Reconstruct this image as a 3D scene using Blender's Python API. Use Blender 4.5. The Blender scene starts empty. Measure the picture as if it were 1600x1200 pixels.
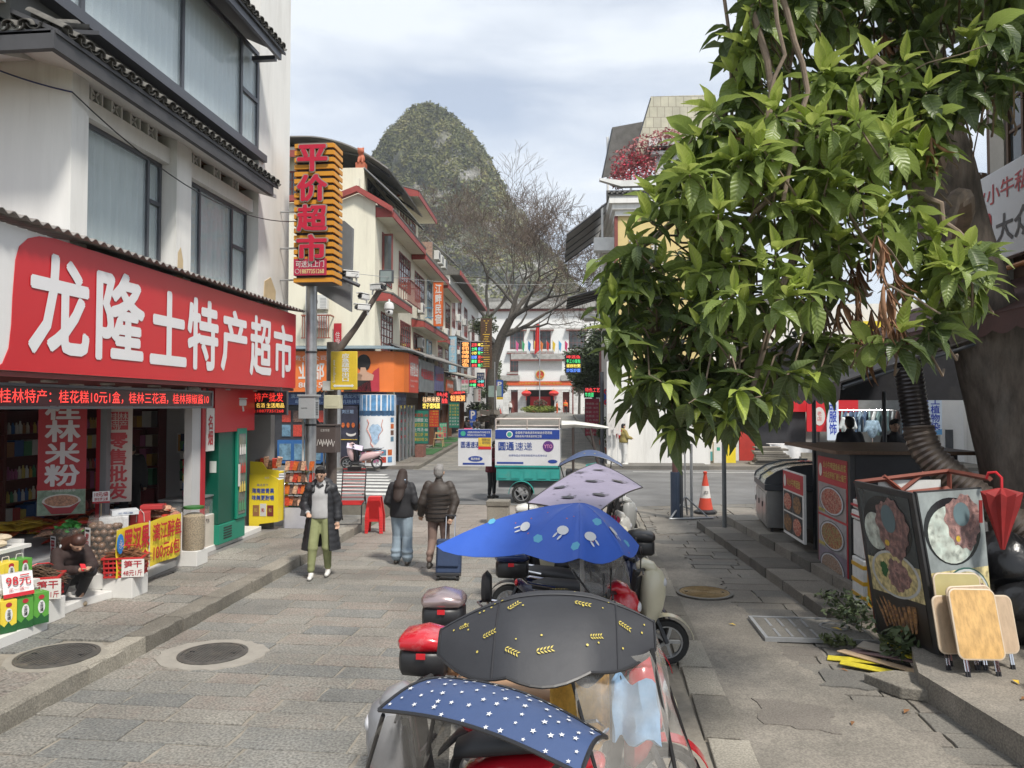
import bpy,math,random
import numpy as np
from mathutils import Vector as V,Matrix,Euler
random.seed(11); R=random.Random(5)
PI=math.pi
sc=bpy.context.scene
col=sc.collection
# ---------------------------------------------------------------- camera, sky, sun, exposure
cam=bpy.data.cameras.new('camera'); co=bpy.data.objects.new('camera',cam); col.objects.link(co)
cam.sensor_width=36; cam.lens=36*1180/1600; cam.clip_end=3000; cam.clip_start=.05
co.location=(0,0,2.65); co.rotation_euler=(math.radians(90+1.70),0,math.radians(5.57))
sc.camera=co
SUN_EL,SUN_AZ=55,143      # azimuth clockwise from +Y: the sun stands behind the camera, to its right
world=bpy.data.worlds.new('World'); sc.world=world; world.use_nodes=True
nt=world.node_tree; nt.nodes.clear()
def wn(t,**k):
    n=nt.nodes.new(t)
    for a,b in k.items(): setattr(n,a,b)
    return n
wo=wn('ShaderNodeOutputWorld'); bg=wn('ShaderNodeBackground'); bg.inputs[1].default_value=.1
sky=wn('ShaderNodeTexSky',sky_type='NISHITA',sun_disc=False,sun_elevation=math.radians(SUN_EL),sun_rotation=math.radians(SUN_AZ),dust_density=1.5)
tc=wn('ShaderNodeTexCoord'); mp=wn('ShaderNodeMapping'); mp.inputs['Scale'].default_value=(1.1,1.1,4.2); mp.inputs['Location'].default_value=(3.1,.4,1.7)
nz=wn('ShaderNodeTexNoise'); nz.inputs['Scale'].default_value=1.9; nz.inputs['Detail'].default_value=7; nz.inputs['Roughness'].default_value=.52; nz.inputs['Distortion'].default_value=.25
cr=wn('ShaderNodeValToRGB'); cr.color_ramp.elements[0].position=.34; cr.color_ramp.elements[0].color=(.42,)*3+(1,); cr.color_ramp.elements[1].position=.56; cr.color_ramp.elements[1].color=(.97,)*3+(1,)
mx=wn('ShaderNodeMixRGB'); mx.inputs[2].default_value=(6.25,6.65,7.15,1)
L=nt.links.new
L(tc.outputs['Generated'],mp.inputs[0]); L(mp.outputs[0],nz.inputs[0]); L(nz.outputs[0],cr.inputs[0]); L(cr.outputs[0],mx.inputs[0])
L(sky.outputs[0],mx.inputs[1]); L(mx.outputs[0],bg.inputs[0]); L(bg.outputs[0],wo.inputs[0])
sd=bpy.data.lights.new('sun','SUN'); so=bpy.data.objects.new('sun',sd); col.objects.link(so)
sd.energy=2.9; sd.angle=math.radians(8); sd.color=(1,.95,.87)
e,a=math.radians(SUN_EL),math.radians(SUN_AZ)
so.rotation_euler=V((math.sin(a)*math.cos(e),math.cos(a)*math.cos(e),math.sin(e))).to_track_quat('Z','Y').to_euler()
sc.view_settings.view_transform='Standard'; sc.view_settings.look='None'; sc.view_settings.gamma=1
sc.view_settings.use_curve_mapping=False; sc.view_settings.exposure=.62
sc.cycles.max_bounces=7; sc.cycles.diffuse_bounces=3; sc.cycles.glossy_bounces=3; sc.cycles.transparent_max_bounces=16; sc.cycles.volume_bounces=0
sc.cycles.use_denoising=True; sc.cycles.caustics_reflective=False; sc.cycles.caustics_refractive=False

# ---------------------------------------------------------------- mesh helpers
class MB:
    def __init__(s): s.v=[]; s.f=[]; s.m=[]; s.mi=0
    def mat(s,i): s.mi=i; return s
    def add(s,vs,fs):
        n=len(s.v); s.v.extend([tuple(p) for p in vs]); s.f.extend([tuple(i+n for i in f) for f in fs]); s.m.extend([s.mi]*len(fs)); return s
    def box(s,x0,x1,y0,y1,z0,z1):
        return s.add([(x,y,z) for z in (z0,z1) for y in (y0,y1) for x in (x0,x1)],[(0,2,3,1),(4,5,7,6),(0,1,5,4),(2,6,7,3),(0,4,6,2),(1,3,7,5)])
    def ob(s,c,size,rot=(0,0,0)):
        m=Euler(rot).to_matrix(); h=[q/2 for q in size]; c=V(c)
        return s.add([c+m@V((x*h[0],y*h[1],z*h[2])) for z in (-1,1) for y in (-1,1) for x in (-1,1)],[(0,2,3,1),(4,5,7,6),(0,1,5,4),(2,6,7,3),(0,4,6,2),(1,3,7,5)])
    def poly(s,pts): return s.add(pts,[tuple(range(len(pts)))])
    def tube(s,pts,r,n=8,flat=1.0):
        pts=[V(p) for p in pts]; k=len(pts); rs=r if isinstance(r,(list,tuple)) else [r]*k
        vs=[]; up=None
        for i,p in enumerate(pts):
            t=(pts[min(i+1,k-1)]-pts[max(i-1,0)])
            t=t.normalized() if t.length>1e-9 else V((0,0,1))
            if up is None: up=V((0,0,1)) if abs(t.z)<.9 else V((0,1,0))
            a=t.cross(up)
            a=a.normalized() if a.length>1e-6 else t.orthogonal().normalized()
            b=a.cross(t).normalized(); up=b
            for j in range(n):
                w=2*PI*j/n; vs.append(p+a*math.cos(w)*rs[i]+b*math.sin(w)*rs[i]*flat)
        fs=[(i*n+j,i*n+(j+1) % n,(i+1)*n+(j+1) % n,(i+1)*n+j) for i in range(k-1) for j in range(n)]
        fs+=[tuple(range(n-1,-1,-1)),tuple(range((k-1)*n,k*n))]
        return s.add(vs,fs)
    def lathe(s,prof,n=16,c=(0,0,0),rot=None,sx=1,sy=1):
        ring=abs(prof[0][0]-prof[-1][0])<1e-9 and abs(prof[0][1]-prof[-1][1])<1e-9
        c=V(c); m=Euler(rot).to_matrix() if rot else Matrix.Identity(3)
        vs=[c+m@V((r*math.cos(2*PI*j/n)*sx,r*math.sin(2*PI*j/n)*sy,z)) for r,z in prof for j in range(n)]
        k=len(prof)
        fs=[(i*n+j,i*n+(j+1) % n,(i+1)*n+(j+1) % n,(i+1)*n+j) for i in range(k-1) for j in range(n)]
        if not ring: fs+=[tuple(range(n-1,-1,-1)),tuple(range((k-1)*n,k*n))]
        return s.add(vs,fs)
    def ell(s,c,r,nu=12,nv=8,rot=None):
        prof=[(math.sin(PI*i/nv),-math.cos(PI*i/nv)) for i in range(nv+1)]; prof[0]=(.001,-1); prof[-1]=(.001,1)
        m=Euler(rot).to_matrix() if rot else Matrix.Identity(3); c=V(c)
        vs=[c+m@V((q*math.cos(2*PI*j/nu)*r[0],q*math.sin(2*PI*j/nu)*r[1],z*r[2])) for q,z in prof for j in range(nu)]
        fs=[(i*nu+j,i*nu+(j+1) % nu,(i+1)*nu+(j+1) % nu,(i+1)*nu+j) for i in range(nv) for j in range(nu)]
        fs+=[tuple(range(nu-1,-1,-1)),tuple(range(nv*nu,(nv+1)*nu))]
        return s.add(vs,fs)
    def prism(s,poly,lo,hi,ax='y'):
        # poly: 2-D outline, counter-clockwise seen from the +axis side
        def P(u,v,w): return {'y': (u,w,v),'x': (w,u,v),'z': (u,v,w)}[ax]
        n=len(poly); vs=[P(u,v,lo) for u,v in poly]+[P(u,v,hi) for u,v in poly]
        fs=[(i,(i+1) % n,n+(i+1) % n,n+i) for i in range(n)]+[tuple(range(n-1,-1,-1)),tuple(range(n,2*n))]
        return s.add(vs,fs)
    def sheet(s,fn,nu,nv,th=0.0):
        vs=[V(fn(i/nu,j/nv)) for j in range(nv+1) for i in range(nu+1)]
        W=nu+1; fs=[(j*W+i,j*W+i+1,(j+1)*W+i+1,(j+1)*W+i) for j in range(nv) for i in range(nu)]
        if th:
            n=len(vs); nm=[]
            for j in range(nv+1):
                for i in range(nu+1):
                    a=vs[j*W+min(i+1,nu)]-vs[j*W+max(i-1,0)]; b=vs[min(j+1,nv)*W+i]-vs[max(j-1,0)*W+i]
                    q=a.cross(b); nm.append(q.normalized() if q.length>1e-9 else V((0,0,1)))
            vs+=[p-q*th for p,q in zip(vs,nm)]
            f2=[tuple(x+n for x in reversed(f)) for f in fs]
            rim=list(range(nu+1))+[j*W+nu for j in range(1,nv+1)]+[nv*W+i for i in range(nu-1,-1,-1)]+[j*W for j in range(nv-1,0,-1)]
            fs=fs+f2+[(rim[(i+1) % len(rim)],rim[i],rim[i]+n,rim[(i+1) % len(rim)]+n) for i in range(len(rim))]
        return s.add(vs,fs)
    def xf(s,M,start=0):
        for i in range(start,len(s.v)): s.v[i]=tuple(M@V(s.v[i]))
        return s
def T(x=0,y=0,z=0,rz=0,rx=0,ry=0): return Matrix.Translation((x,y,z))@Euler((rx,ry,rz)).to_matrix().to_4x4()
def mesh_of(name,mb,mats,smooth=False,ang=38):
    me=bpy.data.meshes.new(name); me.from_pydata(mb.v,[],mb.f)
    for m in (mats if isinstance(mats,(list,tuple)) else [mats]): me.materials.append(m)
    if max(mb.m,default=0): me.polygons.foreach_set('material_index',mb.m)
    if smooth:
        me.polygons.foreach_set('use_smooth',[True]*len(me.polygons)); me.set_sharp_from_angle(angle=math.radians(ang))
    me.update(); return me
def link(name,me,parent=None,loc=None,rot=None):
    o=bpy.data.objects.new(name,me); col.objects.link(o)
    if parent: o.parent=parent
    if loc is not None: o.location=loc
    if rot is not None: o.rotation_euler=rot
    return o
def obj(name,mb,mats,parent=None,smooth=False,bevel=0,ang=38,loc=None,rot=None,kind=None):
    o=link(name,mesh_of(name,mb,mats,smooth,ang),parent,loc,rot)
    if bevel:
        b=o.modifiers.new('bevel','BEVEL'); b.width=bevel; b.segments=2; b.limit_method='ANGLE'; b.angle_limit=math.radians(40); b.harden_normals=False
    if kind: o['kind']=kind
    return o
def tag(o,label=None,cat=None,group=None,kind=None):
    for k,v in (('label',label),('category',cat),('group',group),('kind',kind)):
        if v: o[k]=v
    return o
def thing(name,label,cat,loc=(0,0,0),rz=0,group=None):
    o=bpy.data.objects.new(name,None); col.objects.link(o); o.location=loc; o.rotation_euler=(0,0,rz); o.empty_display_size=.2
    return tag(o,label,cat,group)
KIDS={}
def copy_tree(root,loc,rz,label=None,name=None):
    kids={}
    for o in bpy.data.objects:
        if o.parent: kids.setdefault(o.parent,[]).append(o)
    def cp(o,par):
        c=o.copy(); col.objects.link(c)
        if par: c.parent=par
        for k in kids.get(o,[]): cp(k,c)
        return c
    r=cp(root,None); r.location=loc; r.rotation_euler=(0,0,rz)
    if label: r['label']=label
    return r
def blob(name,prims,voxel,mat,parent,it=4,loc=None,rot=None):
    # one continuous skin grown over tapered limbs and rounded masses
    b=MB()
    for q in prims:
        if q[0]=='c':
            _,p0,p1,r0,r1=q[:5]; fl=q[5] if len(q)>5 else 1
            p0,p1=V(p0),V(p1); d=(p1-p0); k=d.normalized() if d.length else V((0,0,1))
            b.tube([p0-k*r0*.9,p0-k*r0*.5,p0,p0.lerp(p1,.5),p1,p1+k*r1*.5,p1+k*r1*.9],[r0*.4,r0*.85,r0,(r0+r1)/2,r1,r1*.85,r1*.4],10,fl)
        elif q[0]=='t':      # upright elliptical shell with flat hem: [(centre, half width, half depth)]
            n0=20; b.add([(c[0]+rx*math.cos(2*PI*j/n0),c[1]+ry*math.sin(2*PI*j/n0),c[2]) for c,rx,ry in q[1] for j in range(n0)],[(i*n0+j,i*n0+(j+1) % n0,(i+1)*n0+(j+1) % n0,(i+1)*n0+j) for i in range(len(q[1])-1) for j in range(n0)]+[tuple(range(n0-1,-1,-1)),tuple(range((len(q[1])-1)*n0,len(q[1])*n0))])
        else: b.ell(q[1],q[2],14,10,q[3] if len(q)>3 else None)
    o=obj(name,b,mat,parent,loc=loc,rot=rot)
    m=o.modifiers.new('skin','REMESH'); m.mode='VOXEL'; m.voxel_size=voxel; m.use_smooth_shade=True
    if it: s=o.modifiers.new('soft','SMOOTH'); s.iterations=it; s.factor=.5
    return o
# ---------------------------------------------------------------- materials
MATS={}
def mat(key,c=(.5,.5,.5),rough=.6,metal=0,var=.12,vs=3.0,bump=0,bs=20.0,rnd=0,coat=0,alpha=1,emit=0,dirt=0,dc=(.12,.10,.08),dsc=1.2,trans=0,spec=None,vdetail=6,stretch=None,sheen=0):
    if key in MATS: return MATS[key]
    m=bpy.data.materials.new(key); MATS[key]=m; m.use_nodes=True; n=m.node_tree; N=n.nodes; l=n.links.new
    p=N['Principled BSDF']
    p.inputs['Roughness'].default_value=rough; p.inputs['Metallic'].default_value=metal
    if coat: p.inputs['Coat Weight'].default_value=coat; p.inputs['Coat Roughness'].default_value=.08
    if alpha<1: p.inputs['Alpha'].default_value=alpha
    if trans: p.inputs['Transmission Weight'].default_value=trans
    if spec is not None: p.inputs['Specular IOR Level'].default_value=spec
    if sheen: p.inputs['Sheen Weight'].default_value=sheen
    if emit: p.inputs['Emission Color'].default_value=(*c,1); p.inputs['Emission Strength'].default_value=emit
    g=N.new('ShaderNodeNewGeometry'); src=g.outputs['Position']
    if rnd:
        tcn=N.new('ShaderNodeTexCoord'); src=tcn.outputs['Object']
        oi=N.new('ShaderNodeObjectInfo')
        ad=N.new('ShaderNodeVectorMath'); ad.operation='ADD'; l(src,ad.inputs[0]); sca=N.new('ShaderNodeMath'); sca.operation='MULTIPLY'; sca.inputs[1].default_value=37; l(oi.outputs['Random'],sca.inputs[0]); l(sca.outputs[0],ad.inputs[1]); src=ad.outputs[0]
    if stretch:
        st=N.new('ShaderNodeMapping'); st.inputs['Scale'].default_value=stretch; l(src,st.inputs[0]); src=st.outputs[0]
    last=None
    if var:
        t=N.new('ShaderNodeTexNoise'); t.inputs['Scale'].default_value=vs; t.inputs['Detail'].default_value=vdetail; t.inputs['Roughness'].default_value=.65; l(src,t.inputs[0])
        r=N.new('ShaderNodeMapRange'); r.inputs[1].default_value=.3; r.inputs[2].default_value=.7; r.inputs[3].default_value=1-var; r.inputs[4].default_value=1+var; l(t.outputs[0],r.inputs[0])
        v=r.outputs[0]
        if rnd:
            mm=N.new('ShaderNodeMapRange'); mm.inputs[3].default_value=1-rnd; mm.inputs[4].default_value=1+rnd; l(oi.outputs['Random'],mm.inputs[0])
            k=N.new('ShaderNodeMath'); k.operation='MULTIPLY'; l(v,k.inputs[0]); l(mm.outputs[0],k.inputs[1]); v=k.outputs[0]
        sm=N.new('ShaderNodeVectorMath'); sm.operation='SCALE'; sm.inputs[0].default_value=c; l(v,sm.inputs['Scale']); last=sm.outputs[0]
    if dirt:
        t2=N.new('ShaderNodeTexNoise'); t2.inputs['Scale'].default_value=dsc; t2.inputs['Detail'].default_value=8; t2.inputs['Roughness'].default_value=.7; l(src,t2.inputs[0])
        r2=N.new('ShaderNodeMapRange'); r2.inputs[1].default_value=.52; r2.inputs[2].default_value=.72; r2.inputs[4].default_value=dirt; l(t2.outputs[0],r2.inputs[0])
        mi=N.new('ShaderNodeMixRGB'); mi.inputs[2].default_value=(*dc,1); l(r2.outputs[0],mi.inputs[0])
        if last: l(last,mi.inputs[1])
        else: mi.inputs[1].default_value=(*c,1)
        last=mi.outputs[0]
    if last: l(last,p.inputs['Base Color'])
    else: p.inputs['Base Color'].default_value=(*c,1)
    if bump:
        t3=N.new('ShaderNodeTexNoise'); t3.inputs['Scale'].default_value=bs; t3.inputs['Detail'].default_value=5; l(src,t3.inputs[0])
        bn=N.new('ShaderNodeBump'); bn.inputs['Strength'].default_value=bump; bn.inputs['Distance'].default_value=.01; l(t3.outputs[0],bn.inputs['Height']); l(bn.outputs[0],p.inputs['Normal'])
    return m
def ramp_mat(key,stops,rough=.8,scale=4,bump=.5,bs=40,objrand=True,speck=.25,spscale=60,patch=None):
    # stone whose colour is drawn per piece from the ramp, with grain inside the piece
    if key in MATS: return MATS[key]
    m=bpy.data.materials.new(key); MATS[key]=m; m.use_nodes=True; n=m.node_tree; N=n.nodes; l=n.links.new; p=N['Principled BSDF']
    p.inputs['Roughness'].default_value=rough
    g=N.new('ShaderNodeNewGeometry'); oi=N.new('ShaderNodeObjectInfo'); r=N.new('ShaderNodeValToRGB'); E=r.color_ramp.elements
    while len(E)<len(stops): E.new(.5)
    for i,(q,c) in enumerate(stops): E[i].position=q; E[i].color=(*c,1)
    t=N.new('ShaderNodeTexNoise'); t.inputs['Scale'].default_value=scale; t.inputs['Detail'].default_value=9; t.inputs['Roughness'].default_value=.7; l(g.outputs['Position'],t.inputs[0])
    if objrand:
        ma=N.new('ShaderNodeMath'); ma.operation='MULTIPLY_ADD'; ma.inputs[1].default_value=.55; l(t.outputs[0],ma.inputs[0])
        mb_=N.new('ShaderNodeMath'); mb_.operation='MULTIPLY_ADD'; mb_.inputs[1].default_value=.62; mb_.inputs[2].default_value=-.08; l(oi.outputs['Random'],mb_.inputs[0]); l(mb_.outputs[0],ma.inputs[2]); l(ma.outputs[0],r.inputs[0])
    else: l(t.outputs[0],r.inputs[0])
    t2=N.new('ShaderNodeTexNoise'); t2.inputs['Scale'].default_value=spscale; t2.inputs['Detail'].default_value=3; l(g.outputs['Position'],t2.inputs[0])
    mr=N.new('ShaderNodeMapRange'); mr.inputs[1].default_value=.35; mr.inputs[2].default_value=.65; mr.inputs[3].default_value=1-speck; mr.inputs[4].default_value=1+speck; l(t2.outputs[0],mr.inputs[0])
    sm=N.new('ShaderNodeVectorMath'); sm.operation='SCALE'; l(r.outputs[0],sm.inputs[0]); l(mr.outputs[0],sm.inputs['Scale'])
    t3=N.new('ShaderNodeTexNoise'); t3.inputs['Scale'].default_value=.7; t3.inputs['Detail'].default_value=6; l(g.outputs['Position'],t3.inputs[0])
    m3=N.new('ShaderNodeMapRange'); m3.inputs[1].default_value=.3; m3.inputs[2].default_value=.7; m3.inputs[3].default_value=.66; m3.inputs[4].default_value=1.2; l(t3.outputs[0],m3.inputs[0])
    s2=N.new('ShaderNodeVectorMath'); s2.operation='SCALE'; l(sm.outputs[0],s2.inputs[0]); l(m3.outputs[0],s2.inputs['Scale']); l(s2.outputs[0],p.inputs['Base Color'])
    bn=N.new('ShaderNodeBump'); bn.inputs['Strength'].default_value=bump; bn.inputs['Distance'].default_value=.012
    t4=N.new('ShaderNodeTexNoise'); t4.inputs['Scale'].default_value=bs; t4.inputs['Detail'].default_value=6; t4.inputs['Roughness'].default_value=.7; l(g.outputs['Position'],t4.inputs[0]); l(t4.outputs[0],bn.inputs['Height']); l(bn.outputs[0],p.inputs['Normal'])
    return m
def glass(key,c=(.6,.65,.66),alpha=.35,rough=.04):
    if key in MATS: return MATS[key]
    return mat(key,c,rough,0,0,alpha=alpha,spec=.7)
def col_mat(c,rough=.5,**k):
    c=tuple(round(q,3) for q in c)
    return mat('paint_%02d_%02d_%02d_%d' % (c[0]*99,c[1]*99,c[2]*99,rough*10),c,rough,**k)
WHITE=mat('white_plaster',(.74,.73,.70),.85,var=.05,vs=1.5,bump=.15,bs=30,dirt=.42,dc=(.42,.40,.36),dsc=1.1,stretch=(2.6,2.6,.3))
CREAM=mat('cream_plaster',(.72,.68,.55),.85,var=.05,vs=1.2,bump=.12,bs=25,dirt=.4,dc=(.42,.38,.30),dsc=.8,stretch=(2.4,2.4,.3))
WINE=mat('wine_red_paint',(.22,.045,.035),.6,var=.15)
BLACK=mat('black_plastic',(.018,.018,.02),.42,var=.2)
DARKGREY=mat('dark_grey_metal',(.075,.08,.09),.4,metal=.3,var=.1)
STEEL=mat('galvanised_steel',(.42,.43,.44),.42,metal=.75,var=.12,vs=6,dirt=.25)
CHROME=mat('chrome',(.7,.7,.72),.12,metal=1,var=.04)
PVCW=mat('white_pvc',(.68,.68,.66),.5,var=.08,dirt=.2)
RUBBER=mat('rubber',(.02,.02,.02),.75,var=.2)
TILE=mat('grey_roof_tile',(.11,.105,.095),.85,var=.35,vs=9,bump=.4)
GLASSD=mat('window_glass_dark',(.06,.07,.075),.05,var=.3,vs=.8,spec=.9)
GLASSC=glass('clear_glass',(.55,.6,.6),.22)
FILM=mat('clear_rain_film',(.50,.48,.45),.10,var=.3,vs=5,bump=.9,bs=5,alpha=.34,spec=.9)
WOODL=mat('pale_wood',(.50,.34,.17),.5,var=.16,vs=6,stretch=(9,9,1))
WOODD=mat('dark_wood',(.10,.055,.03),.6,var=.25,vs=5,stretch=(6,6,1))
CARD=mat('cardboard',(.42,.30,.18),.8,var=.1)
SIGNRED=mat('sign_red',(.56,.022,.030),.38,var=.05,vs=.7,dirt=.1,dc=(.4,.02,.03))
# ---------------------------------------------------------------- lettering
TXT={}
def text(s,w,h,m,org,face='y-',parent=None,depth=.006,bold=0,name='lettering',lead=1.0,keep=False,space=1.0,align='CENTER'):
    """text s stretched into a w x h field whose lower left corner is org, on a wall that faces the given way"""
    key=(s,lead,space)
    if key not in TXT:
        c=bpy.data.curves.new('lettering','FONT'); c.body=s; c.size=1; c.space_line=lead; c.space_character=space; c.resolution_u=2; c.align_x=align
        o=bpy.data.objects.new('tmp',c)
        me=o.to_mesh(); vs=np.empty(len(me.vertices)*3); me.vertices.foreach_get('co',vs); vs=vs.reshape(-1,3)
        fs=[tuple(p.vertices) for p in me.polygons]; o.to_mesh_clear(); bpy.data.objects.remove(o); TXT[key]=(vs,fs)
    vs,fs=TXT[key]
    if not len(vs): return None
    lo,hi=vs.min(0),vs.max(0); d=np.maximum(hi-lo,1e-6); u=(vs[:,0]-lo[0])/d[0]*w; q=(vs[:,1]-lo[1])/d[1]*h
    if keep:
        k=min(w/d[0],h/d[1]); u=(vs[:,0]-lo[0])*k+(w-d[0]*k)/2; q=(vs[:,1]-lo[1])*k+(h-d[1]*k)/2
    if isinstance(face,str):
        r,up,nm={'y-': ((1,0,0),(0,0,1),(0,-1,0)),'x+': ((0,1,0),(0,0,1),(1,0,0)),'x-': ((0,-1,0),(0,0,1),(-1,0,0)),'y+': ((-1,0,0),(0,0,1),(0,1,0)),'z+': ((1,0,0),(0,1,0),(0,0,1))}[face]
    else: r,up,nm=face
    r,up,nm,og=np.array(r),np.array(up),np.array(nm),np.array(org)
    A0=og+np.outer(u,r)+np.outer(q,up)+nm*depth; b=MB(); offs=[(0,0)]; nl=s.count('\n')+1
    if bold>0:      # heavier strokes: the letter laid over itself in small shifts, each a hair further out
        du=bold*min(w/max(d[0],1e-6),1e9); dq=bold*h/d[1]
        offs=[(du*math.cos(k*PI/4+.3),dq*math.sin(k*PI/4+.3)) for k in range(8)]
    outs=[]
    for k,(ou,oq) in enumerate(offs):
        A=A0+r*ou+up*oq+nm*(.0003*k); b.add(A.tolist(),fs); outs.append(A)
    if depth>.012:      # raised letters get their sides
        edges=set((f[i],f[(i+1) % len(f)]) for f in fs for i in range(len(f)))
        for A in outs:
            n0=len(b.v); k=len(A); b.v.extend([tuple(p) for p in A.tolist()]+[tuple(p) for p in (A-nm*depth).tolist()])
            for (i,j) in edges:
                if (j,i) not in edges: b.f.append((n0+j,n0+i,n0+i+k,n0+j+k)); b.m.append(0)
    return obj(name,b,m,parent)
# ================================================================ ground
STONE=ramp_mat('paving_stone',[(.10,(.155,.16,.155)),(.30,(.205,.202,.185)),(.50,(.24,.228,.20)),(.64,(.25,.215,.185)),(.74,(.25,.235,.205)),(.9,(.29,.275,.24))],.72,6,.9,60,speck=.38,spscale=45)
STONED=ramp_mat('worn_paving_stone',[(.1,(.12,.115,.105)),(.4,(.17,.16,.14)),(.65,(.215,.195,.165)),(.9,(.17,.15,.13))],.78,2.5,.6,45)
JOINT=mat('sandy_joint',(.25,.225,.185),.95,var=.2,vs=8,bump=.6,bs=60)
CURB=ramp_mat('curb_stone',[(.1,(.13,.12,.10)),(.45,(.23,.21,.175)),(.8,(.32,.295,.245))],.85,5,.9,30)
CONC=ramp_mat('patched_concrete',[(.25,(.14,.13,.11)),(.5,(.215,.195,.165)),(.75,(.30,.27,.225))],.85,1.6,.35,50,objrand=False)
ASPH=ramp_mat('asphalt',[(.2,(.115,.115,.115)),(.5,(.15,.15,.148)),(.8,(.19,.188,.18))],.85,.6,.3,90,objrand=False,speck=.3,spscale=120)
def floor_z(y): return 0 if y<32 else min(1.75,(y-32)*.0262)
def rough_slab(w,d,h,rnd,j=.02):
    # a thin stone with a softened, slightly uneven rim; unit-less outline, top at z=0
    pts=[]; n=3
    for k in range(n): pts.append((-w/2+w*k/n,-d/2+rnd.uniform(0,j)))
    for k in range(2): pts.append((w/2-rnd.uniform(0,j),-d/2+d*k/2))
    for k in range(n): pts.append((w/2-w*k/n,d/2-rnd.uniform(0,j)))
    for k in range(2): pts.append((-w/2+rnd.uniform(0,j),d/2-d*k/2))
    b=MB(); m=len(pts); e=.006
    top=[(x*(1-e/w*2),y*(1-e/d*2),0) for x,y in pts]; mid=[(x,y,-.006) for x,y in pts]; lo=[(x,y,-h) for x,y in pts]
    b.add(top+mid+lo,[tuple(range(m))]+[(i+m,(i+1) % m+m,(i+1) % m,i) for i in range(m)]+[(i+2*m,(i+1) % m+2*m,(i+1) % m+m,i+m) for i in range(m)])
    return b
SL=[rough_slab(1,1,.06,R,.03) for _ in range(6)]
def slabs(parent,x0,x1,y0,y1,rowd,lens,z,m,name='paving_stone',tilt=0,big=None,maxn=300,skip=None,zj=.003,skew=0.0):
    """courses of stones; the nearest maxn are parts, the rest one joined part"""
    mes=[mesh_of(name,b,m) for b in SL]; out=[]; y=y0
    while y<y1:
        d=R.uniform(*rowd); x=x0-R.uniform(0,.5)
        while x<x1:
            w=R.uniform(*lens); xa,xb=max(x,x0),min(x+w,x1)
            if xb-xa>.08 and not (skip and skip((xa+xb)/2,y+d/2)): out.append((xa,xb,y,min(y+d,y1)))
            x+=w
        y+=d
    out.sort(key=lambda q: q[2]); rest=MB()
    for i,(xa,xb,ya,yb) in enumerate(out):
        cx,cy=(xa+xb)/2,(ya+yb)/2; g=R.uniform(.004,.013); zz=z+R.uniform(-zj,zj)
        if i<maxn:
            o=link(name,R.choice(mes),parent,(cx,cy+skew*(cx-x0),zz),(R.uniform(-.004,.004),R.uniform(-.004,.004),tilt+R.uniform(-.008,.008))); o.scale=(xb-xa-g,yb-ya-g,1)
        else: rest.box(xa+g/2,xb-g/2,ya+g/2+skew*(cx-x0),yb-g/2+skew*(cx-x0),z-.04,zz)
    if rest.v: obj('far_paving',rest,m,parent,kind='stuff')
# earth sheet out to the horizon
obj('ground',MB().poly([(-900,-60,-.35),(900,-60,-.35),(900,1500,-.35),(-900,1500,-.35)]),mat('distant_ground',(.10,.11,.07),.95,var=.3,vs=.02),kind='structure')
street=obj('street',MB().box(-4.74,.93,-3,20.3,-.3,-.010),JOINT,kind='structure')
mh=[(-3.97,7.8,.43)]
slabs(street,-4.73,.60,1.6,20.2,(.27,.40),(.45,1.0),0,STONE,skip=lambda x,y: any(abs(x-a)<r+.05 and abs(y-b)<r*.7 for a,b,r in mh),skew=-.02)
# drain channel along the right kerb
obj('gutter',MB().box(.60,.93,-3,19.6,-.3,-.05),mat('gutter_dirt',(.10,.08,.06),.95,var=.35,vs=4,bump=.7,bs=30),kind='structure')
# left pavement, raised
lp=obj('left_pavement',MB().box(-9,-4.99,-3,17.0,-.3,.135).box(-16,-9,12,17,-.3,.135),JOINT,kind='structure')
slabs(lp,-6.3,-4.98,4.2,17.0,(.38,.55),(.5,1.0),.16,STONE,maxn=90,skip=lambda x,y: math.hypot(x+5.24,y-7.12)<.52)
def curb_row(parent,x,w,y0,y1,z,h,ln=(.7,1.15),m=CURB):
    y=y0
    while y<y1:
        l=min(R.uniform(*ln),y1-y+.01); jx=R.uniform(-.012,.012)
        b=MB(); n=5
        def f(u,v):
            pr=[(-w/2,-h),(-w/2,-.012),(-w/2+.015,0),(w/2-.02,0),(w/2,-.02),(w/2,-h)]
            return pr
        pr=f(0,0); k=len(pr); vs=[]
        for i in range(n+1):
            yy=(l-.014)*i/n
            for (a,c) in pr: vs.append((a+(R.uniform(-.012,.012) if c>-.03 else 0),yy,c+(R.uniform(-.008,.006) if c>-.03 else 0)))
        b.add(vs,[(i*k+j,i*k+j+1,(i+1)*k+j+1,(i+1)*k+j) for i in range(n) for j in range(k-1)]+[tuple(range(k-1,-1,-1)),tuple(range(n*k,n*k+k))])
        obj('kerb_stone',b,m,parent,loc=(x+jx,y,z)); y+=l
curb_row(lp,-4.855,.25,3.0,15.2,.17,.22)
# rounded end of the left pavement
b=MB(); b.prism([(-9,15.2),(-4.99,15.2),(-4.73,15.25),(-4.85,16.1),(-5.2,16.8),(-5.9,17.3),(-9,17.4)],-.3,.15,'z'); obj('pavement_corner',b,STONED,lp)
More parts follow.
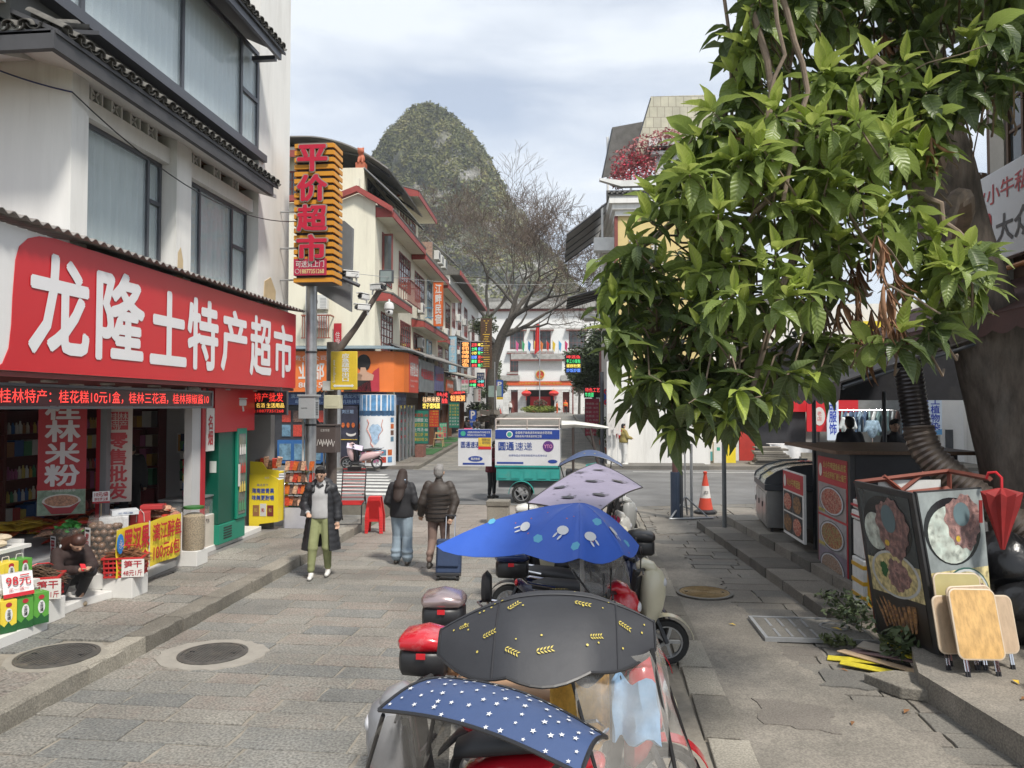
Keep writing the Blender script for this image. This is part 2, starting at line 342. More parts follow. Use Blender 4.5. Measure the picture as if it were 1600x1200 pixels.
# road crossing the street
road=obj('cross_road',MB().poly([(-60,20.3,.0),(1.2,20.3,.0),(4.5,21.2,0),(9,23.2,0),(60,26,0),(60,34,0),(9,32.6,0),(-2,31.6,0),(-60,31.0,0)]),ASPH,kind='structure')
b=MB().box(.93,60,19.5,60,-.34,-.012); b.box(-60,.93,20.3,60,-.34,-.012); obj('road_bed',b,CONC,kind='structure')
LINE=mat('road_paint',(.55,.55,.52),.7,var=.2,vs=5,dirt=.5,dc=(.2,.2,.2),dsc=3)
for i in range(7): obj('crossing_stripe',MB().box(-13.0,-5.6-.35*i*(i<9),22.2+i*1.05,22.68+i*1.05,.001,.005),LINE,road)
obj('edge_line',MB().box(1.9,30,31.0,31.13,.001,.005),LINE,road)
obj("edge_line",MB().box(-60,-8.5,30.1,30.22,.001,.005),LINE,road)
# far street rising to the plaza, seen from the crossing: its axis bends 2.3 degrees to the left
FA=math.radians(2.3)
def FP(u,v,z=0):      # u across, v along the far street
    return (u*math.cos(FA)-(v-31)*math.sin(FA),31+(v-31)*math.cos(FA)+u*math.sin(FA),z)
FR=Matrix.Translation((0,31,0))@Euler((0,0,FA)).to_matrix().to_4x4()@Matrix.Translation((0,-31,0))
FARST=None
def brick_mat(key,c1,c2,cm,sx,bw,bh,rough=.8,mort=.012,bump=.4,rot=0,axis='xy'):
    if key in MATS: return MATS[key]
    m=bpy.data.materials.new(key); MATS[key]=m; m.use_nodes=True; n=m.node_tree; N=n.nodes; l=n.links.new; p=N['Principled BSDF']; p.inputs['Roughness'].default_value=rough
    g=N.new('ShaderNodeNewGeometry'); sp=N.new('ShaderNodeSeparateXYZ'); cb=N.new('ShaderNodeCombineXYZ'); l(g.outputs['Position'],sp.inputs[0])
    for i,q in enumerate(axis): l(sp.outputs['xyz'.index(q)],cb.inputs[i])
    t=N.new('ShaderNodeTexBrick'); t.inputs['Scale'].default_value=sx; t.inputs['Brick Width'].default_value=bw; t.inputs['Row Height'].default_value=bh; t.inputs['Mortar Size'].default_value=mort
    t.inputs['Color1'].default_value=(*c1,1); t.inputs['Color2'].default_value=(*c2,1); t.inputs['Mortar'].default_value=(*cm,1); l(cb.outputs[0],t.inputs[0])
    ns=N.new('ShaderNodeTexNoise'); ns.inputs['Scale'].default_value=2; ns.inputs['Detail'].default_value=8; l(g.outputs['Position'],ns.inputs[0])
    mr=N.new('ShaderNodeMapRange'); mr.inputs[3].default_value=.6; mr.inputs[4].default_value=1.35; l(ns.outputs[0],mr.inputs[0])
    sm=N.new('ShaderNodeVectorMath'); sm.operation='SCALE'; l(t.outputs[0],sm.inputs[0]); l(mr.outputs[0],sm.inputs['Scale']); l(sm.outputs[0],p.inputs['Base Color'])
    return m
FSM=brick_mat('far_street_stone',(.17,.165,.15),(.25,.235,.20),(.12,.11,.10),1,.9,.42)
b=MB()
for i in range(40):
    v0,v1=31.3+i*2.5,31.3+(i+1)*2.5
    b.add([FP(-7.2,v0,floor_z(v0)-.004+.006),FP(.9,v0,floor_z(v0)+.002),FP(.9,v1,floor_z(v1)+.002),FP(-7.2,v1,floor_z(v1)+.002)],[(0,1,2,3)])
fst=obj('far_street',b,FSM,kind='structure')
def ribbon(u0,u1,h,v0,v1,step=2.0):
    b=MB(); n=int((v1-v0)/step)+1
    for i in range(n):
        a,c=v0+(v1-v0)*i/n,v0+(v1-v0)*(i+1)/n; za,zc=floor_z(a)+h,floor_z(c)+h
        P=[FP(u,v,z) for v,z in ((a,za),(c,zc)) for u in (u0,u1)]; Q=[(x,y,-.3) for x,y,z in P]
        b.add(P+Q,[(0,1,3,2),(0,4,5,1),(2,3,7,6),(0,2,6,4),(1,5,7,3)])
    return b
obj('far_left_pavement',ribbon(-9.3,-7.2,.14,31.6,92),STONED,kind='structure')
obj('far_left_kerb',ribbon(-7.2,-6.98,.15,31.6,92),CURB,kind='structure')
obj('far_right_pavement',ribbon(1.1,5.2,.14,32.2,92),STONED,kind='structure')
obj('far_right_kerb',ribbon(.9,1.1,.15,32.2,92),CURB,kind='structure')
obj('left_corner_pavement',MB().box(-40,-8.6,30.4,33.5,-.3,.12),STONED,kind='structure')
b=MB(); b.prism([(1.6,32.5),(9,32.65),(60,34.1),(60,60),(1.6,60)],-.3,.13,'z'); obj('right_corner_pavement',b,STONED,kind='structure')
b=MB(); b.prism([FP(-40,88)[:2],FP(40,88)[:2],FP(40,150)[:2],FP(-40,150)[:2]],.2,1.5,'z'); obj('plaza',b,mat('plaza_paving',(.30,.28,.25),.8,var=.15),kind='structure')
# ---- right pavement: worn stones, concrete overlay, manhole, hatch, steps
rp=obj('right_pavement',MB().box(.93,3.5,-3,20.0,-.3,-.026),JOINT,kind='structure')
b=MB(); b.prism([(.93,20.0),(12,20.0),(12,24.2),(6.2,22.4),(3.4,21.2),(.93,20.6)],-.3,-.006,'z'); obj('pavement_nose',b,STONED,rp)
slabs(rp,1.30,3.6,3.2,20.4,(.24,.42),(.45,1.0),0,STONED,maxn=300,zj=.006,tilt=.01)
slabs(rp,3.6,8,17.3,20.9,(.28,.45),(.5,1.1),.006,STONED,maxn=60,zj=.006)
y=2.5
while y<20:       # long kerb blocks beside the drain
    l=R.uniform(.7,1.2); obj('kerb_stone',rough_slab(.34,l-.02,.12,R,.02),CURB,rp,loc=(1.11,y+l/2,.016+R.uniform(-.003,.003))); y+=l
def patch(pts,z,th,m,seed,name='concrete_patch',parent=rp,jag=.045):
    # a poured patch with a ragged edge
    r2=random.Random(seed); out=[]
    for i,(x,y) in enumerate(pts):
        x2,y2=pts[(i+1) % len(pts)]; k=max(3,int(math.hypot(x2-x,y2-y)/.09))
        for j in range(k): out.append((x+(x2-x)*j/k+r2.uniform(-jag,jag),y+(y2-y)*j/k+r2.uniform(-jag,jag)))
    n=len(out); cx=sum(p[0] for p in out)/n; cy=sum(p[1] for p in out)/n
    b=MB(); inn=[(cx+(x-cx)*.985,cy+(y-cy)*.985,z) for x,y in out]; low=[(x,y,z-th) for x,y in out]
    b.add(inn+low,[tuple(range(n))]+[(i+n,(i+1) % n+n,(i+1) % n,i) for i in range(n)])
    return obj(name,b,m,parent)
patch([(1.2,5.0),(3.0,5.0),(2.75,6.1),(2.35,7.3),(2.1,8.3),(2.15,9.6),(1.95,10.6),(2.05,11.9),(1.75,12.6),(1.7,14.6),(1.2,15.2)],.010,.02,CONC,3)
patch([(1.5,15.9),(2.4,16.2),(2.3,17.8),(1.5,18.6)],.013,.03,CONC,4)
patch([(1.45,6.5),(2.05,6.4),(2.1,6.95),(1.5,7.05)],.018,.03,STONED,5,'paving_scar')
patch([(2.2,7.5),(3.0,7.35),(3.05,7.8),(2.35,7.95)],.02,.04,STONED,7,'paving_scar')
IRON=mat('cast_iron',(.13,.125,.115),.55,metal=.5,var=.25,vs=8,bump=.3,dirt=.5,dc=(.25,.21,.16),dsc=4)
RUST=mat('rusty_iron',(.27,.19,.09),.7,metal=.3,var=.3,vs=10,bump=.3)
def manhole(loc,r,m,label,rings=True):
    t=thing('manhole_cover',label,'manhole cover',loc); z=.012
    obj('frame',MB().lathe([(r,-.05),(r*1.12,-.05),(r*1.12,.008),(r*1.02,z),(r,z),(r,-.05)],36),IRON,t,True)
    obj('lid',MB().lathe([(.01,-.02),(r*.985,-.02),(r*.985,.008),(.01,.0081)],36),m,t,True)
    b=MB()
    if rings:
        for k in range(1,9): b.lathe([(r*k/9-.006,.008),(r*k/9-.004,.015),(r*k/9+.004,.015),(r*k/9+.006,.008),(r*k/9-.006,.008)],36)
    else:
        k=0
        for i in range(-8,9):
            for j in range(-8,9):
                x,y=i*r/8.6,j*r/8.6+(i % 2)*r/17
                if math.hypot(x,y)<r*.9: b.ob((x,y,.011),(r/17,r/9.5,.008),(0,0,.0))
    obj('tread_pattern',b,m,t)
    [obj('lifting_slot',MB().ob((q*r*.72,0,.012),(.05,.02,.012)),BLACK,t) for q in (-1,1)]
    return t
manhole((-3.97,7.8,.012),.32,IRON,'round iron manhole cover in a pale ring of cement in the middle of the street',False)
ring=[( -3.97+.56*math.cos(k*PI/8)*1.05,7.8+.50*math.sin(k*PI/8)) for k in range(16)]
patch(ring,.010,.03,mat('pale_cement',(.29,.27,.235),.85,var=.12,vs=6),8,'cement_ring',street,.02)
manhole((-5.24,7.12,.172),.34,IRON,'iron manhole cover on the raised left pavement beside the kerb',False)
patch([(-5.24+.47*math.cos(k*PI/8),7.12+.47*math.sin(k*PI/8)) for k in range(16)],.168,.03,mat('pale_cement2',(.27,.25,.21),.85,var=.12,vs=6),9,'cement_ring',lp,.015)
manhole((1.66,10.95,.026),.35,RUST,'rusty yellow manhole cover with concentric rings on the right pavement')
t=thing('utility_hatch','rectangular stone-filled utility hatch with a steel frame on the right pavement','hatch',(2.62,9.25,.01))
b=MB(); b.box(-.62,.62,-.45,-.41,0,.045); b.box(-.62,.62,.41,.45,0,.045); b.box(-.62,-.58,-.41,.41,0,.045); b.box(.58,.62,-.41,.41,0,.045); obj('frame',b,STEEL,t)
obj('lid',MB().box(-.578,.578,-.408,.408,0,.034),STONED,t)
b=MB()
for k in range(4): b.box(-.45+k*.14,-.42+k*.14,.05,.36,.034,.04); b.box(-.45+k*.14,-.42+k*.14,-.36,-.05,.034,.04)
b.lathe([(.14,.034),(.14,.042),(.17,.042),(.17,.034),(.14,.034)],20,(.3,.1,0)); obj('raised_pattern',b,STEEL,t)
# two broad steps that climb to the kiosk terrace
STEPM=ramp_mat('step_stone',[(.1,(.08,.075,.065)),(.45,(.15,.135,.115)),(.8,(.22,.20,.17))],.82,4,.9,25)
ter=obj('terrace',MB().box(4.35,12,8.6,17.2,-.3,.29),STONED,kind='structure')
def stepline(x0,y0,x1,y1,w,z,n):
    d=V((x1-x0,y1-y0,0)); l=d.length; d.normalize(); ang=math.atan2(d.y,d.x)
    for k in range(n):
        s0=l*k/n; c=V((x0,y0,0))+d*(s0+l/n/2)+V((d.y,-d.x,0))*w/2
        obj('step_stone',rough_slab(l/n-.012,w,.2,R,.015),STEPM,ter,loc=(c.x,c.y,z+R.uniform(-.005,.005)),rot=(0,0,ang))
stepline(3.02,17.0,3.55,9.7,.62,.15,9)
stepline(3.60,16.9,4.10,10.2,.62,.30,8)
# near right raised slab and its pale riser
near=obj('near_platform',MB().prism([(3.28,8.1),(3.02,7.3),(3.2,6.0),(3.7,3.5),(4.2,1.5),(9,1.5),(9,8.9),(4.4,8.9)],-.3,.22,'z'),CONC,kind='structure')
# ================================================================ near left building with the supermarket
def B(*a): return MB().box(*a)
WF=mat('window_frame_grey',(.085,.09,.105),.45,metal=.2,var=.08)
CURT=mat('sheer_curtain',(.80,.86,.87),.9,var=.07,vs=4,stretch=(1,3,.2))
CURT2=mat('grey_green_curtain',(.50,.55,.50),.9,var=.2,vs=3,stretch=(1,4,.3))
BROWNR=mat('brown_recess',(.24,.13,.075),.8,var=.15)
PANE=glass('window_pane',(.72,.82,.86),.30,.03)
bld=thing('shop_building','white two-storey shop house with grey tiled eaves and tall grey-framed windows on the left','building')
b=MB()
b.box(-14,-6.15,8.44,8.75,3.15,7.0); obj('wall',b,WHITE,bld)
obj('wall',B(-14,-6.2,13.76,15.25,3.1,14),WHITE,bld)
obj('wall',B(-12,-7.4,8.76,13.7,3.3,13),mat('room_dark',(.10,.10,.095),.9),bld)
obj('wall',B(-6.52,-6.40,8.76,13.74,3.1,4.45),WHITE,bld)
obj('column',B(-6.50,-6.19,10.86,11.29,4.4,6.80),WHITE,bld)
for y0,y1 in ((8.76,10.85),(11.30,13.75)):
    obj('beam',B(-6.55,-6.30,y0,y1,6.34,6.58),WHITE,bld)
    obj('recess_back',B(-6.62,-6.56,y0,y1,6.58,6.84),BROWNR,bld)
    obj('recess_top',B(-6.56,-6.32,y0,y1,6.78,6.83),BROWNR,bld)
    n=4 if y0<10 else 3
    for k in range(n):
        yy=y0+.25+k*(y1-y0-.4)/n; t=MB()
        t.box(-6.50,-6.31,yy,yy+.03,6.58,6.78); t.box(-6.50,-6.31,yy+.22,yy+.25,6.58,6.78); t.ob((-6.36,yy+.125,6.68),(.05,.03,.2),(.8,0,0)); t.ob((-6.36,yy+.125,6.68),(.05,.03,.2),(-.8,0,0))
        obj('vent_block',t,PVCW,bld)
obj('soffit',MB().prism([(-6.62,6.84),(-5.84,6.60),(-5.84,6.66),(-6.62,7.05)],7.62,13.74,'y'),mat('soffit_white',(.60,.59,.57),.85,var=.06),bld)
obj('fascia',B(-5.84,-5.76,7.60,13.42,6.56,6.76),mat('fascia_black',(.06,.06,.065),.7,var=.15),bld)
obj('fascia',B(-12,-5.84,7.60,7.68,6.56,6.76),MATS['fascia_black'],bld)
obj('soffit',MB().prism([(7.69,6.60),(8.43,6.84),(8.43,7.05),(7.69,6.66)],-12,-6.63,'x'),MATS['soffit_white'],bld)
def tile_mesh(l=.5,r=.085,cover=True):
    b=MB(); n=7; vs=[]
    for i in range(2):
        for th in (0,.014):
            for k in range(n):
                a=PI*k/(n-1); s=1 if cover else -1
                vs.append(((r-th)*math.cos(a),i*l,s*(r-th)*math.sin(a)*.8))
    f=[]
    for k in range(n-1): f+=[(k,k+1,2*n+k+1,2*n+k),(n+k+1,n+k,3*n+k,3*n+k+1),(k,n+k,n+k+1,k+1),(2*n+k,2*n+k+1,3*n+k+1,3*n+k)]
    b.add(vs,f); return b
TM1,TM2=mesh_of('roof_tile',tile_mesh(),TILE,True,50),mesh_of('roof_tile',tile_mesh(cover=False),TILE,True,50)
def tile_row(parent,p0,p1,inward,slope,rows=1,pitch=.19,l=.5):
    """cover and pan tiles along an eave from p0 to p1; inward = horizontal angle of the uphill direction"""
    p0,p1=V(p0),V(p1); L_=(p1-p0).length; n=int(L_/pitch); d=(p1-p0).normalized(); up=V((math.cos(inward)*math.cos(slope),math.sin(inward)*math.cos(slope),math.sin(slope)))
    for r in range(rows):
        for k in range(n+1):
            p=p0+d*(k*pitch+R.uniform(-.006,.006))+up*(l*.85*r+R.uniform(-.015,.015))+V((0,0,.02+.012*r))
            for me,dz,off in ((TM1,.03,0),(TM2,.055,pitch/2)):
                o=link('roof_tile',me,parent); q=p+d*off+V((0,0,dz)); o.location=q
                o.rotation_euler=Euler((slope+R.uniform(-.03,.03),0,inward-PI/2)); o.rotation_mode='XYZ'
    return n
def eave(parent,a,c,inward,slope,depth,th=.05,m=TILE):
    """solid slab under the tiles"""
    a,c=V(a),V(c); up=V((math.cos(inward)*math.cos(slope),math.sin(inward)*math.cos(slope),math.sin(slope)))*depth; z=V((0,0,th))
    P=[a,c,c+up,a+up]; b=MB().add(P+[p-z for p in P],[(0,1,2,3),(7,6,5,4),(0,4,5,1),(1,5,6,2),(2,6,7,3),(3,7,4,0)])
    return obj('roof_deck',b,m,parent)
eave(bld,(-5.74,7.62,6.78),(-5.74,13.6,6.78),PI,math.radians(25),.62,m=MATS['fascia_black'])
tile_row(bld,(-5.70,7.75,6.76),(-5.70,13.5,6.76),PI,math.radians(25),1)
eave(bld,(-12,7.6,6.78),(-5.8,7.6,6.78),PI/2,math.radians(25),.9,m=MATS['fascia_black'])
tile_row(bld,(-9.5,7.56,6.76),(-5.9,7.56,6.76),PI/2,math.radians(25),2)
def window(parent,x,y0,y1,z0,z1,cols,rows_at,curtain,fm=WF,w=.055,d=.07,name='window',wavy=.035,gap=.12):
    """street-facing window: frame with mullions at cols (y) and bars {col index: z}, one pane a cell, curtain behind"""
    f=MB(); ys=[y0]+list(cols)+[y1]
    f.box(x-d,x,y0,y1,z0,z0+w); f.box(x-d,x,y0,y1,z1-w,z1)
    for i,yy in enumerate(ys):
        a=yy if i==0 else (yy-w if i==len(ys)-1 else yy-w/2); f.box(x-d,x,a,a+w,z0+w,z1-w)
    fr=obj(name,f,fm,parent)
    for i in range(len(ys)-1):
        zs=[z0]+sorted(rows_at.get(i,[]))+[z1]
        for k,zz in enumerate(zs[1:-1]): obj('glazing_bar',B(x-d+.004,x+.006,ys[i]+w/2+.003,ys[i+1]-w/2-.003,zz-w/2,zz+w/2),fm,fr)
        for k in range(len(zs)-1): obj('pane',B(x-.04,x-.034,ys[i]+.01,ys[i+1]-.01,zs[k]+.01,zs[k+1]-.01),PANE,fr)
    if curtain:
        b=MB(); ph=R.uniform(0,6)
        b.sheet(lambda u,v: (x-gap+wavy*math.sin((y1-y0)*u*38+ph+1.3*math.sin(u*9)),y0+(y1-y0)*u,z0+(z1-z0)*v),int((y1-y0)*70),2)
        obj('curtain',b,curtain,fr,True)
    return fr
window(bld,-6.42,8.78,10.84,4.45,6.34,(9.0,10.5),{0: [5.75],2: [5.7]},CURT2)
window(bld,-6.42,11.31,13.74,4.45,6.34,(12.0,13.15),{2: [5.6]},CURT2)
window(bld,-6.2,7.3,13.74,7.50,9.42,(8.68,11.02,13.02),{3: [8.45]},CURT,w=.075)
obj('sill_beam',B(-6.32,-6.12,7.2,13.95,7.36,7.495),WF,bld)
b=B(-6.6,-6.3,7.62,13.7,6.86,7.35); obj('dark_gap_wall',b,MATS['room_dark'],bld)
obj('wall',B(-14,-6.35,7.2,8.43,7.1,7.35),WHITE,bld)
eave(bld,(-5.60,7.0,9.30),(-5.60,13.55,9.30),PI,math.radians(25),.95,m=MATS['fascia_black'])
tile_row(bld,(-5.56,8.6,9.28),(-5.56,13.5,9.28),PI,math.radians(25),1)
obj('eave_bracket',B(-6.2,-5.75,13.4,13.5,9.12,9.2),WF,bld)
obj('eave_board',B(-5.70,-5.64,7.0,13.45,9.12,9.24),WF,bld)
# drip stains are part of the wall's own material; bare plaster patches where the sign's roof meets it
for y0,z0,w,h in ((10.9,4.6,.16,.5),(14.0,4.6,.55,.6)):
    obj('bare_plaster_patch',MB().prism([(y0,z0),(y0+w,z0),(y0+w*1.05,z0+h*.6),(y0+w*.6,z0+h),(y0+w*.1,z0+h*.8)],-6.21 if y0>12 else -6.195,-6.188,'x'),mat('bare_plaster',(.52,.40,.24),.9,var=.15),bld)
# corrugated canopy roof over the big sign
t=thing('corrugated_canopy','long rusty corrugated canopy sheet above the big red shop sign','canopy',(0,0,0))
b=MB(); b.sheet(lambda u,v: (-6.42+.66*v,4.6+10.5*u,4.70-.10*v+.022*math.sin((4.6+10.5*u)*2*PI/.16)),560,3,.008)
obj('corrugated_sheet',b,mat('weathered_sheet',(.27,.25,.235),.7,metal=.2,var=.25,vs=4,dirt=.6,dc=(.12,.10,.08)),t,True)
obj('bearer',B(-6.40,-6.36,4.6,15.1,4.55,4.62),WF,t)
# big red sign
sg=thing('shop_sign','huge red shop sign with seven white characters along the front of the supermarket','sign')
obj('box',B(-6.12,-5.915,4.2,14.93,3.02,4.53),mat('sign_white',(.72,.71,.70),.4,var=.03),sg)
pts=[(7.02,3.022),(14.93,3.022),(14.93,4.528),(7.86,4.528)]
arc=[(7.62,4.50),(7.46,4.44),(7.34,4.33),(7.29,4.18),(7.26,3.8),(7.25,3.5),(7.22,3.25),(7.14,3.09)]
b=MB(); b.prism(pts+arc,-5.913,-5.905,'x'); obj('red_panel',b,SIGNRED,sg)
CHW=mat('sign_letter_white',(.74,.73,.74),.4,var=.03)
for ch,y0,y1,z0,z1 in (('龙',7.5,8.44,3.25,4.32),('隆',8.61,9.57,3.25,4.33),('土',9.75,10.65,3.26,4.26),('特',10.72,11.62,3.24,4.28),('产',11.76,12.66,3.26,4.24),('超',12.82,13.69,3.23,4.26),('市',13.84,14.72,3.24,4.22)):
    text(ch,y1-y0,z1-z0,CHW,(-5.905,y0,z0),'x+',sg,.008,.028,name='character')
# soffit below with downlights
sf=obj('sign_soffit',B(-9.8,-5.93,4.2,14.9,2.96,3.015),mat('soffit_wine',(.16,.03,.03),.5),bld)
DL=mat('downlight_off',(.55,.52,.5),.4,var=0)
for k in range(7):
    for xx in (-6.35,-7.0): obj('downlight',MB().lathe([(.09,2.935),(.09,2.959)],12,(xx,7.3+k*1.1+(.3 if xx<-6.5 else 0),0)),DL,sf)
# LED ticker
LEDR=mat('led_red',(1,.06,.05),.5,var=0,emit=.7); LEDB=mat('led_panel',(.035,.008,.012),.35,var=.1)
t=thing('led_ticker','long dark scrolling LED display with red dotted characters under the big shop sign','led display')
obj('panel',B(-6.10,-6.012,4.6,11.66,2.655,2.865),LEDB,t)
b=B(-6.12,-6.0,4.6,11.70,2.62,2.652); b.box(-6.12,-6.0,4.6,11.70,2.868,2.90); b.box(-6.12,-6.0,11.665,11.71,2.652,2.868); obj('frame',b,DARKGREY,t)
text('桂林特产：桂花糕10元1盒，桂林三花酒，桂林辣椒酱10',4.35,.155,LEDR,(-6.012,7.22,2.685),'x+',t,.004,-.015)
for yy in (6.4,11.0): obj('hanger',B(-6.06,-6.04,yy,yy+.02,2.895,2.97),DARKGREY,t)
# ---------------------------------------------------------------- inside the shop
INW=mat('shop_inner_wall',(.30,.29,.28),.85,var=.08)
obj('shop_floor',B(-10.5,-6.25,7.0,15.2,-.2,.162),mat('shop_tiles',(.22,.21,.20),.4,var=.1),bld)
obj('back_wall',B(-10.2,-10.0,6.0,15.1,.16,2.95),INW,bld)
obj('end_wall',B(-9.99,-6.45,15.0,15.2,.16,3.0),INW,bld)
obj('white_door_panel',B(-8.62,-7.95,14.86,14.99,.16,2.9),mat('door_white',(.50,.50,.50),.6,var=.04),bld)
def goods_cols():
    return [col_mat(c,.4) for c in ((.45,.05,.04),(.50,.28,.05),(.55,.50,.40),(.05,.12,.30),(.30,.14,.06),(.08,.25,.12),(.55,.42,.10),(.18,.03,.03),(.6,.58,.55),(.35,.10,.20))]
GC=goods_cols()
BOTTLE=MB().lathe([(.032,0),(.034,.01),(.034,.15),(.014,.19),(.013,.23)],8)
BOX1=MB().box(-.06,.06,-.03,.03,0,.26)
def shelf_unit(name,label,loc,rz,w,h,levels,stock,wood=True,d=.34):
    t=thing(name,label,'shelf',loc,rz)
    fm=mat('shelf_wine',(.12,.03,.025),.5) if wood else mat('shelf_white',(.55,.54,.52),.5)
    for s in (-1,1): obj('side_panel',B(s*w/2-.015,s*w/2+.015,-d,0,0,h),fm,t)
    obj('back_panel',B(-w/2,w/2,.001,.02,0,h),fm,t)
    for k in range(levels+1): obj('shelf_board',B(-w/2+.016,w/2-.016,-d,-.002,.1+(h-.15)*k/levels-.02,.1+(h-.15)*k/levels),fm,t)
    for k in range(levels):
        z=.1+(h-.15)*k/levels; hh=(h-.15)/levels; xx=-w/2+.06; kind=stock[k % len(stock)]
        while xx<w/2-.08:
            c=R.choice(GC)
            if kind=='bottle': 
                me=bottle_mesh(c); o=link('bottle',me,t,(xx,-d+.08,z+.001)); o.scale=(1,1,min(1,hh/.27)*R.uniform(.75,.98)); xx+=.085
            else:
                bw=R.uniform(.10,.24) if kind=='box' else .13
                if xx+bw>w/2-.03: break
                me=box_mesh(c); o=link('boxed_goods',me,t,(xx+bw/2-.02,-d/2,z+.001)); o.scale=(bw,.22,hh*R.uniform(.55,.88)); xx+=bw+.01
    return t
_bm={}
def bottle_mesh(c):
    if c.name not in _bm: _bm[c.name]=mesh_of('bottle',BOTTLE,c,True)
    return _bm[c.name]
def box_mesh(c):
    k='b'+c.name
    if k not in _bm: _bm[k]=mesh_of('boxed_goods',MB().box(-.5,.5,-.5,.5,0,1),c)
    return _bm[k]
for i,(y,lab) in enumerate(((9.7,'wine red shelf of jars and bottles at the left frame edge inside the supermarket'),(11.0,'wine red shelf of snack boxes and bottles left of the rice noodle banner'),(12.3,'wine red shelf of bottles behind the rice noodle banner'))):
    shelf_unit('display_shelf',lab,(-9.9,y,.165),PI/2,1.26,2.45,6,('bottle','box','bottle','bottle','box'))
shelf_unit('display_shelf','dark shelf of gift boxes behind the seated shopkeeper',(-9.25,14.95,.165),0,1.2,2.5,6,('box',))
shelf_unit('display_shelf','narrow dark shelf of boxed liquor at the inner corner of the supermarket',(-9.9,13.95,.165),PI/2,1.2,2.5,6,('box','bottle'))
t=thing('framed_licence','small orange licence in a white frame on the white panel inside the supermarket','picture',(-8.25,14.85,1.9))
obj('frame',B(-.13,.13,-.02,0,-.2,.2),PVCW,t); obj('paper',B(-.10,.10,-.024,-.0205,-.17,.17),mat('orange_paper',(.62,.33,.10),.7),t)
# banners hanging in the shop front
RB=mat('banner_red',(.40,.015,.025),.5,var=.06); OFFW=mat('banner_white',(.62,.59,.56),.6,var=.04)
t=thing('hanging_banner','red vertical banner with four white characters and a bowl of rice noodles','banner',(-7.45,10.15,0),math.radians(33))
obj('cloth',B(-.30,.30,0,.02,1.10,2.80),RB,t)
text('桂\n林\n米\n粉',.42,1.24,mat('banner_letters',(.66,.62,.64),.5,var=0),(-.21,0,1.52),'y-',t,.006,.03,lead=.98)
obj('picture_ground',B(-.298,.298,-.006,-.001,1.105,1.46),mat('soft_green_print',(.22,.30,.22),.6,var=.4,vs=12),t)
text('一碗米粉的故事',.34,.04,OFFW,(-.17,0,1.43),'y-',t,.010)
b=MB(); b.prism([(.24*math.cos(a),1.30+.10*math.sin(a)) for a in [k*PI/10 for k in range(20)]],-.012,-.007); obj('bowl_rim',b,OFFW,t)
b=MB(); b.prism([(.21*math.cos(a),1.305+.08*math.sin(a)) for a in [k*PI/10 for k in range(20)]],-.016,-.0125); obj('noodles',b,mat('noodle_print',(.42,.22,.14),.6,var=.6,vs=30),t)
b=MB(); b.prism([(-.24,1.29),(-.12,1.12),(.12,1.12),(.24,1.29),(.1,1.21),(-.1,1.21)],-.018,-.0165); obj('bowl',b,mat('bowl_red',(.30,.02,.03),.4),t)
t=thing('shop_column','red and grey trim column beside the hanging banner in the shop front','column',(-7.1,10.55,0))
obj('red_trim',B(-.10,-.04,-.02,.06,.16,2.96),RB,t); obj('grey_post',B(-.035,.06,-.02,.08,.16,2.96),mat('post_grey',(.20,.20,.21),.6),t)
t=thing('hanging_banner','white vertical banner with red seal characters and four large red characters','banner',(-6.98,10.72,0),math.radians(33))
obj('cloth',B(-.19,.19,0,.02,1.22,2.66),mat('banner_white2',(.52,.46,.42),.6,var=.04),t)
REDP=mat('print_red',(.42,.03,.04),.5,var=0)
b=MB()
for i in range(2):
    for j in range(2): b.box(-.13+i*.135,-.005+i*.135,-.004,-.001,2.30+j*.14,2.43+j*.14)
obj('seal_blocks',b,REDP,t)
text('桂林\n特产',.25,.25,MATS['banner_white2'],(-.125,0,2.305),'y-',t,.007,0)
text('零\n售\n批\n发',.25,.98,REDP,(-.125,0,1.27),'y-',t,.005,.03,lead=1.0)
t=thing('price_card','small white price card reading ten yuan a bag, stuck above the snack table','price tag',(-6.95,10.3,1.26),math.radians(33))
obj('card',B(-.11,.11,-.03,-.025,0,.17),mat('card_white',(.75,.73,.72),.5,var=.02),t); obj('red_strip',B(-.11,.11,-.033,-.0305,0,.025),REDP,t)
text('10元/袋',.17,.065,REDP,(-.085,-.03,.095),'y-',t,.004,.02); text('野生罗汉果',.17,.045,REDP,(-.085,-.03,.035),'y-',t,.004,.01); obj('stick',B(-.006,.006,-.02,-.01,-.35,0),WOODL,t)
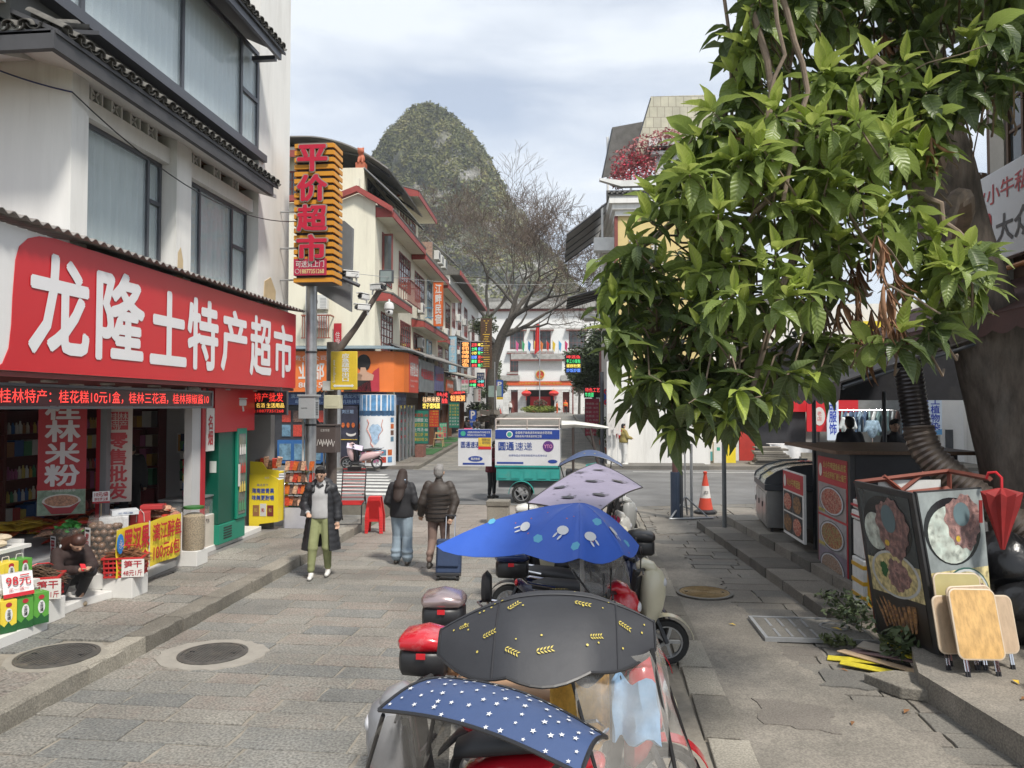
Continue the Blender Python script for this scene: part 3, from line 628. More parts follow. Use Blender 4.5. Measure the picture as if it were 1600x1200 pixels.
# right end of the shop front: red post, white strip, glass cabinet, fridge
t=thing('red_shop_post','broad red end panel of the shop front with a white vertical strip','post',(0,0,0))
obj('panel',B(-6.42,-6.30,12.35,13.9,2.2,3.0),SIGNRED,t); obj('panel',B(-6.42,-6.305,11.94,12.05,.2,2.95),RB,t); obj('grey_jamb',B(-6.46,-6.33,11.66,11.935,.2,2.95),MATS['door_white'],t)
obj('strip',B(-6.42,-6.295,12.06,12.33,1.9,2.62),OFFW,t); text('名\n烟',.16,.5,REDP,(-6.295,12.11,2.0),'x+',t,.004,.02)
def fridge():
    t=thing('drinks_fridge','dark green upright drinks fridge with a glass door at the end of the shop','fridge',(-6.62,13.2,.25))
    G=mat('fridge_green',(.004,.085,.055),.35,var=.05); G2=mat('fridge_green_light',(.01,.22,.14),.35,var=.05)
    obj('cabinet',B(-.36,.28,-.62,.38,.35,2.0),G,t,bevel=.01)
    obj('base',B(-.36,.30,-.62,.38,.0,.345),G2,t,bevel=.01)
    d=obj('door',B(.285,.33,-.02,.37,.36,2.0),G2,t,bevel=.006)
    b=B(.331,.338,.04,.31,.44,1.9); obj('door_glass',b,mat('fridge_glass',(.16,.18,.15),.08,var=.4,vs=5),d)
    obj('handle',B(.34,.37,-.0,.025,.95,1.35),OFFW,d)
    b=MB()
    for k in range(5): b.box(.3005,.306,-.45,-.15,.08+k*.045,.10+k*.045)
    obj('vent_grille',b,BLACK,t)
    W=mat('fridge_print',(.62,.66,.62),.5,var=0); text('汉\n家\n冷\n饮',.2,.9,W,(-.30,-.622,.45),'y-',t,.003,0); obj('label_plate',B(-.12,.12,-.626,-.6205,1.6,1.93),mat('plate_green',(.003,.04,.03),.5),t); text('饮\n料',.09,.2,W,(-.045,-.627,1.66),'y-',t,.003)
    obj('sticker',B(.12,.24,-.626,-.6205,1.25,1.45),W,t)
    for k,c in enumerate((GC[5],GC[6],GC[0],GC[8])):
        for j in range(3): link('bottle',bottle_mesh(c),t,(.345,.08+j*.09,.5+k*.34)).scale=(.25,1,.8)
fridge()
def counter():
    t=thing('glass_counter','white glass-topped counter with a poster front beside the green fridge','counter',(0,0,0))
    obj('body',B(-6.95,-6.42,11.75,13.15,.2,.80),mat('counter_white',(.62,.60,.56),.4,var=.03),t,bevel=.01)
    obj('glass_case',B(-6.93,-6.44,11.77,13.13,.805,1.10),GLASSC,t)
    obj('top_rail',B(-6.95,-6.42,11.75,13.15,1.101,1.125),STEEL,t)
    b=MB(); 
    for k in range(9): b.box(-6.85,-6.5,11.85+k*.14,11.95+k*.14,.81,.86+.03*(k % 3))
    obj('wares',b,col_mat((.25,.16,.10),.6),t)
    P=obj('poster',B(-6.418,-6.412,12.2,13.13,.21,.79),mat('poster_beige',(.60,.54,.46),.5,var=.08,vs=3),t)
    b=MB(); b.prism([(12.95,.215),(12.72,.215),(12.68,.33),(12.70,.46),(12.78,.58),(12.90,.66),(13.06,.68),(13.12,.62),(13.12,.5),(13.0,.46),(12.93,.36)],-6.411,-6.406,'x'); obj('poster_arm',b,mat('poster_skin',(.50,.34,.25),.5,var=.1),P)
    text('汽水',.14,.09,BLACK,(-6.411,12.28,.66),'x+',P,.003,0)
counter()
t=thing('snack_tower','small rack stacked with candy tins on the glass counter','display rack',(-6.62,12.15,1.13))
for k in range(7):
    obj('tin_row',B(-.09,.09,-.10,.10,k*.13,k*.13+.12),(GC[9],GC[3],GC[6],GC[0],GC[0],GC[8],GC[3])[k],t,bevel=.02)
t=thing('sachet_rack','dark hanging rack of green sachets on the white panel inside the shop','display rack',(-8.0,14.6,.95))
obj('board',B(-.17,.17,0,.03,0,1.15),mat('rack_navy',(.02,.03,.07),.5),t)
for k in range(5):
    for j in range(3): obj('sachet',MB().ob((-.11+j*.11,-.03,.12+k*.2),(.09,.03,.16),(.15,0,0)),GC[5] if (k+j) % 3 else GC[8],t)
t=thing('till_screen','small tablet till on a grey stand at the shop counter','till',(-7.55,11.3,1.12),math.radians(35))
obj('stand',MB().prism([(-.08,0),(.12,0),(.02,.2),(-.02,.2)],-.1,.1),mat('till_grey',(.25,.26,.28),.5),t); obj('screen',MB().ob((-.03,-.03,.27),(.22,.02,.28),(.3,0,.2)),mat('screen_dark',(.05,.07,.1),.2),t)
t=thing('shop_table','long grey covered sales table inside the shop front behind the snack packs','table',(-7.6,10.4,.165))
obj('top',B(-.95,.9,-1.9,1.3,.52,.58),mat('table_grey',(.36,.36,.36),.6),t); obj('front_panel',B(-.9,.78,-1.8,-1.76,0,.519),MATS['table_grey'],t); obj('front_panel',B(.72,.78,-1.75,1.2,0,.519),MATS['table_grey'],t)
# goods heaped on the table: each flat pack is a part of its pile
def pile(name,label,loc,rz,n,cols,size,spread,h,part='snack_pack'):
    t=thing(name,label,'goods',loc,rz); mes=[]
    for c in cols:
        b=MB(); w,d,th=size
        b.sheet(lambda u,v: ((u-.5)*w*(1+.08*math.sin(v*PI)),(v-.5)*d,th*(math.sin(u*PI)**.6)*(math.sin(v*PI)**.6)+.004),5,4,.006); mes.append(mesh_of(part,b,c,True,60))
    for k in range(n):
        x,y=R.uniform(-spread[0],spread[0]),R.uniform(-spread[1],spread[1]); z=h*(k/n)*(1-.5*(abs(x)/spread[0]))
        link(part,R.choice(mes),t,(x,y,z),(R.uniform(-.25,.25),R.uniform(-.2,.2),R.uniform(-.5,.5)))
    return t
FOILO=mat('foil_orange',(.50,.12,.03),.3,var=.5,vs=20); FOILY=mat('foil_yellow',(.62,.42,.05),.35,var=.3,vs=16); FOILR=mat('foil_red',(.45,.05,.03),.3,var=.5,vs=24)
FOILM=mat('foil_mixed',(.50,.30,.20),.25,var=.7,vs=28); FOILD=mat('foil_dark',(.14,.08,.06),.25,var=.7,vs=26)
pile('snack_pile','stacked orange and yellow snack packs on the long sales table',(-8.3,10.6,.75),.5,46,[FOILO,FOILY,FOILY],(.34,.24,.03),(.55,.35),.24)
pile('snack_pile','heap of dark and purple foil snack bags behind the clear bag of brown fruit',(-7.1,10.1,.76),.5,60,[FOILD,FOILM,FOILR],(.24,.18,.04),(.45,.4),.30)
pile('snack_pile','tall pile of red and white foil snack bags behind the yellow banner',(-6.45,10.9,.80),.3,64,[FOILR,FOILM],(.24,.18,.035),(.17,.30),.38)
pile('snack_pile','row of red jars and packs at the back of the shop table',(-7.8,11.6,.76),.4,40,[FOILR,FOILD,FOILO],(.2,.15,.05),(.6,.25),.2)
def gift(loc,rz,size,c,label,txt=None,handle=True,tc_=None,cat='gift box'):
    t=thing('gift_box',label,cat,loc,rz); w,d,h=size
    obj('box',B(-w/2,w/2,-d/2,d/2,0,h),c,t,bevel=.004)
    if handle:
        b=MB(); b.tube([(-w*.2,-d/2-.004,h*.6),(-w*.17,-d/2-.02,h*.95),(0,-d/2-.01,h*1.12),(w*.17,-d/2-.02,h*.95),(w*.2,-d/2-.004,h*.6)],.005,5); obj('handle',b,OFFW,t)
    if txt: text(txt,w*.55,h*.3,tc_ or REDP,(-w*.28,-d/2,h*.3),'y-',t,.004,.01)
    return t
gift((-6.55,10.0,.78),math.radians(30),(.36,.22,.34),mat('gift_white',(.62,.62,.62),.5,var=.2,vs=18),'white printed gift box standing on the snack table','罗汉果',False,col_mat((.1,.15,.3),.5))
gift((-6.38,10.35,.80),math.radians(30),(.26,.2,.34),mat('gift_red',(.42,.04,.04),.45,var=.15),'red gift bag with cord handle beside the white gift box',None,True)
gift((-6.5,10.15,1.125),math.radians(40),(.34,.24,.07),mat('gift_white3',(.60,.62,.64),.5,var=.1),'flat white box with blue print lying on top of the gift boxes','三花酒',False,col_mat((.1,.15,.3),.5))
gift((-6.35,10.6,1.145),math.radians(20),(.30,.22,.06),MATS['gift_red'],'flat red and white box lying on top of the red gift bag',None,False)
# clear bags of dried fruit
def fruit_bag(name,label,loc,r,h,fr,c,n,bandlabel=None,lid=None,film=glass('bag_film',(.5,.48,.45),.13,.15),part='monk_fruit',seeds=False):
    t=thing(name,label,'goods bag',loc)
    if seeds:
        obj('contents',MB().lathe([(r*.9,.0),(r*.97,.04),(r*.97,h*.9),(r*.6,h*.97),(.01,h)],20),c,t,True)
    else:
        mes=mesh_of(part,MB().ell((0,0,0),(fr,fr,fr*.92),10,7),c,True,80); z=fr; k=0
        while z<h:
            m=max(4,int(2*PI*(r-fr)/(fr*2.05)))
            for j in range(m):
                a=2*PI*(j+(k % 2)*.5)/m+R.uniform(-.1,.1)
                if math.sin(a)>.75: continue
                link(part,mes,t,((r-fr)*math.cos(a)+R.uniform(-.01,.01),(r-fr)*math.sin(a),z+R.uniform(-.01,.01))).scale=(R.uniform(.85,1.12),)*3
            z+=fr*1.7; k+=1
        obj('core',MB().lathe([(r-fr*1.7,0),(r-fr*1.7,h*.9)],12),c,t)
    b=MB(); b.sheet(lambda u,v: ((r*(1.03+.03*math.sin(u*40+v*9))*(1-.25*max(0,v-.85)*4))*math.cos(2*PI*u),(r*(1.03+.03*math.sin(u*40+v*9))*(1-.25*max(0,v-.85)*4))*math.sin(2*PI*u),h*1.1*v),40,8)
    obj('clear_film',b,film,t,True)
    if bandlabel:
        k=obj('label',B(-.07,.07,-r*1.09,-r*1.08,h*.28,h*.9),mat('label_white',(.74,.72,.70),.5,var=.02),t,rot=(0,0,-.5))
        text(bandlabel,.085,h*.42,REDP,(-.042,-r*1.09,h*.36),'y-',k,.004,.02,lead=.95); obj('label_bar',B(-.05,.05,-r*1.10,-r*1.092,h*.82,h*.86),BLACK,k)
    if lid: obj('lid',MB().lathe([(r*.9,h*1.1),(r*.92,h*1.16),(.01,h*1.165)],18),lid,t,True)
    return t
MF=mat('monk_fruit_brown',(.15,.085,.05),.35,var=.35,vs=14,rnd=.25)
fruit_bag('fruit_bag','large clear bag of round brown monk fruit with a white label, beside the crouching girl',(-6.42,9.62,.46),.22,.66,.046,MF,0,'罗\n汉\n果')
tB=fruit_bag('fruit_bag','smaller clear bag of fruit topped with green leaf packs, behind the crouching girl',(-6.85,9.5,.50),.19,.50,.044,MF,0,'罗')
b=MB()
for k in range(90):
    a,q=R.uniform(0,2*PI),R.uniform(0,.19); c=V((q*math.cos(a),q*math.sin(a),.50+.12*(1-q/.19)+R.uniform(-.02,.03))); u=V((R.uniform(-1,1),R.uniform(-1,1),R.uniform(-.3,.3))).normalized()*.035; w=u.orthogonal().normalized()*.025
    b.add([c-u,c+w,c+u,c-w],[(0,1,2,3)])
obj('leaf_sprigs',b,mat('sprig_green',(.08,.38,.07),.5,var=.3),tB,kind='stuff')
fruit_bag('seed_bag','tall clear bag of pale dried seeds on a white box in front of the counter',(-6.17,11.45,.40),.17,.58,.02,mat('pale_seeds',(.34,.27,.17),.7,var=.7,vs=70,bump=1,bs=90),0,None,mat('green_lid',(.03,.15,.03),.5),seeds=True)
fruit_bag('seed_bag','clear bag of orange dried goods between the yellow banner and the pale seed bag',(-6.33,11.15,.42),.12,.62,.02,mat('orange_goods',(.42,.14,.07),.7,var=.5,vs=60,bump=1,bs=90),0,None,None,seeds=True)
# white boxes and plinth
WBX=mat('white_box',(.70,.69,.66),.55,var=.04,dirt=.25,dc=(.4,.38,.34),dsc=3)
def wbox(x0,x1,y0,y1,z0,z1,label,name='white_box',cat='box'):
    o=obj(name,B(x0,x1,y0,y1,z0,z1),WBX,bevel=.006); tag(o,label,cat)
wbox(-6.36,-6.02,11.28,11.62,.16,.395,'small white box under the pale seed bag')
wbox(-6.27,-5.86,9.34,9.7,.16,.42,'small white box under the red basket by the yellow banner')
wbox(-6.36,-6.13,8.12,8.45,.16,.42,'narrow white box under the basket at the lower left')
wbox(-6.9,-6.16,9.35,10.0,.265,.46,'wide white box under the large bag of brown monk fruit')
t=thing('white_plinth','low white ledge running along the shop front under the goods','plinth',(0,0,0))
obj('ledge',MB().prism([(-6.06,6.0),(-6.22,8.9),(-6.12,9.33),(-6.30,9.34),(-6.45,14.6),(-7.4,14.6),(-7.4,6.0)][::1],.16,.262,'z'),WBX,t,bevel=.01)
# baskets of dried bamboo shoots with cards
def basket(loc,rz,label,dark):
    t=thing('shoot_basket',label,'basket',loc,rz); RP=mat('basket_red',(.50,.03,.03),.45,var=.1)
    w,d,h=.46,.34,.24
    for s in (-1,1):
        b=MB()
        for k in range(9): x=-w/2+w*k/8; b.ob((x*.95,s*d/2*.95,h/2),(.012,.012,h),(-s*.1,0,0))
        for k in range(4): b.box(-w/2,w/2,s*d/2*(.9+.03*k)-.006,s*d/2*(.9+.03*k)+.006,h*k/4,h*k/4+.022)
        obj('lattice_side',b,RP,t); b=MB()
        for k in range(7): y=-d/2+d*k/6; b.ob((s*w/2*.95,y*.95,h/2),(.012,.012,h),(0,s*.1,0))
        for k in range(4): b.box(s*w/2*(.92+.02*k)-.006,s*w/2*(.92+.02*k)+.006,-d/2,d/2,h*k/4,h*k/4+.022)
        obj('lattice_side',b,RP,t)
    b=MB(); W,D=w/2+.02,d/2+.02
    b.box(-W,W,-D,-D+.03,h,h+.02); b.box(-W,W,D-.03,D,h,h+.02); b.box(-W,-W+.03,-D+.031,D-.031,h,h+.02); b.box(W-.03,W,-D+.031,D-.031,h,h+.02); obj('rim',b,RP,t)
    obj('bottom',B(-w/2+.03,w/2-.03,-d/2+.03,d/2-.03,0,.02),RP,t)
    b=MB()
    for k in range(420):
        a=R.uniform(-.5,.5); l=R.uniform(.12,.30); x,y=R.uniform(-.2,.2),R.uniform(-.13,.13); z=h*.75+R.uniform(0,.17)*(1-abs(x)/.3)
        p=V((x,y,z)); q=V((math.cos(a),math.sin(a),R.uniform(-.35,.25)))*l/2; b.tube([p-q,p+V((0,0,.02)),p+q],[.004,.009,.004],4,.5)
    obj('dried_shoots',b,dark,t,kind='stuff')
    b=MB(); b.tube([(-.1,-.15,h+.12),(0,-.1,h+.165),(.1,0,h+.15),(.12,.1,h+.11)],.008,5); obj('red_tie',b,RP,t)
    k=obj('price_card',B(0,.27,-D-.012,-D-.006,.01,.24),mat('card_white2',(.70,.68,.64),.5,var=.03),t)
    text('笋干',.21,.09,REDP,(.03,-D-.012,.135),'y-',k,.003,.02); text('48元1斤',.23,.075,REDP,(.02,-D-.012,.03),'y-',k,.003,.01)
basket((-6.05,9.5,.425),math.radians(18),'red plastic basket of reddish dried bamboo shoots on the white box',mat('shoots_red',(.20,.085,.035),.7,var=.4,vs=20))
basket((-6.36,8.30,.425),math.radians(25),'red basket of dark dried bamboo shoots next to the ninety-eight yuan card',mat('shoots_dark',(.10,.06,.035),.8,var=.4,vs=20))
# yellow banner
t=thing('price_banner','long yellow cloth banner with red prices hanging from the front of the goods table','banner',(0,0,0))
YB=mat('banner_yellow',(.78,.60,.04),.55,var=.04,vs=6)
for k,(y0,y1) in enumerate(((9.30,10.02),(10.04,10.86))):
    b=MB(); b.sheet(lambda u,v: (-6.06-.0*u+.02*math.sin(u*9+k)*(1-v)+.008*math.sin(v*8),y0+(y1-y0)*u,.42+(.62+.02*math.sin(u*PI))*v),16,6,.003); obj('cloth',b,YB,t,True)
    b=B(-6.045,-6.035,y1-.014,y1+.004,.40,1.06); obj('edge_trim',b,OFFW,t)
RT=mat('banner_print_red',(.50,.02,.03),.5,var=0)
text('罗汉果',.56,.30,RT,(-6.03,9.43,.72),'x+',t,.004,.035); text('X3盒',.40,.22,RT,(-6.03,9.58,.47),'x+',t,.004,.03)
text('漓江醉鱼',.74,.24,RT,(-6.03,10.08,.76),'x+',t,.004,.02); text('100元6包',.68,.22,RT,(-6.03,10.10,.49),'x+',t,.004,.02)
obj('blue_seal',MB().prism([(9.34+.07*math.cos(a),.86+.13*math.sin(a)) for a in [k*PI/8 for k in range(16)]],-6.032,-6.024,'x'),col_mat((.03,.20,.55),.5),t); text('永',.09,.12,OFFW,(-6.02,9.295,.80),'x+',t,.002)
# lower left display
t=thing('display_stand','white two-shelf display stand at the lower left corner','display stand',(0,0,0))
obj('top_board',B(-7.3,-6.42,7.2,8.25,1.02,1.06),WBX,t); obj('middle_board',B(-7.3,-6.16,7.0,8.06,.665,.705),WBX,t); obj('back_board',B(-7.3,-6.55,8.26,8.30,.27,1.1),WBX,t); obj('front_board',B(-6.9,-6.22,7.0,8.0,.27,.66),WBX,t); obj('base',B(-7.0,-6.0,6.9,7.98,.10,.262),WBX,t)
t=thing('cloth_bundle','folded cream loofah bundles on the top board at the left edge','bundle',(-6.58,7.85,1.065))
for k in range(4): obj('roll',MB().ell((-.08+.05*(k % 2),.0+k*.03,.05+.05*(k//2)),(.16,.1,.05),12,8,(0,0,.3*k)),mat('loofah',(.55,.46,.33),.9,var=.2,vs=20,bump=.4),t,True)
GY=mat('carton_yellow',(.75,.58,.06),.4,var=.1); GG=mat('carton_green',(.10,.32,.05),.4,var=.1); GO=mat('carton_orange',(.70,.30,.05),.4,var=.3,vs=14)
def carton(loc,rz,m,label,w=.15,d=.2,h=.26):
    t=thing('gift_carton',label,'carton',loc,rz)
    obj('box',B(-w/2,w/2,-d/2,d/2,0,h),m,t,bevel=.003)
    obj('dark_base_print',MB().prism([(-w/2,.001),(w/2,.001),(w/2,h*.26),(w*.2,h*.2),(0,h*.34),(-w*.25,h*.2),(-w/2,h*.32)],-d/2-.003,-d/2-.0005),mat('carton_dark_green',(.02,.10,.03),.4),t)
    obj('oval_badge',MB().prism([(.036*math.cos(a),h*.55+.07*math.sin(a)) for a in [k*PI/8 for k in range(16)]],-d/2-.006,-d/2-.0035),mat('badge_white',(.72,.72,.70),.4,var=0),t)
    text('三\n花\n酒',.035,.1,BLACK,(-.017,-d/2-.006,h*.55-.05),'y-',t,.002,.01)
    obj('red_print',MB().prism([(.03*math.cos(a),h*.86+.025*math.sin(a)) for a in [k*PI/6 for k in range(12)]],-d/2-.004,-d/2-.0015),REDP,t)
    b=MB(); b.tube([(-w*.25,0,h),(-w*.2,0,h+.05),(w*.2,0,h+.05),(w*.25,0,h)],.005,5); obj('handle',b,OFFW,t)
for k in range(4): carton((-6.20+.05*k,7.35+.175*k,.265),math.radians(62),GY if k<2 else GG,('yellow gift carton with handle, leftmost of the bottom row','yellow gift carton with handle, second of the bottom row','green gift carton with handle, third of the bottom row','green gift carton with handle, right end of the bottom row')[k],.16,.2,.34)
for k in range(5): carton((-6.34+.015*k,7.15+.185*k,.71),math.radians(75),(GO,GO,GY,GY,GG)[k],('orange carton at the left edge on the middle board','orange carton second on the middle board','yellow carton third on the middle board','yellow carton fourth on the middle board','green carton at the right end of the middle board')[k],.17,.18,.25)
t=thing('price_tent','folded white price card reading 98 yuan with a red lower strip','price tag',(-6.10,7.62,.625),math.radians(62))
obj('front',MB().ob((0,-.05,.12),(.30,.004,.25),(-.25,0,0)),MATS['card_white'],t); obj('back',MB().ob((0,.05,.12),(.30,.004,.25),(.25,0,0)),MATS['card_white'],t); obj('strip',MB().ob((0,-.078,.018),(.30,.006,.04),(-.25,0,0)),RT,t)
fc=((1,0,0),(0,math.sin(-.25)*-1,math.cos(.25)),(0,-math.cos(.25),math.sin(.25)))
text('98元',.24,.11,RT,(-.12,-.066,.11),fc,t,.008,.01); text('买一送一',.2,.04,RT,(-.10,-.076,.055),fc,t,.008)
obj('paper_bag',B(-6.6,-6.22,6.95,7.2,.27,.62),mat('brown_bag',(.14,.06,.03),.6),bevel=.01); tag(bpy.data.objects['paper_bag'],'brown paper bag at the very left beside the yellow cartons','bag')
# yellow fruit stand and snack rack beyond the fridge
t=thing('snack_stand','yellow cardboard stand advertising green fruit beside the green fridge','display stand',(-6.47,14.75,.16))
YC=mat('stand_yellow',(.78,.60,.03),.5,var=.05)
obj('front',MB().prism([(-.30,0),(-.14,0),(-.08,.12),(.30,.17),(.30,1.02),(.12,1.12),(-.30,1.12)],-.02,0),YC,t)
obj('side',B(.28,.30,.002,.5,.17,1.0),YC,t)
obj('tray',MB().prism([(-.3,1.13),(.3,1.05),(.3,1.2),(.05,1.22),(-.05,1.36),(-.3,1.38)],.0,.02),YC,t); obj('tray',MB().prism([(-.3,1.13),(.3,1.13),(.3,1.16),(-.3,1.16)],.021,.4),YC,t)
BL=col_mat((.03,.07,.35),.5)
text('海南嫩青果',.46,.10,BL,(-.24,-.02,.74),'y-',t,.004,.02); text('味美更耐嚼',.46,.10,BL,(-.24,-.02,.60),'y-',t,.004,.02); text('最点天下',.24,.05,BL,(-.14,-.02,.88),'y-',t,.004); text('和天',.1,.04,OFFW,(.02,-.02,1.03),'y-',t,.004)
for k,c in enumerate((GC[4],GC[8],GC[7])): q=obj('bag_print',B(-.22+k*.15,-.09+k*.15,-.026,-.0205,.28,.50+.03*(k==1)),c,t); text('和',.06,.08,REDP if k==1 else GC[6],(-.19+k*.15,-.026,.36),'y-',q,.003,.01)
for k in range(6): obj('snack_pack',MB().ob((-.22+k*.09,.2,1.30+.03*(k % 3)),(.10,.06,.2),(.3,.2*(k % 2),.3)),(FOILD,FOILR,FOILM)[k % 3],t)
t=thing('wire_rack','tall wire rack crammed with orange snack bags behind the yellow stand','rack',(-5.85,15.25,.16))
b=MB()
for x in (-.30,.30):
    for y in (-.25,.25): b.tube([(x,y,0),(x,y,1.25)],.01,5)
obj('frame',b,CHROME,t)
for k in range(4):
    z=.45+k*.24; obj('wire_shelf',B(-.30,.30,-.25,.25,z-.01,z),CHROME,t)
    for j in range(7): obj('snack_pack',MB().ob((-.25+j*.085,-.2+.03*(j % 2),z+.10),(.09,.05,.19),(-.2,.1*(j % 3),.2*(j % 2))),(FOILR,FOILO,FOILD,FOILM)[(j+k) % 4] if not (k==0 and j>4) else col_mat((.12,.42,.65),.3),t)
obj('white_base_panel',B(-.29,.29,-.24,.24,.0,.42),mat('base_lilac',(.45,.45,.50),.5),t)
# ---------------------------------------------------------------- street furniture by the corner
def lounge_chair():
    t=thing('folding_lounger','black tube folding lounger with red woven strips on the left pavement','chair',(-5.0,15.9,.16),math.radians(8))
    for s in (-1,1):
        b=MB(); b.tube([(s*.25,-.38,.0),(s*.25,-.34,.38),(s*.25,-.30,.42),(s*.25,.05,.45),(s*.25,.28,1.12),(s*.20,.31,1.20)],.014,6); b.tube([(s*.27,.35,0),(s*.27,.0,.62),(s*.27,-.36,.64)],.012,6); obj('side_frame',b,BLACK,t,True)
    b=MB(); b.tube([(-.20,.31,1.20),(0,.32,1.23),(.20,.31,1.20)],.014,6); b.tube([(-.25,-.38,.02),(.25,-.38,.02)],.012,6); obj('cross_tube',b,BLACK,t,True)
    RS=mat('strap_red',(.55,.03,.03),.5); n=14
    for k in range(n):
        q=k/(n-1); y,z=(-.30+.35*min(1,q/.3),.43+.02*min(1,q/.3)) if q<.3 else (.05+.23*(q-.3)/.7,.45+.67*(q-.3)/.7)
        obj('strap',MB().ob((0,y-.008,z),(.49,.008,.034),(math.radians(0 if q<.3 else 71),0,0)),RS,t)
        obj('strap_edge',MB().ob((0,y-.004,z-.02),(.49,.006,.012),(math.radians(0 if q<.3 else 71),0,0)),BLACK,t)
    obj('head_pad',MB().ob((0,.25,1.13),(.30,.03,.10),(.25,0,0)),BLACK,t,bevel=.01)
lounge_chair()
def stools():
    RP=mat('stool_red',(.58,.025,.025),.38,var=.06)
    for k in range(7):
        t=thing('plastic_stool','red plastic stool, %s' % ('topmost of the nested stack in the street','second from the top of the red stack','third from the top of the red stack','middle one of the red stack','third from the bottom of the red stack','second from the bottom of the red stack','bottom one of the red stack standing on the paving')[6-k],'stool',(-4.42,15.62,.004+k*.055),.1,'nested red plastic stools')
        if k in (0,6): obj('seat',MB().prism([(-.13,-.11),(.13,-.11),(.13,.11),(-.13,.11)],.40,.425,'z'),RP,t,bevel=.015)
        for sx in (-1,1):
            for sy in (-1,1):
                b=MB(); b.add([(sx*.19,sy*.16,0),(sx*.12,sy*.17,0),(sx*.19,sy*.09,0),(sx*.13,sy*.11,.40),(sx*.08,sy*.11,.40),(sx*.13,sy*.06,.40)],[(0,1,4,3),(0,3,5,2),(1,0,2),(3,4,5),(4,1,2,5)]); obj('leg',b,RP,t)
        b=MB(); b.prism([(-.155,.24),(.155,.24),(.13,.40),(-.13,.40)],-.135,-.115); obj('skirt',b,RP,t); b=MB(); b.prism([(-.155,.24),(.155,.24),(.13,.40),(-.13,.40)],.115,.135); obj('skirt',b,RP,t)
stools()
def pole(name,label,x,y,z0,z1,r,m,cat='pole',rt=None):
    t=thing(name,label,cat,(x,y,z0)); obj('shaft',MB().tube([(0,0,0),(0,0,z1-z0)],[r,rt or r],14),m,t,True); return t
t=pole('utility_pole','thick grey steel pole at the right end of the red shop sign',-5.66,15.15,.15,5.4,.115,STEEL)
for z in (.9,2.1,3.6): obj('clamp',MB().tube([(0,0,z),(0,0,z+.04)],.125,14),BLACK,t)
b=MB(); b.tube([(-.16,0,0),(-.15,-.02,2.2),(-.13,-.05,2.6)],.022,7); obj('conduit',b,PVCW,t,True)
t=thing('meter_box','light grey electrical cabinet mounted on the steel pole','electrical box',(-5.50,14.85,2.40))
obj('cabinet',B(-.26,.08,-.12,.13,0,.45),mat('box_grey',(.40,.42,.43),.5,metal=.2,var=.06),t,bevel=.008); obj('lid',B(-.28,.11,-.14,.15,.452,.49),MATS['box_grey'],t)
b=MB()
for k in range(8): b.box(.081,.086,-.06,.06,.08+k*.035,.095+k*.035)
obj('louvres',b,DARKGREY,t); text('电表箱',.12,.03,DARKGREY,(-.2,-.12,.2),'y-',t,.003)
t=thing('led_sign','black hanging LED sign with red and yellow characters and a phone number','sign',(-6.12,14.0,2.50))
obj('panel',B(-.42,.42,-.04,.04,0,.44),mat('led_black',(.012,.01,.012),.4),t,bevel=.004); obj('frame',B(-.435,.435,-.03,.03,-.012,.452),DARKGREY,t)
LEDR2=mat('led_red_dim',(.75,.04,.03),.5,var=0,emit=.55); LEDY=mat('led_yellow',(.9,.62,.12),.5,var=0,emit=.5)
text('土特产批发',.72,.17,LEDR2,(-.36,-.04,.24),'y-',t,.004,.01); text('名烟 名酒 生活用品',.76,.09,LEDY,(-.38,-.04,.125),'y-',t,.004,.005); text('电话:18877351268',.74,.07,LEDR2,(-.37,-.04,.03),'y-',t,.004,.0)
for x in (-.3,.3): obj('hanger',B(x-.01,x+.01,-.01,.01,.452,.52),DARKGREY,t)
# vertical slatted sign
t=thing('vertical_sign','tall vertical sign of orange slats with four red characters fixed to the white wall','sign',(-5.385,14.5,5.12))
OR=mat('slat_orange',(.62,.27,.025),.5,var=.08); n=20
obj('core',B(-.36,.36,.03,.48,.0,2.82),mat('sign_core',(.05,.045,.045),.6),t)
for k in range(n):
    z=k*2.84/n
    b=MB(); b.box(-.40,.40,-.02,.015,z,z+.085); b.box(.385,.415,.016,.52,z,z+.085); b.box(-.415,-.385,.016,.52,z,z+.085); obj('slat',b,OR,t)
LR=mat('raised_letter_red',(.50,.02,.05),.4,var=.03); LO=mat('letter_outline',(.30,.26,.22),.5)
for k,ch in enumerate('平价超市'):
    z=2.84-.62-k*.60; text(ch,.60,.52,LO,(-.31,-.05,z-.01),'y-',t,.03,.055,name='letter_edge'); text(ch,.58,.50,LR,(-.30,-.075,z),'y-',t,.012,.035,name='character')
p=obj('phone_plate',B(-.385,.28,-.06,-.022,.13,.46),mat('plate_red',(.42,.03,.07),.45),t); text('可送货上门',.58,.13,OFFW,(-.34,-.06,.29),'y-',p,.004,.01); text('18877351268',.48,.085,mat('pale_yellow',(.75,.65,.30),.5),(-.24,-.06,.165),'y-',p,.004,.01)
obj('phone_ring',MB().tube([(-.31+.045*math.cos(a),-.062,.21+.045*math.sin(a)) for a in [k*PI/6 for k in range(13)]],.005,4),OFFW,p)
for z in (.1,.75,1.5): 
    b=MB(); b.tube([(-.81,.3,z),(-.36,.3,z)],.02,6); obj('bracket',b,STEEL,t)
b=MB(); b.tube([(-.40,.25,-.5),(-.28,.2,-1.2),(-.15,.18,-1.5),(-.30,.3,1.0)],.018,5); 
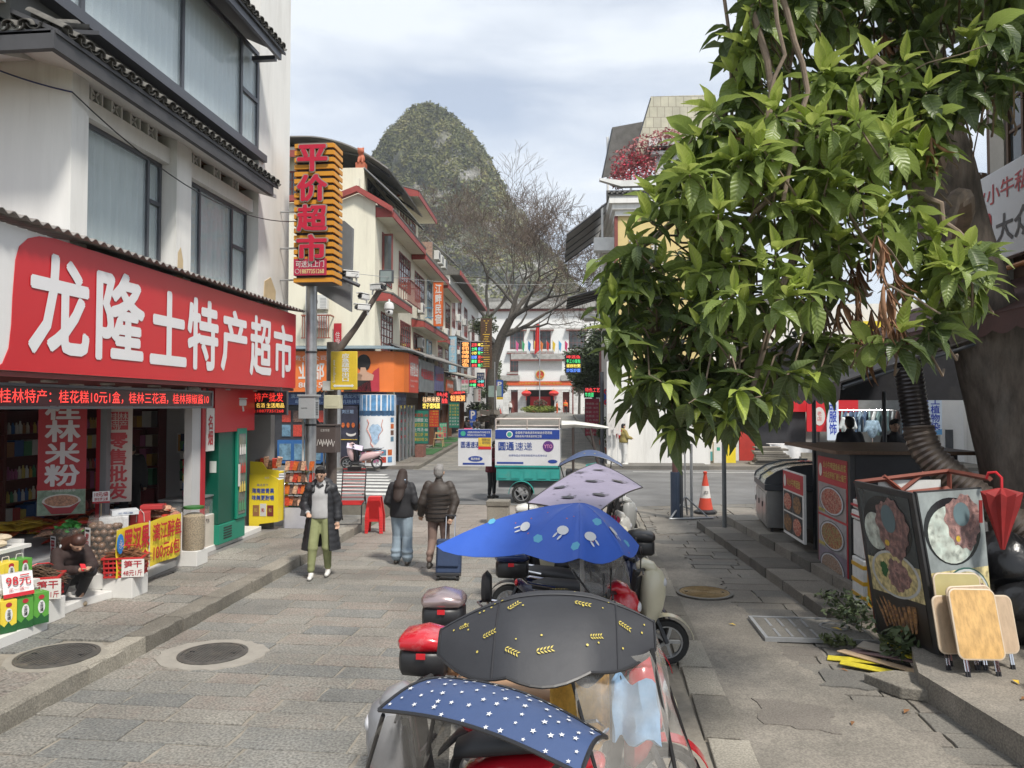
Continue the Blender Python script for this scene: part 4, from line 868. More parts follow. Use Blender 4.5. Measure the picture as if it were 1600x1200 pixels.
# dark back of another board behind it
t=thing('signboard','grey sheet metal back of a slanted board behind the orange slatted sign','board',(0,0,0))
b=MB(); b.prism([(-5.95,5.25),(-4.96,4.66),(-4.93,6.45),(-5.1,6.60),(-5.95,6.7)],15.55,15.68); obj('sheet',b,mat('sheet_grey',(.20,.205,.21),.5,metal=.3,var=.1,dirt=.2),t)
b=MB(); b.tube([(-5.7,15.4,5.55),(-5.1,15.4,5.35),(-4.72,15.4,5.18)],.04,8); obj('pipe',b,DARKGREY,t,True)
# brown pole with the camera arm
t=pole('camera_pole','rusty brown pole with a slanting camera arm by the corner',-5.78,16.8,.1,4.12,.125,mat('pole_brown',(.13,.105,.09),.6,metal=.2,var=.3,vs=5,dirt=.5,dc=(.25,.22,.2)))
b=MB(); b.tube([(.05,0,3.72),(.55,0,4.35),(1.05,0,5.12),(1.14,0,5.22),(1.25,0,5.26)],[.10,.065,.06,.055,.05],10); obj('arm',b,MATS['pole_brown'],t,True)
obj('pvc_pipe',MB().tube([(-.17,-.02,0),(-.16,-.02,3.0)],.025,8),PVCW,t,True)
DW=mat('camera_white',(.66,.66,.65),.35,var=.03)
def cctv(label,loc,rz,dome=False):
    c=thing('security_camera',label,'camera',loc,rz)
    if dome:
        c.scale=(.8,)*3
        obj('neck',MB().lathe([(.03,.10),(.03,.28)],10),DW,c,True); obj('housing',MB().lathe([(.10,-.02),(.14,.0),(.14,.06),(.12,.16),(.06,.20),(.02,.21)],18),DW,c,True); obj('lens_ball',MB().ell((0,0,-.08),(.115,.115,.13),16,10),DW,c,True); obj('lens',MB().ell((0,-.10,-.09),(.04,.03,.04),10,6),BLACK,c,True)
    else:
        obj('body',MB().ob((0,0,0),(.13,.30,.12)),DW,c,bevel=.02); obj('sunshield',MB().ob((0,-.03,.075),(.15,.36,.02)),DW,c,bevel=.005); obj('lens',MB().lathe([(.045,0),(.045,.04)],12,(0,-.151,0),(PI/2,0,0)),BLACK,c); obj('bracket',MB().tube([(0,.1,-.06),(0,.12,-.16)],.02,6),DW,c)
cctv('white dome security camera hanging from the camera arm',(-4.44,16.75,4.86),.2,True)
cctv('white box security camera on top of the slanting arm',(-4.72,16.7,5.35),1.2)
cctv('dark-lensed security camera on the left side of the arm',(-4.98,16.6,5.12),-.3)
cctv('small bullet security camera under the left one on the arm',(-5.0,16.6,4.88),-.9)
cctv('bullet security camera on a pipe bracket beside the grey board',(-4.95,15.6,5.45),-.9)
cctv('bullet security camera below the red sign end',(-6.35,13.3,2.72),-.5)
t=thing('floodlight','square floodlight standing on top of the camera arm','lamp',(-4.50,16.75,5.45))
obj('housing',B(-.16,.16,-.06,.05,0,.30),DARKGREY,t,bevel=.015); obj('glass',B(-.13,.13,-.066,-.0605,.03,.27),mat('flood_glass',(.25,.30,.30),.1,var=0),t); obj('yoke',MB().tube([(-.02,0,-.14),(-.02,0,0)],.02,6),DARKGREY,t)
t=thing('exit_sign','rounded yellow double-arrow emergency exit sign on the brown pole','sign',(-5.38,16.45,3.02))
obj('plate',B(-.30,.30,-.04,.04,0,.86),mat('sign_yellow',(.70,.50,.04),.45,var=.08,dirt=.2),t,bevel=.015)
b=MB(); w=mat('sign_grey_print',(.74,.76,.74),.5,var=0)
text('应\n急\n疏\n散\n出\n口',.17,.62,w,(-.04,-.04,.19),'y-',t,.004,.02); text('Emergency exit',.5,.07,w,(-.18,-.04,.17),((0,0,1),(-1,0,0),(0,-1,0)),t,.004)
obj('arrow',MB().prism([(-.24,.09),(-.19,.05),(-.19,.07),(.19,.07),(.19,.05),(.24,.09),(.19,.13),(.19,.11),(-.19,.11),(-.19,.13)],-.046,-.0405),w,t)
t=thing('junction_box','dark brown metal box with white graffiti on the brown pole','electrical box',(-5.75,16.45,1.62))
obj('box',B(-.24,.24,-.18,.18,0,.60),mat('box_brown',(.085,.065,.06),.6,var=.15),t,bevel=.01); obj('lid',B(-.26,.26,-.20,.20,.602,.63),MATS['box_brown'],t); text('公安专用',.2,.06,OFFW,(-.1,-.18,.47),'y-',t,.004); b=MB()
for k in range(6): b.tube([(-.18+k*.06,-.185,.16+.03*(k % 2)),(-.15+k*.06,-.185,.30),(-.11+k*.06,-.185,.14+.04*((k+1) % 2)),(-.08+k*.06,-.185,.26)],.009,4)
obj('graffiti',b,OFFW,t)
t=thing('junction_box','cream plastic junction box higher on the brown pole','electrical box',(-5.62,16.5,2.60)); obj('box',B(-.20,.16,-.12,.12,0,.30),mat('box_cream',(.55,.53,.38),.5),t,bevel=.01); obj('cover',B(-.14,.10,-.125,-.121,.05,.25),MATS['box_cream'],t)
t=thing('junction_box','small white box with cables at the top of the brown pole','electrical box',(-5.78,16.55,3.0)); obj('box',B(-.11,.11,-.08,.08,0,.22),PVCW,t,bevel=.01)
b=MB()
for k in range(6): b.tube([(-.1+.03*k,-.05,.1),(-.3-.03*k,-.1,-.25+.1*math.sin(k)),(-.25+.02*k,-.05,-.75)],.008,4)
obj('cables',b,BLACK,t)
# overhead wires
def wire(name,label,a,c,sag,r=.008,m=BLACK):
    a,c=V(a),V(c); pts=[a.lerp(c,k/16)+V((0,0,-sag*4*(k/16)*(1-k/16))) for k in range(17)]
    tag(obj(name,MB().tube(pts,r,5),m,smooth=True),label,'cable')
wire('overhead_wire','thin blue cable drooping across the white wall at the upper left',(-7.6,8.3,6.95),(-6.12,8.40,6.42),.05,.010,mat('cable_blue',(.02,.03,.12),.5))
wire('overhead_wire','dark cable running along the white building front to the slatted sign',(-6.12,8.40,6.42),(-5.7,14.5,6.35),.45,.009)
wire('overhead_wire','thin wire strung across the street in front of the bare trees',(-4.9,15.4,5.45),(1.5,33,8.3),.3,.006,mat('wire_grey',(.3,.3,.3),.5))
# ================================================================ buildings up the far street (local frame: x across, y along, origin at the crossing)
def fthing(name,label,cat,u,v,z=0,rz=0,group=None): return thing(name,label,cat,FP(u,v,z),FA+rz,group)
LAT=mat('lattice_red',(.20,.05,.04),.6,var=.15)
def fwin(par,u,v0,v1,z0,z1,nv=3,nz=4,proud=.03,name='window',m=LAT,bay=False):
    """street-facing lattice window on a wall whose face is at u (local), outward +x"""
    w=.07; f=MB(); f.box(u-.05,u+proud,v0,v1,z0,z0+w); f.box(u-.05,u+proud,v0,v1,z1-w,z1); f.box(u-.05,u+proud,v0,v0+w,z0+w,z1-w); f.box(u-.05,u+proud,v1-w,v1,z0+w,z1-w)
    o=obj(name,f,m,par); obj('pane',MB().box(u-.045,u+.004,v0+w,v1-w,z0+w,z1-w),GLASSD,o); b=MB()
    for k in range(1,nv): y=v0+(v1-v0)*k/nv; b.box(u+.005,u+proud-.006,y-.022,y+.022,z0+w,z1-w)
    for k in range(1,nz): z=z0+(z1-z0)*k/nz; b.box(u+.005,u+proud-.010,v0+w,v1-w,z-.022,z+.022)
    obj('glazing_bars',b,m,o,kind='stuff'); return o
def fwin_front(par,v,u0,u1,z0,z1,nu=3,nz=4,m=LAT,name='window'):
    w=.07; f=MB(); f.box(u0,u1,v-.03,v+.05,z0,z0+w); f.box(u0,u1,v-.03,v+.05,z1-w,z1); f.box(u0,u0+w,v-.03,v+.05,z0+w,z1-w); f.box(u1-w,u1,v-.03,v+.05,z0+w,z1-w)
    o=obj(name,f,m,par); obj('pane',MB().box(u0+w,u1-w,v-.004,v+.045,z0+w,z1-w),GLASSD,o); b=MB()
    for k in range(1,nu): x=u0+(u1-u0)*k/nu; b.box(x-.022,x+.022,v-.024,v-.005,z0+w,z1-w)
    for k in range(1,nz): z=z0+(z1-z0)*k/nz; b.box(u0+w,u1-w,v-.020,v-.005,z-.022,z+.022)
    obj('glazing_bars',b,m,o,kind='stuff'); return o
FASC=mat('fascia_red',(.30,.055,.045),.6,var=.2,dirt=.4,dc=(.10,.06,.05))
def feave(par,u0,u1,v0,v1,z,slope=.35,endcap=True,tiles=True):
    """pent roof along the street: outer edge u1, inner u0, fascia at height z"""
    h=.30; zz=z+(u1-u0)*slope
    obj('eave_soffit',MB().add([(u0,v0,z-.12),(u1-.06,v0,z-.12),(u1-.06,v1,z-.12),(u0,v1,z-.12),(u0,v0,zz+.02),(u1-.06,v0,z+.12),(u1-.06,v1,z+.12),(u0,v1,zz+.02)],[(3,2,1,0),(4,5,6,7),(0,1,5,4),(2,3,7,6),(3,0,4,7),(1,2,6,5)]),CREAM,par)
    obj('fascia',MB().box(u1-.058,u1,v0-.02,v1,z-.16,z+.14),FASC,par)
    if endcap: obj('fascia',MB().prism([(u0,z-.14),(u1-.06,z-.14),(u1-.06,z+.15),(u0,zz+.05)],v0-.05,v0-.003,'y'),FASC,par)
    if tiles:
        n=int((v1-v0)/.24); b=MB()
        for k in range(n+1): b.tube([(u1+.02,v0+k*.24,z+.17),(u0,v0+k*.24,zz+.06)],.07,6)
        b.box(u0,u1,v0,v1,z+.121,z+.15); obj('roof_tiles',b,TILE,par,kind='stuff')
AN=[0]
def aircon(label,u,v,z,front=False,w=.82,h=.56):
    t=fthing('air_conditioner',label,'air conditioner',u,v,z,-PI/2 if not front else 0)   # local front = -y
    if not front: t.rotation_euler=(0,0,FA+PI/2)
    obj('case',B(-w/2,w/2,-.30,0,0,h),DW2,t,bevel=.012)
    obj('fan_guard',MB().lathe([(.22,0),(.22,.012),(.17,.016),(.02,.016)],16,(-.14,-.301,h/2),(PI/2,0,0)),mat('fan_dark',(.12,.12,.12),.6),t)
    b=MB()
    for k in range(7): b.box(.18,w/2-.03,-.306,-.3005,.06+k*.065,.085+k*.065)
    obj('louvres',b,mat('louvre_grey',(.35,.35,.35),.6),t)
    for s in (-1,1): obj('bracket',MB().tube([(s*.3,-.3,-.02),(s*.3,.0,-.02),(s*.3,.0,-.25)],.012,4),STEEL,t)
DW2=mat('ac_white',(.60,.60,.57),.5,var=.05,dirt=.25)
# ---- building A, cream, at the corner
a=thing('guesthouse_building','cream corner building with red eaves and red lattice windows beyond the crossing','building',FP(0,31),FA)
def fb(par,name,u0,u1,v0,v1,z0,z1,m,bevel=0): return obj(name,MB().box(u0,u1,v0-31,v1-31,z0,z1),m,par,bevel=bevel)
fb(a,'wall',-24,-9.1,32.5,40.8,0,11.2,CREAM)
fb(a,'upper_wall',-17,-9.9,33.6,40.6,11.201,13.5,CREAM)
obj('gable_wall',MB().prism([(-13.5,11.201),(-9.1,11.201),(-9.1,11.6),(-9.86,12.0),(-10.6,11.72),(-13.5,11.6)],1.5,2.0,'y'),CREAM,a)
obj('gable_fascia',MB().prism([(-13.5,11.62),(-10.6,11.74),(-9.86,12.02),(-8.3,11.10),(-8.3,11.34),(-9.86,12.28),(-10.6,12.0),(-13.5,11.86)],1.20,1.48,'y'),FASC,a)
obj('finial',B(-9.98,-9.76,1.22,1.46,12.26,12.62),CREAM,a)
feave(a,-9.1,-8.3,32.6-31,40.8-31,11.1); feave(a,-9.1,-8.35,32.7-31,37.2-31,7.42)
for q in ((33.8,35.85,8.3,10.6,2,4),(37.5,40.5,8.7,10.5,5,4),(33.65,36.05,5.2,6.95,4,5),(37.9,40.6,5.6,7.05,5,4)): fwin(a,-9.1,q[0]-31,q[1]-31,*q[2:])
c=obj('open_casement',MB().box(-9.05,-8.6,2.78,2.84,8.45,10.5),LAT,a); obj('pane',B(-8.98,-8.66,2.765,2.778,8.6,10.4),GLASSD,c)
b=MB(); v0,v1,z0,z1=37.2-31,40.7-31,7.95,9.05
for k in range(14): y=v0+(v1-v0)*k/13; b.box(-8.6,-8.57,y,y+.03,z0,z1)
b.box(-8.62,-8.55,v0,v1,z0-.04,z0); b.box(-8.62,-8.55,v0,v1,z1,z1+.04); b.box(-9.09,-8.63,v0,v0+.04,z0,z0+.04); b.box(-9.09,-8.63,v0,v0+.04,z1,z1+.04); b.box(-9.09,-8.56,v1,v1+.04,z1,z1+.04)
for k in range(4): b.box(-9.05+k*.12,-9.02+k*.12,v0,v0+.03,z0,z1)
obj('balcony_rail',b,LAT,a,kind='stuff')
fwin(a,-9.9,34.2-31,39.2-31,11.75,13.2,6,1,m=DARKGREY)
SHEETM=mat('roof_sheet',(.25,.24,.225),.65,metal=.2,var=.2,dirt=.4,dc=(.10,.09,.08)); SHEETL=mat('roof_sheet_pale',(.36,.34,.29),.7,var=.2,dirt=.4,dc=(.2,.18,.15))
def awn(par,name,p,m,ribs=0,th=.05):
    """sloping roof sheet through four corners, with ribs beneath"""
    P=[V(q) for q in p]; b=MB(); b.add(P+[q-V((0,0,th)) for q in P],[(0,1,2,3),(7,6,5,4),(0,4,5,1),(1,5,6,2),(2,6,7,3),(3,7,4,0)]); o=obj(name,b,m,par)
    for k in range(ribs+1):
        f=k/max(ribs,1); obj('rafter',MB().tube([P[0].lerp(P[3],f)-V((0,0,th+.03)),P[1].lerp(P[2],f)-V((0,0,th+.03))],.03,4),DARKGREY,par)
    return o
awn(a,'window_awning',[(-9.9,2.6,13.55),(-8.35,2.6,12.1),(-8.35,9.4,12.3),(-9.9,9.4,13.6)],SHEETM,3)
b=MB(); b.sheet(lambda p,q: (-18+9.1*p,3.2+9*q,15.25-1.6*max(0,(p-.55)/.45)**2+.1*math.sin(q*3)),20,6,.06); obj('big_roof_sheet',b,SHEETM,a,True)
for v in (4,7,10):
    obj('roof_rafter',MB().tube([(-17.8,v,15.08),(-13,v,15.08),(-10.5,v,14.55),(-9.0,v,13.5)],.05,5),DARKGREY,a); obj('roof_post',MB().tube([(-10.4,v,13.5),(-10.4,v,14.5)],.05,5),DARKGREY,a)
t=fthing('lion_statue','small terracotta lion ornament on the corner parapet of the cream building','statue',-10.1,33.9,13.5)
TC=mat('terracotta',(.42,.12,.06),.7,var=.15)
obj('plinth',B(-.22,.22,-.2,.2,0,.28),TC,t); blob('body',[('e',(0,0,.50),(.17,.16,.24)),('e',(0,-.1,.82),(.16,.15,.16)),('e',(.12,-.12,.95),(.05,.05,.05)),('e',(-.12,-.12,.95),(.05,.05,.05)),('e',(0,.18,.55),(.06,.06,.2)),('c',(-.09,-.15,.5),(-.09,-.2,.28),.05,.06),('c',(.09,-.15,.5),(.09,-.2,.28),.05,.06)],.03,TC,t,2)
# left stretch of the cream building with its tiled roof and balcony
obj('left_roof',MB().add([(-24,1.2,13.6),(-11.4,1.2,13.9),(-11.4,3.4,14.8),(-24,3.4,14.8),(-24,1.2,13.45),(-11.4,1.2,13.75),(-11.4,3.4,14.6),(-24,3.4,14.6)],[(0,1,2,3),(7,6,5,4),(0,4,5,1),(1,5,6,2),(2,6,7,3)]),TILE,a)
obj('left_fascia',MB().add([(-24,1.14,13.3),(-11.3,1.14,13.6),(-11.3,1.14,13.9),(-24,1.14,13.6),(-24,1.19,13.3),(-11.3,1.19,13.6),(-11.3,1.19,13.9),(-24,1.19,13.6)],[(0,1,2,3),(7,6,5,4),(0,4,5,1),(1,5,6,2),(2,6,7,3),(3,7,4,0)]),FASC,a)
fb(a,'left_upper_wall',-24,-12.0,33.0,40,11.201,14.0,CREAM)
fwin_front(a,2.0,-13.4,-12.6,12.0,13.2,2,3)
aircon('upper white air conditioner on the cream wall left of the camera arm',-11.6,32.45,6.88,True,.95,.62); aircon('lower white air conditioner behind the brown balcony rail',-11.6,32.45,6.05,True,.95,.62)
b=MB()
for k in range(12): b.box(-12.15+k*.105,-12.12+k*.105,.95,.98,5.62,6.55)
b.box(-12.18,-10.9,.93,1.0,6.55,6.61); b.box(-12.18,-10.9,.93,1.0,5.58,5.62); b.box(-12.18,-12.14,1.0,1.49,6.55,6.61); b.box(-10.94,-10.9,1.0,1.49,6.55,6.61)
obj('balcony_rail',b,mat('rail_brown',(.25,.07,.04),.6),a,kind='stuff')
t=fthing('hanging_banner','narrow red vertical cloth banner below the brown balcony rail','banner',-10.7,32.35,5.0); obj('cloth',B(-.17,.17,0,.02,0,1.27),RB,t); text('住\n宿',.2,.6,OFFW,(-.1,0,.3),'y-',t,.004)
# orange fascia sign that wraps the corner
t=thing('corner_sign','long orange shop sign wrapping the corner, two dark-haired figures pictured from behind','sign',FP(0,31),FA)
path=[(-17,.6),(-9.3,.6),(-8.6,.68),(-8.1,.95),(-7.8,1.4),(-7.7,2.0),(-7.7,4.35)]
def along(s_):
    seg=[math.hypot(path[i+1][0]-path[i][0],path[i+1][1]-path[i][1]) for i in range(len(path)-1)]; q=s_*sum(seg)
    for i,l in enumerate(seg):
        if q <= l+1e-9: return path[i][0]+(path[i+1][0]-path[i][0])*q/l,path[i][1]+(path[i+1][1]-path[i][1])*q/l
        q-=l
    return path[-1]
SO=mat('sign_orange',(.68,.17,.035),.45,var=.08,vs=.6); SR2=mat('sign_brickred',(.52,.06,.035),.45,var=.06)
b=MB(); b.sheet(lambda p,q: (*along(p),3.27+1.73*q),60,1,.12); obj('board',b,SO,t)
obj('red_section',B(-7.699,-7.685,2.1,4.34,3.28,4.99),SR2,t)
text('责任公司',1.5,.22,OFFW,(-12.4,.6,4.6),'y-',t,.01); text('业部',1.1,.72,OFFW,(-12.15,.6,3.8),'y-',t,.01,.02); text('881559',1.25,.22,OFFW,(-12.15,.6,3.45),'y-',t,.01,.01)
text('新景营业部',1.9,.62,OFFW,(-7.685,2.3,4.02),'x+',t,.008,.02); text('Sales Department  电话:8815559',1.8,.12,OFFW,(-7.685,2.35,3.75),'x+',t,.008); text('Ticket Booking',.9,.12,OFFW,(-7.685,2.35,3.5),'x+',t,.008)
b=MB(); b.prism([(-9.9,3.28),(-9.2,3.7),(-8.9,4.15),(-8.68,4.3),(-8.66,3.28)],.585,.597,'y'); obj('painted_hill',b,mat('hill_print',(.40,.03,.05),.5),t)
HAIR=mat('hair_black',(.012,.010,.010),.65,var=.2,vs=40); SKIN=mat('skin',(.50,.31,.215),.55,var=.06,vs=20)
for u in (-9.85,-9.35):
    P=MB(); P.prism([(u+.30*math.cos(k*PI/8),4.50+.36*math.sin(k*PI/8)) for k in range(16)],.585,.597,'y'); obj('painted_hair',P,HAIR,t)
    P=MB(); P.prism([(u-.28,3.75),(u+.40,3.75),(u+.45,3.98),(u+.15,4.12),(u+.08,4.3),(u-.12,4.3),(u-.15,4.1),(u-.30,3.98)],.575,.584,'y'); obj('painted_back',P,SKIN,t)
P=MB(); P.prism([(-10.2,3.28),(-9.0,3.28),(-9.05,3.76),(-10.15,3.76)],.585,.597,'y'); obj('painted_dress',P,HAIR,t)
b=MB(); b.sheet(lambda p,q: (along(p)[0]+(-.9+1.15*q)*(1 if along(p)[1]>1 else .2),along(p)[1]-(-.9+1.3*q)*(1 if along(p)[1]<1.9 else 0),5.28-.22*q),60,2,.03); obj('blue_edged_roof',b,mat('roof_blue_grey',(.14,.19,.22),.6,var=.2),t)
obj('tail_shade',MB().tube([(-7.6,1.2,5.1),(-7.35,10,5.05),(-7.3,21,5.3)],.05,5),SHEETM,t)
t=thing('route_sign','dark blue strip sign listing tour lines under the orange corner sign','sign',FP(0,31),FA)
NB=mat('strip_navy',(.03,.06,.16),.5); LB=mat('strip_text',(.30,.42,.60),.5,var=0)
obj('board',B(-17,-8.45,.95,1.03,2.72,3.24),NB,t); obj('board',B(-8.16,-8.08,1.3,3.4,2.72,3.24),NB,t)
text('漓江精华游，三江湾专线，遇龙河专线，旅游包车',4.2,.19,LB,(-12.6,.95,3.0),'y-',t,.006,.01); text('印象刘三姐，车票，机场拼车，高铁拼车',4.0,.17,LB,(-12.4,.95,2.77),'y-',t,.006,.01); text('旅游咨询，代订酒店',1.9,.16,LB,(-8.08,1.4,2.9),'x+',t,.006)
# shop front under it
t=thing('travel_shop','travel agency shop front with blue counter, dark posters and glass door at the corner','shop front',FP(0,31),FA)
obj('dark_interior',B(-16,-8.9,1.3,1.45,.15,2.71),mat('shop_dark',(.035,.035,.04),.5,var=.3),t)
obj('blue_counter',B(-13.2,-10.55,1.0,1.28,.2,1.2),mat('counter_blue',(.02,.10,.28),.5,var=.15),t)
for k in range(4): obj('landscape_panel',B(-13.1+k*.65,-12.6+k*.65,.975,.998,.35,1.05),mat('landscape_print',(.12,.22,.30),.5,var=.6,vs=4),t)
for k in range(5):
    for j in range(2): obj('photo_print',B(-13.1+k*.5,-12.72+k*.5,1.26,1.29,1.35+j*.62,1.85+j*.62),(MATS['landscape_print'],FOILR,FOILD)[(k+j) % 3],t)
p=obj('dark_poster',B(-10.5,-9.66,.9,.94,.5,2.68),mat('poster_dark',(.03,.03,.05),.5,var=.5,vs=3),t); text('刘三姐',.5,.16,LB,(-10.35,.9,2.35),'y-',p,.006); 
for k in range(3): obj('lantern_print',MB().prism([(-10.3+k*.22+.07*math.cos(q*PI/6),1.85+.11*math.sin(q*PI/6)) for q in range(12)],.88,.895,'y'),FOILO,p)
obj('crescent_print',MB().prism([(-9.95+.22*math.cos(q),1.5+.13*math.sin(q)) for q in [PI+k*PI/6 for k in range(7)]]+[(-9.95+.18*math.cos(q),1.53+.06*math.sin(q)) for q in [-k*PI/6 for k in range(7)]],.88,.895,'y'),OFFW,p); obj('gold_print',B(-10.48,-9.68,.88,.895,1.22,1.25),FOILY,p)
m_=thing('map_column','white curved column printed with a tourist map under a blue landscape header','advertising column',FP(-8.85,32.1,.15),FA)
AW=mat('map_white',(.70,.71,.72),.4,var=.03)
obj('column',MB().lathe([(.78,0),(.78,3.0)],32),AW,m_,True)
def ar(r,a0,a1,z0,z1,m,name,n=10):
    b=MB(); b.sheet(lambda p,q: (r*math.sin(a0+(a1-a0)*p),-r*math.cos(a0+(a1-a0)*p),z0+(z1-z0)*q),n,1); return obj(name,b,m,m_,True)
ar(.785,-1.45,1.45,2.1,2.98,mat('header_blue',(.10,.25,.45),.5,var=.5,vs=3),'header')
ar(.79,-1.3,1.3,2.12,2.32,mat('header_hills',(.03,.08,.16),.5,var=.5,vs=6),'header_hills')
b=MB(); b.sheet(lambda p,q: ((.787)*math.sin(-.25+.28*math.cos(2*PI*p)*q*(1+.25*math.sin(5*2*PI*p))+.35),-.787*math.cos(-.25+.28*math.cos(2*PI*p)*q*(1+.25*math.sin(5*2*PI*p))+.35),1.4+.42*q*math.sin(2*PI*p)*(1+.2*math.sin(3*2*PI*p))),30,3); obj('map_region',b,mat('map_blue',(.35,.48,.62),.5,var=.3,vs=8),m_)
b=MB(); b.tube([(.793*math.sin(q),-.793*math.cos(q),z) for q,z in ((-.35,1.95),(-.25,1.8),(-.38,1.55),(-.2,1.3),(-.1,1.1),(-.15,.95),(.0,.8))],.018,4); b.tube([(.793*math.sin(q),-.793*math.cos(q),z) for q,z in ((.5,1.95),(.42,1.7),(.5,1.5),(.3,1.3),(.25,1.1))],.012,4); obj('map_route',b,mat('route_red',(.55,.16,.10),.5),m_)
for k in range(4):
    for s in (-1.15,1.12): ar(.789,s-.13,s+.13,1.02+k*.27,1.22+k*.27,(MATS['landscape_print'],FOILD,FOILO,MATS['header_blue'])[k],'photo_print',3)
for k in range(6):
    for j in range(2): ar(.789,-1.2+k*.4,-.9+k*.4,.14+j*.3,.38+j*.3,(MATS['landscape_print'],FOILO,FOILD,GC[9],FOILR,MATS['header_blue'])[(k+j*2) % 6],'photo_print',3)
obj('star_print',MB().prism([(.06*(1 if q % 2 else .45)*math.cos(q*PI/5),.72+.06*(1 if q % 2 else .45)*math.sin(q*PI/5)) for q in range(10)],-.80,-.795,'y'),REDP,m_)
gd=obj('glass_door',B(-8.2,-8.16,2.2,5.6,.15,2.7),GLASSD,t)
for k in range(5): obj('door_frame',B(-8.159,-8.10,2.2+k*.85,2.27+k*.85,.15,2.7),STEEL,t)
for k in range(4): text('咨询旅游',.45,.14,REDP,(-8.16,2.4,1.2+.36*k),'x+',gd,.008,.01); text('票务',.4,.14,REDP,(-8.16,3.3,1.2+.36*k),'x+',gd,.008,.01)
obj('door_step',B(-8.9,-7.6,1.9,5.8,.12,.2),STONED,t); obj('planter_box',B(-7.9,-7.5,4.7,5.4,.2,.8),mat('planter_red',(.20,.09,.07),.8,var=.3,vs=8),t)
# ---- building B and C, stained cream with projecting eaves
a=thing('guesthouse_building','stained cream building with air conditioners and a blue balcony behind the corner building','building',FP(0,31),FA)
fb(a,'wall',-20,-9.12,40.85,49.9,0,11.4,CREAM); feave(a,-9.1,-8.3,9.9,18.8,10.85); feave(a,-9.1,-8.35,10.0,18.8,7.15)
fb(a,'upper_wall',-20,-9.9,41.2,47.2,11.41,14.6,CREAM); feave(a,-9.9,-8.7,9.9,16.2,14.35)
fwin(a,-9.9,10.6,15.2,12.0,13.9,5,4)
for q in ((41.9,45.0,8.6,10.3,4,4),(46.0,47.8,8.2,10.5,3,2),(41.6,44.6,5.4,6.8,4,4),(45.8,47.8,4.9,6.8,2,2)): fwin(a,-9.12,q[0]-31,q[1]-31,*q[2:],m=LAT if q[0]<45 else mat('blue_window',(.25,.36,.42),.5))
b=MB()
for k in range(8): b.box(-8.5,-8.47,14.4+k*.22,14.43+k*.22,7.4,8.6)
for z in (7.4,8.0,8.6): b.box(-8.52,-8.45,14.3,16.1,z,z+.05); b.box(-9.1,-8.53,14.3,14.34,z,z+.05)
obj('blue_balcony',b,mat('rail_blue',(.10,.26,.42),.5),a,kind='stuff')
awn(a,'roof_awning',[(-9.6,17.2,13.7),(-8.0,17.2,12.3),(-8.0,21.5,12.5),(-9.6,21.5,13.8)],SHEETM,2)
obj('brick_parapet',B(-9.3,-8.6,13.6,13.9,11.3,12.5),mat('old_brick',(.33,.22,.17),.9,var=.4,vs=9),a)
for i,(v,z) in enumerate(((43.0,8.0),(38.6,4.95),(42.9,6.0),(42.9,4.95),(46.5,5.3))):
    aircon(('white air conditioner under the upper lattice window of the stained cream building','white air conditioner on the corner building under its lower right window','white air conditioner, upper of two, on the stained cream building','white air conditioner, lower of two, on the stained cream building','white air conditioner beside the narrow blue window')[i],-9.07,v,z)
for i in range(3): aircon(('grey rooftop air conditioner nearest the brick parapet','middle rooftop air conditioner above the stained eave','rooftop air conditioner under the brown awning')[i],-8.6,45.8+i*1.4,11.6)
a=thing('guesthouse_building','narrow cream building with dark doors left of the vertical orange inn sign','building',FP(0,31),FA)
fb(a,'wall',-20,-9.15,49.95,57.4,0,11.0,CREAM); feave(a,-9.1,-8.35,19.0,26.3,10.7); feave(a,-9.1,-8.5,19.2,26.0,7.1)
for q in ((50.5,52.4,8.0,10.2),(54,56.4,8.0,10.2),(50.6,52.5,4.9,6.8),(54,56.4,4.8,6.8)): fwin(a,-9.15,q[0]-31,q[1]-31,q[2],q[3],3,3)
aircon('white air conditioner between dark doors behind the orange inn sign',-9.1,53.2,7.6); aircon('white air conditioner below the inn sign on the narrow cream building',-9.1,53.2,5.2)
# ---- building D, white with long red eave
a=thing('guesthouse_building','long white building with red edged roof and red shutters behind the inn signs','building',FP(0,31),FA)
fb(a,'wall',-22,-9.3,57.5,79,0,12.9,WHITE)
obj('roof',MB().prism([(-22,15.2),(-15.5,17.2),(-8.5,13.0),(-8.5,12.75),(-22,12.9)],26.3,48.2,'y'),TILE,a)
obj('fascia',B(-8.5,-8.42,26.2,48.3,12.7,13.05),FASC,a)
for k,q in enumerate(((58.6,60.4),(62.2,64.2),(66.5,68.8),(72.5,75))):
    fwin(a,-9.3,q[0]-31,q[1]-31,8.9,11.5,3,4); fwin(a,-9.3,q[0]-31,q[1]-31,5.0,7.0,3,3)
b=MB(); b.prism([(-9.3,8.3),(-8.1,7.75),(-8.1,7.9),(-9.3,8.5)],29.5,36,'y'); obj('carved_canopy',b,TILE,a)
for k in range(7): obj('carved_bracket',B(-9.2,-8.3,29.8+k*.9,30.0+k*.9,7.45,7.75),LAT,a)
for i,(v,z) in enumerate(((61.2,9.6),(61.4,8.3),(65.3,9.7),(69.8,9.6),(76.2,8.0),(61.2,6.9))): aircon('white air conditioner on the long white building, ' + ('upper one nearest the crossing','second one nearest the crossing','upper one between the middle shutters','upper one past the middle shutters','one at the far end','one above the carved canopy')[i],-9.25,v,z)
a=thing('far_building','dark red balcony building at the far end of the left row','building',FP(0,31),FA)
fb(a,'wall',-20,-8.6,79.2,92,0,9.5,WHITE); fb(a,'red_gallery',-8.59,-8.0,79.6,88,4.5,8.0,LAT); fb(a,'roof',-20,-7.8,79.0,93,9.51,10.0,TILE)
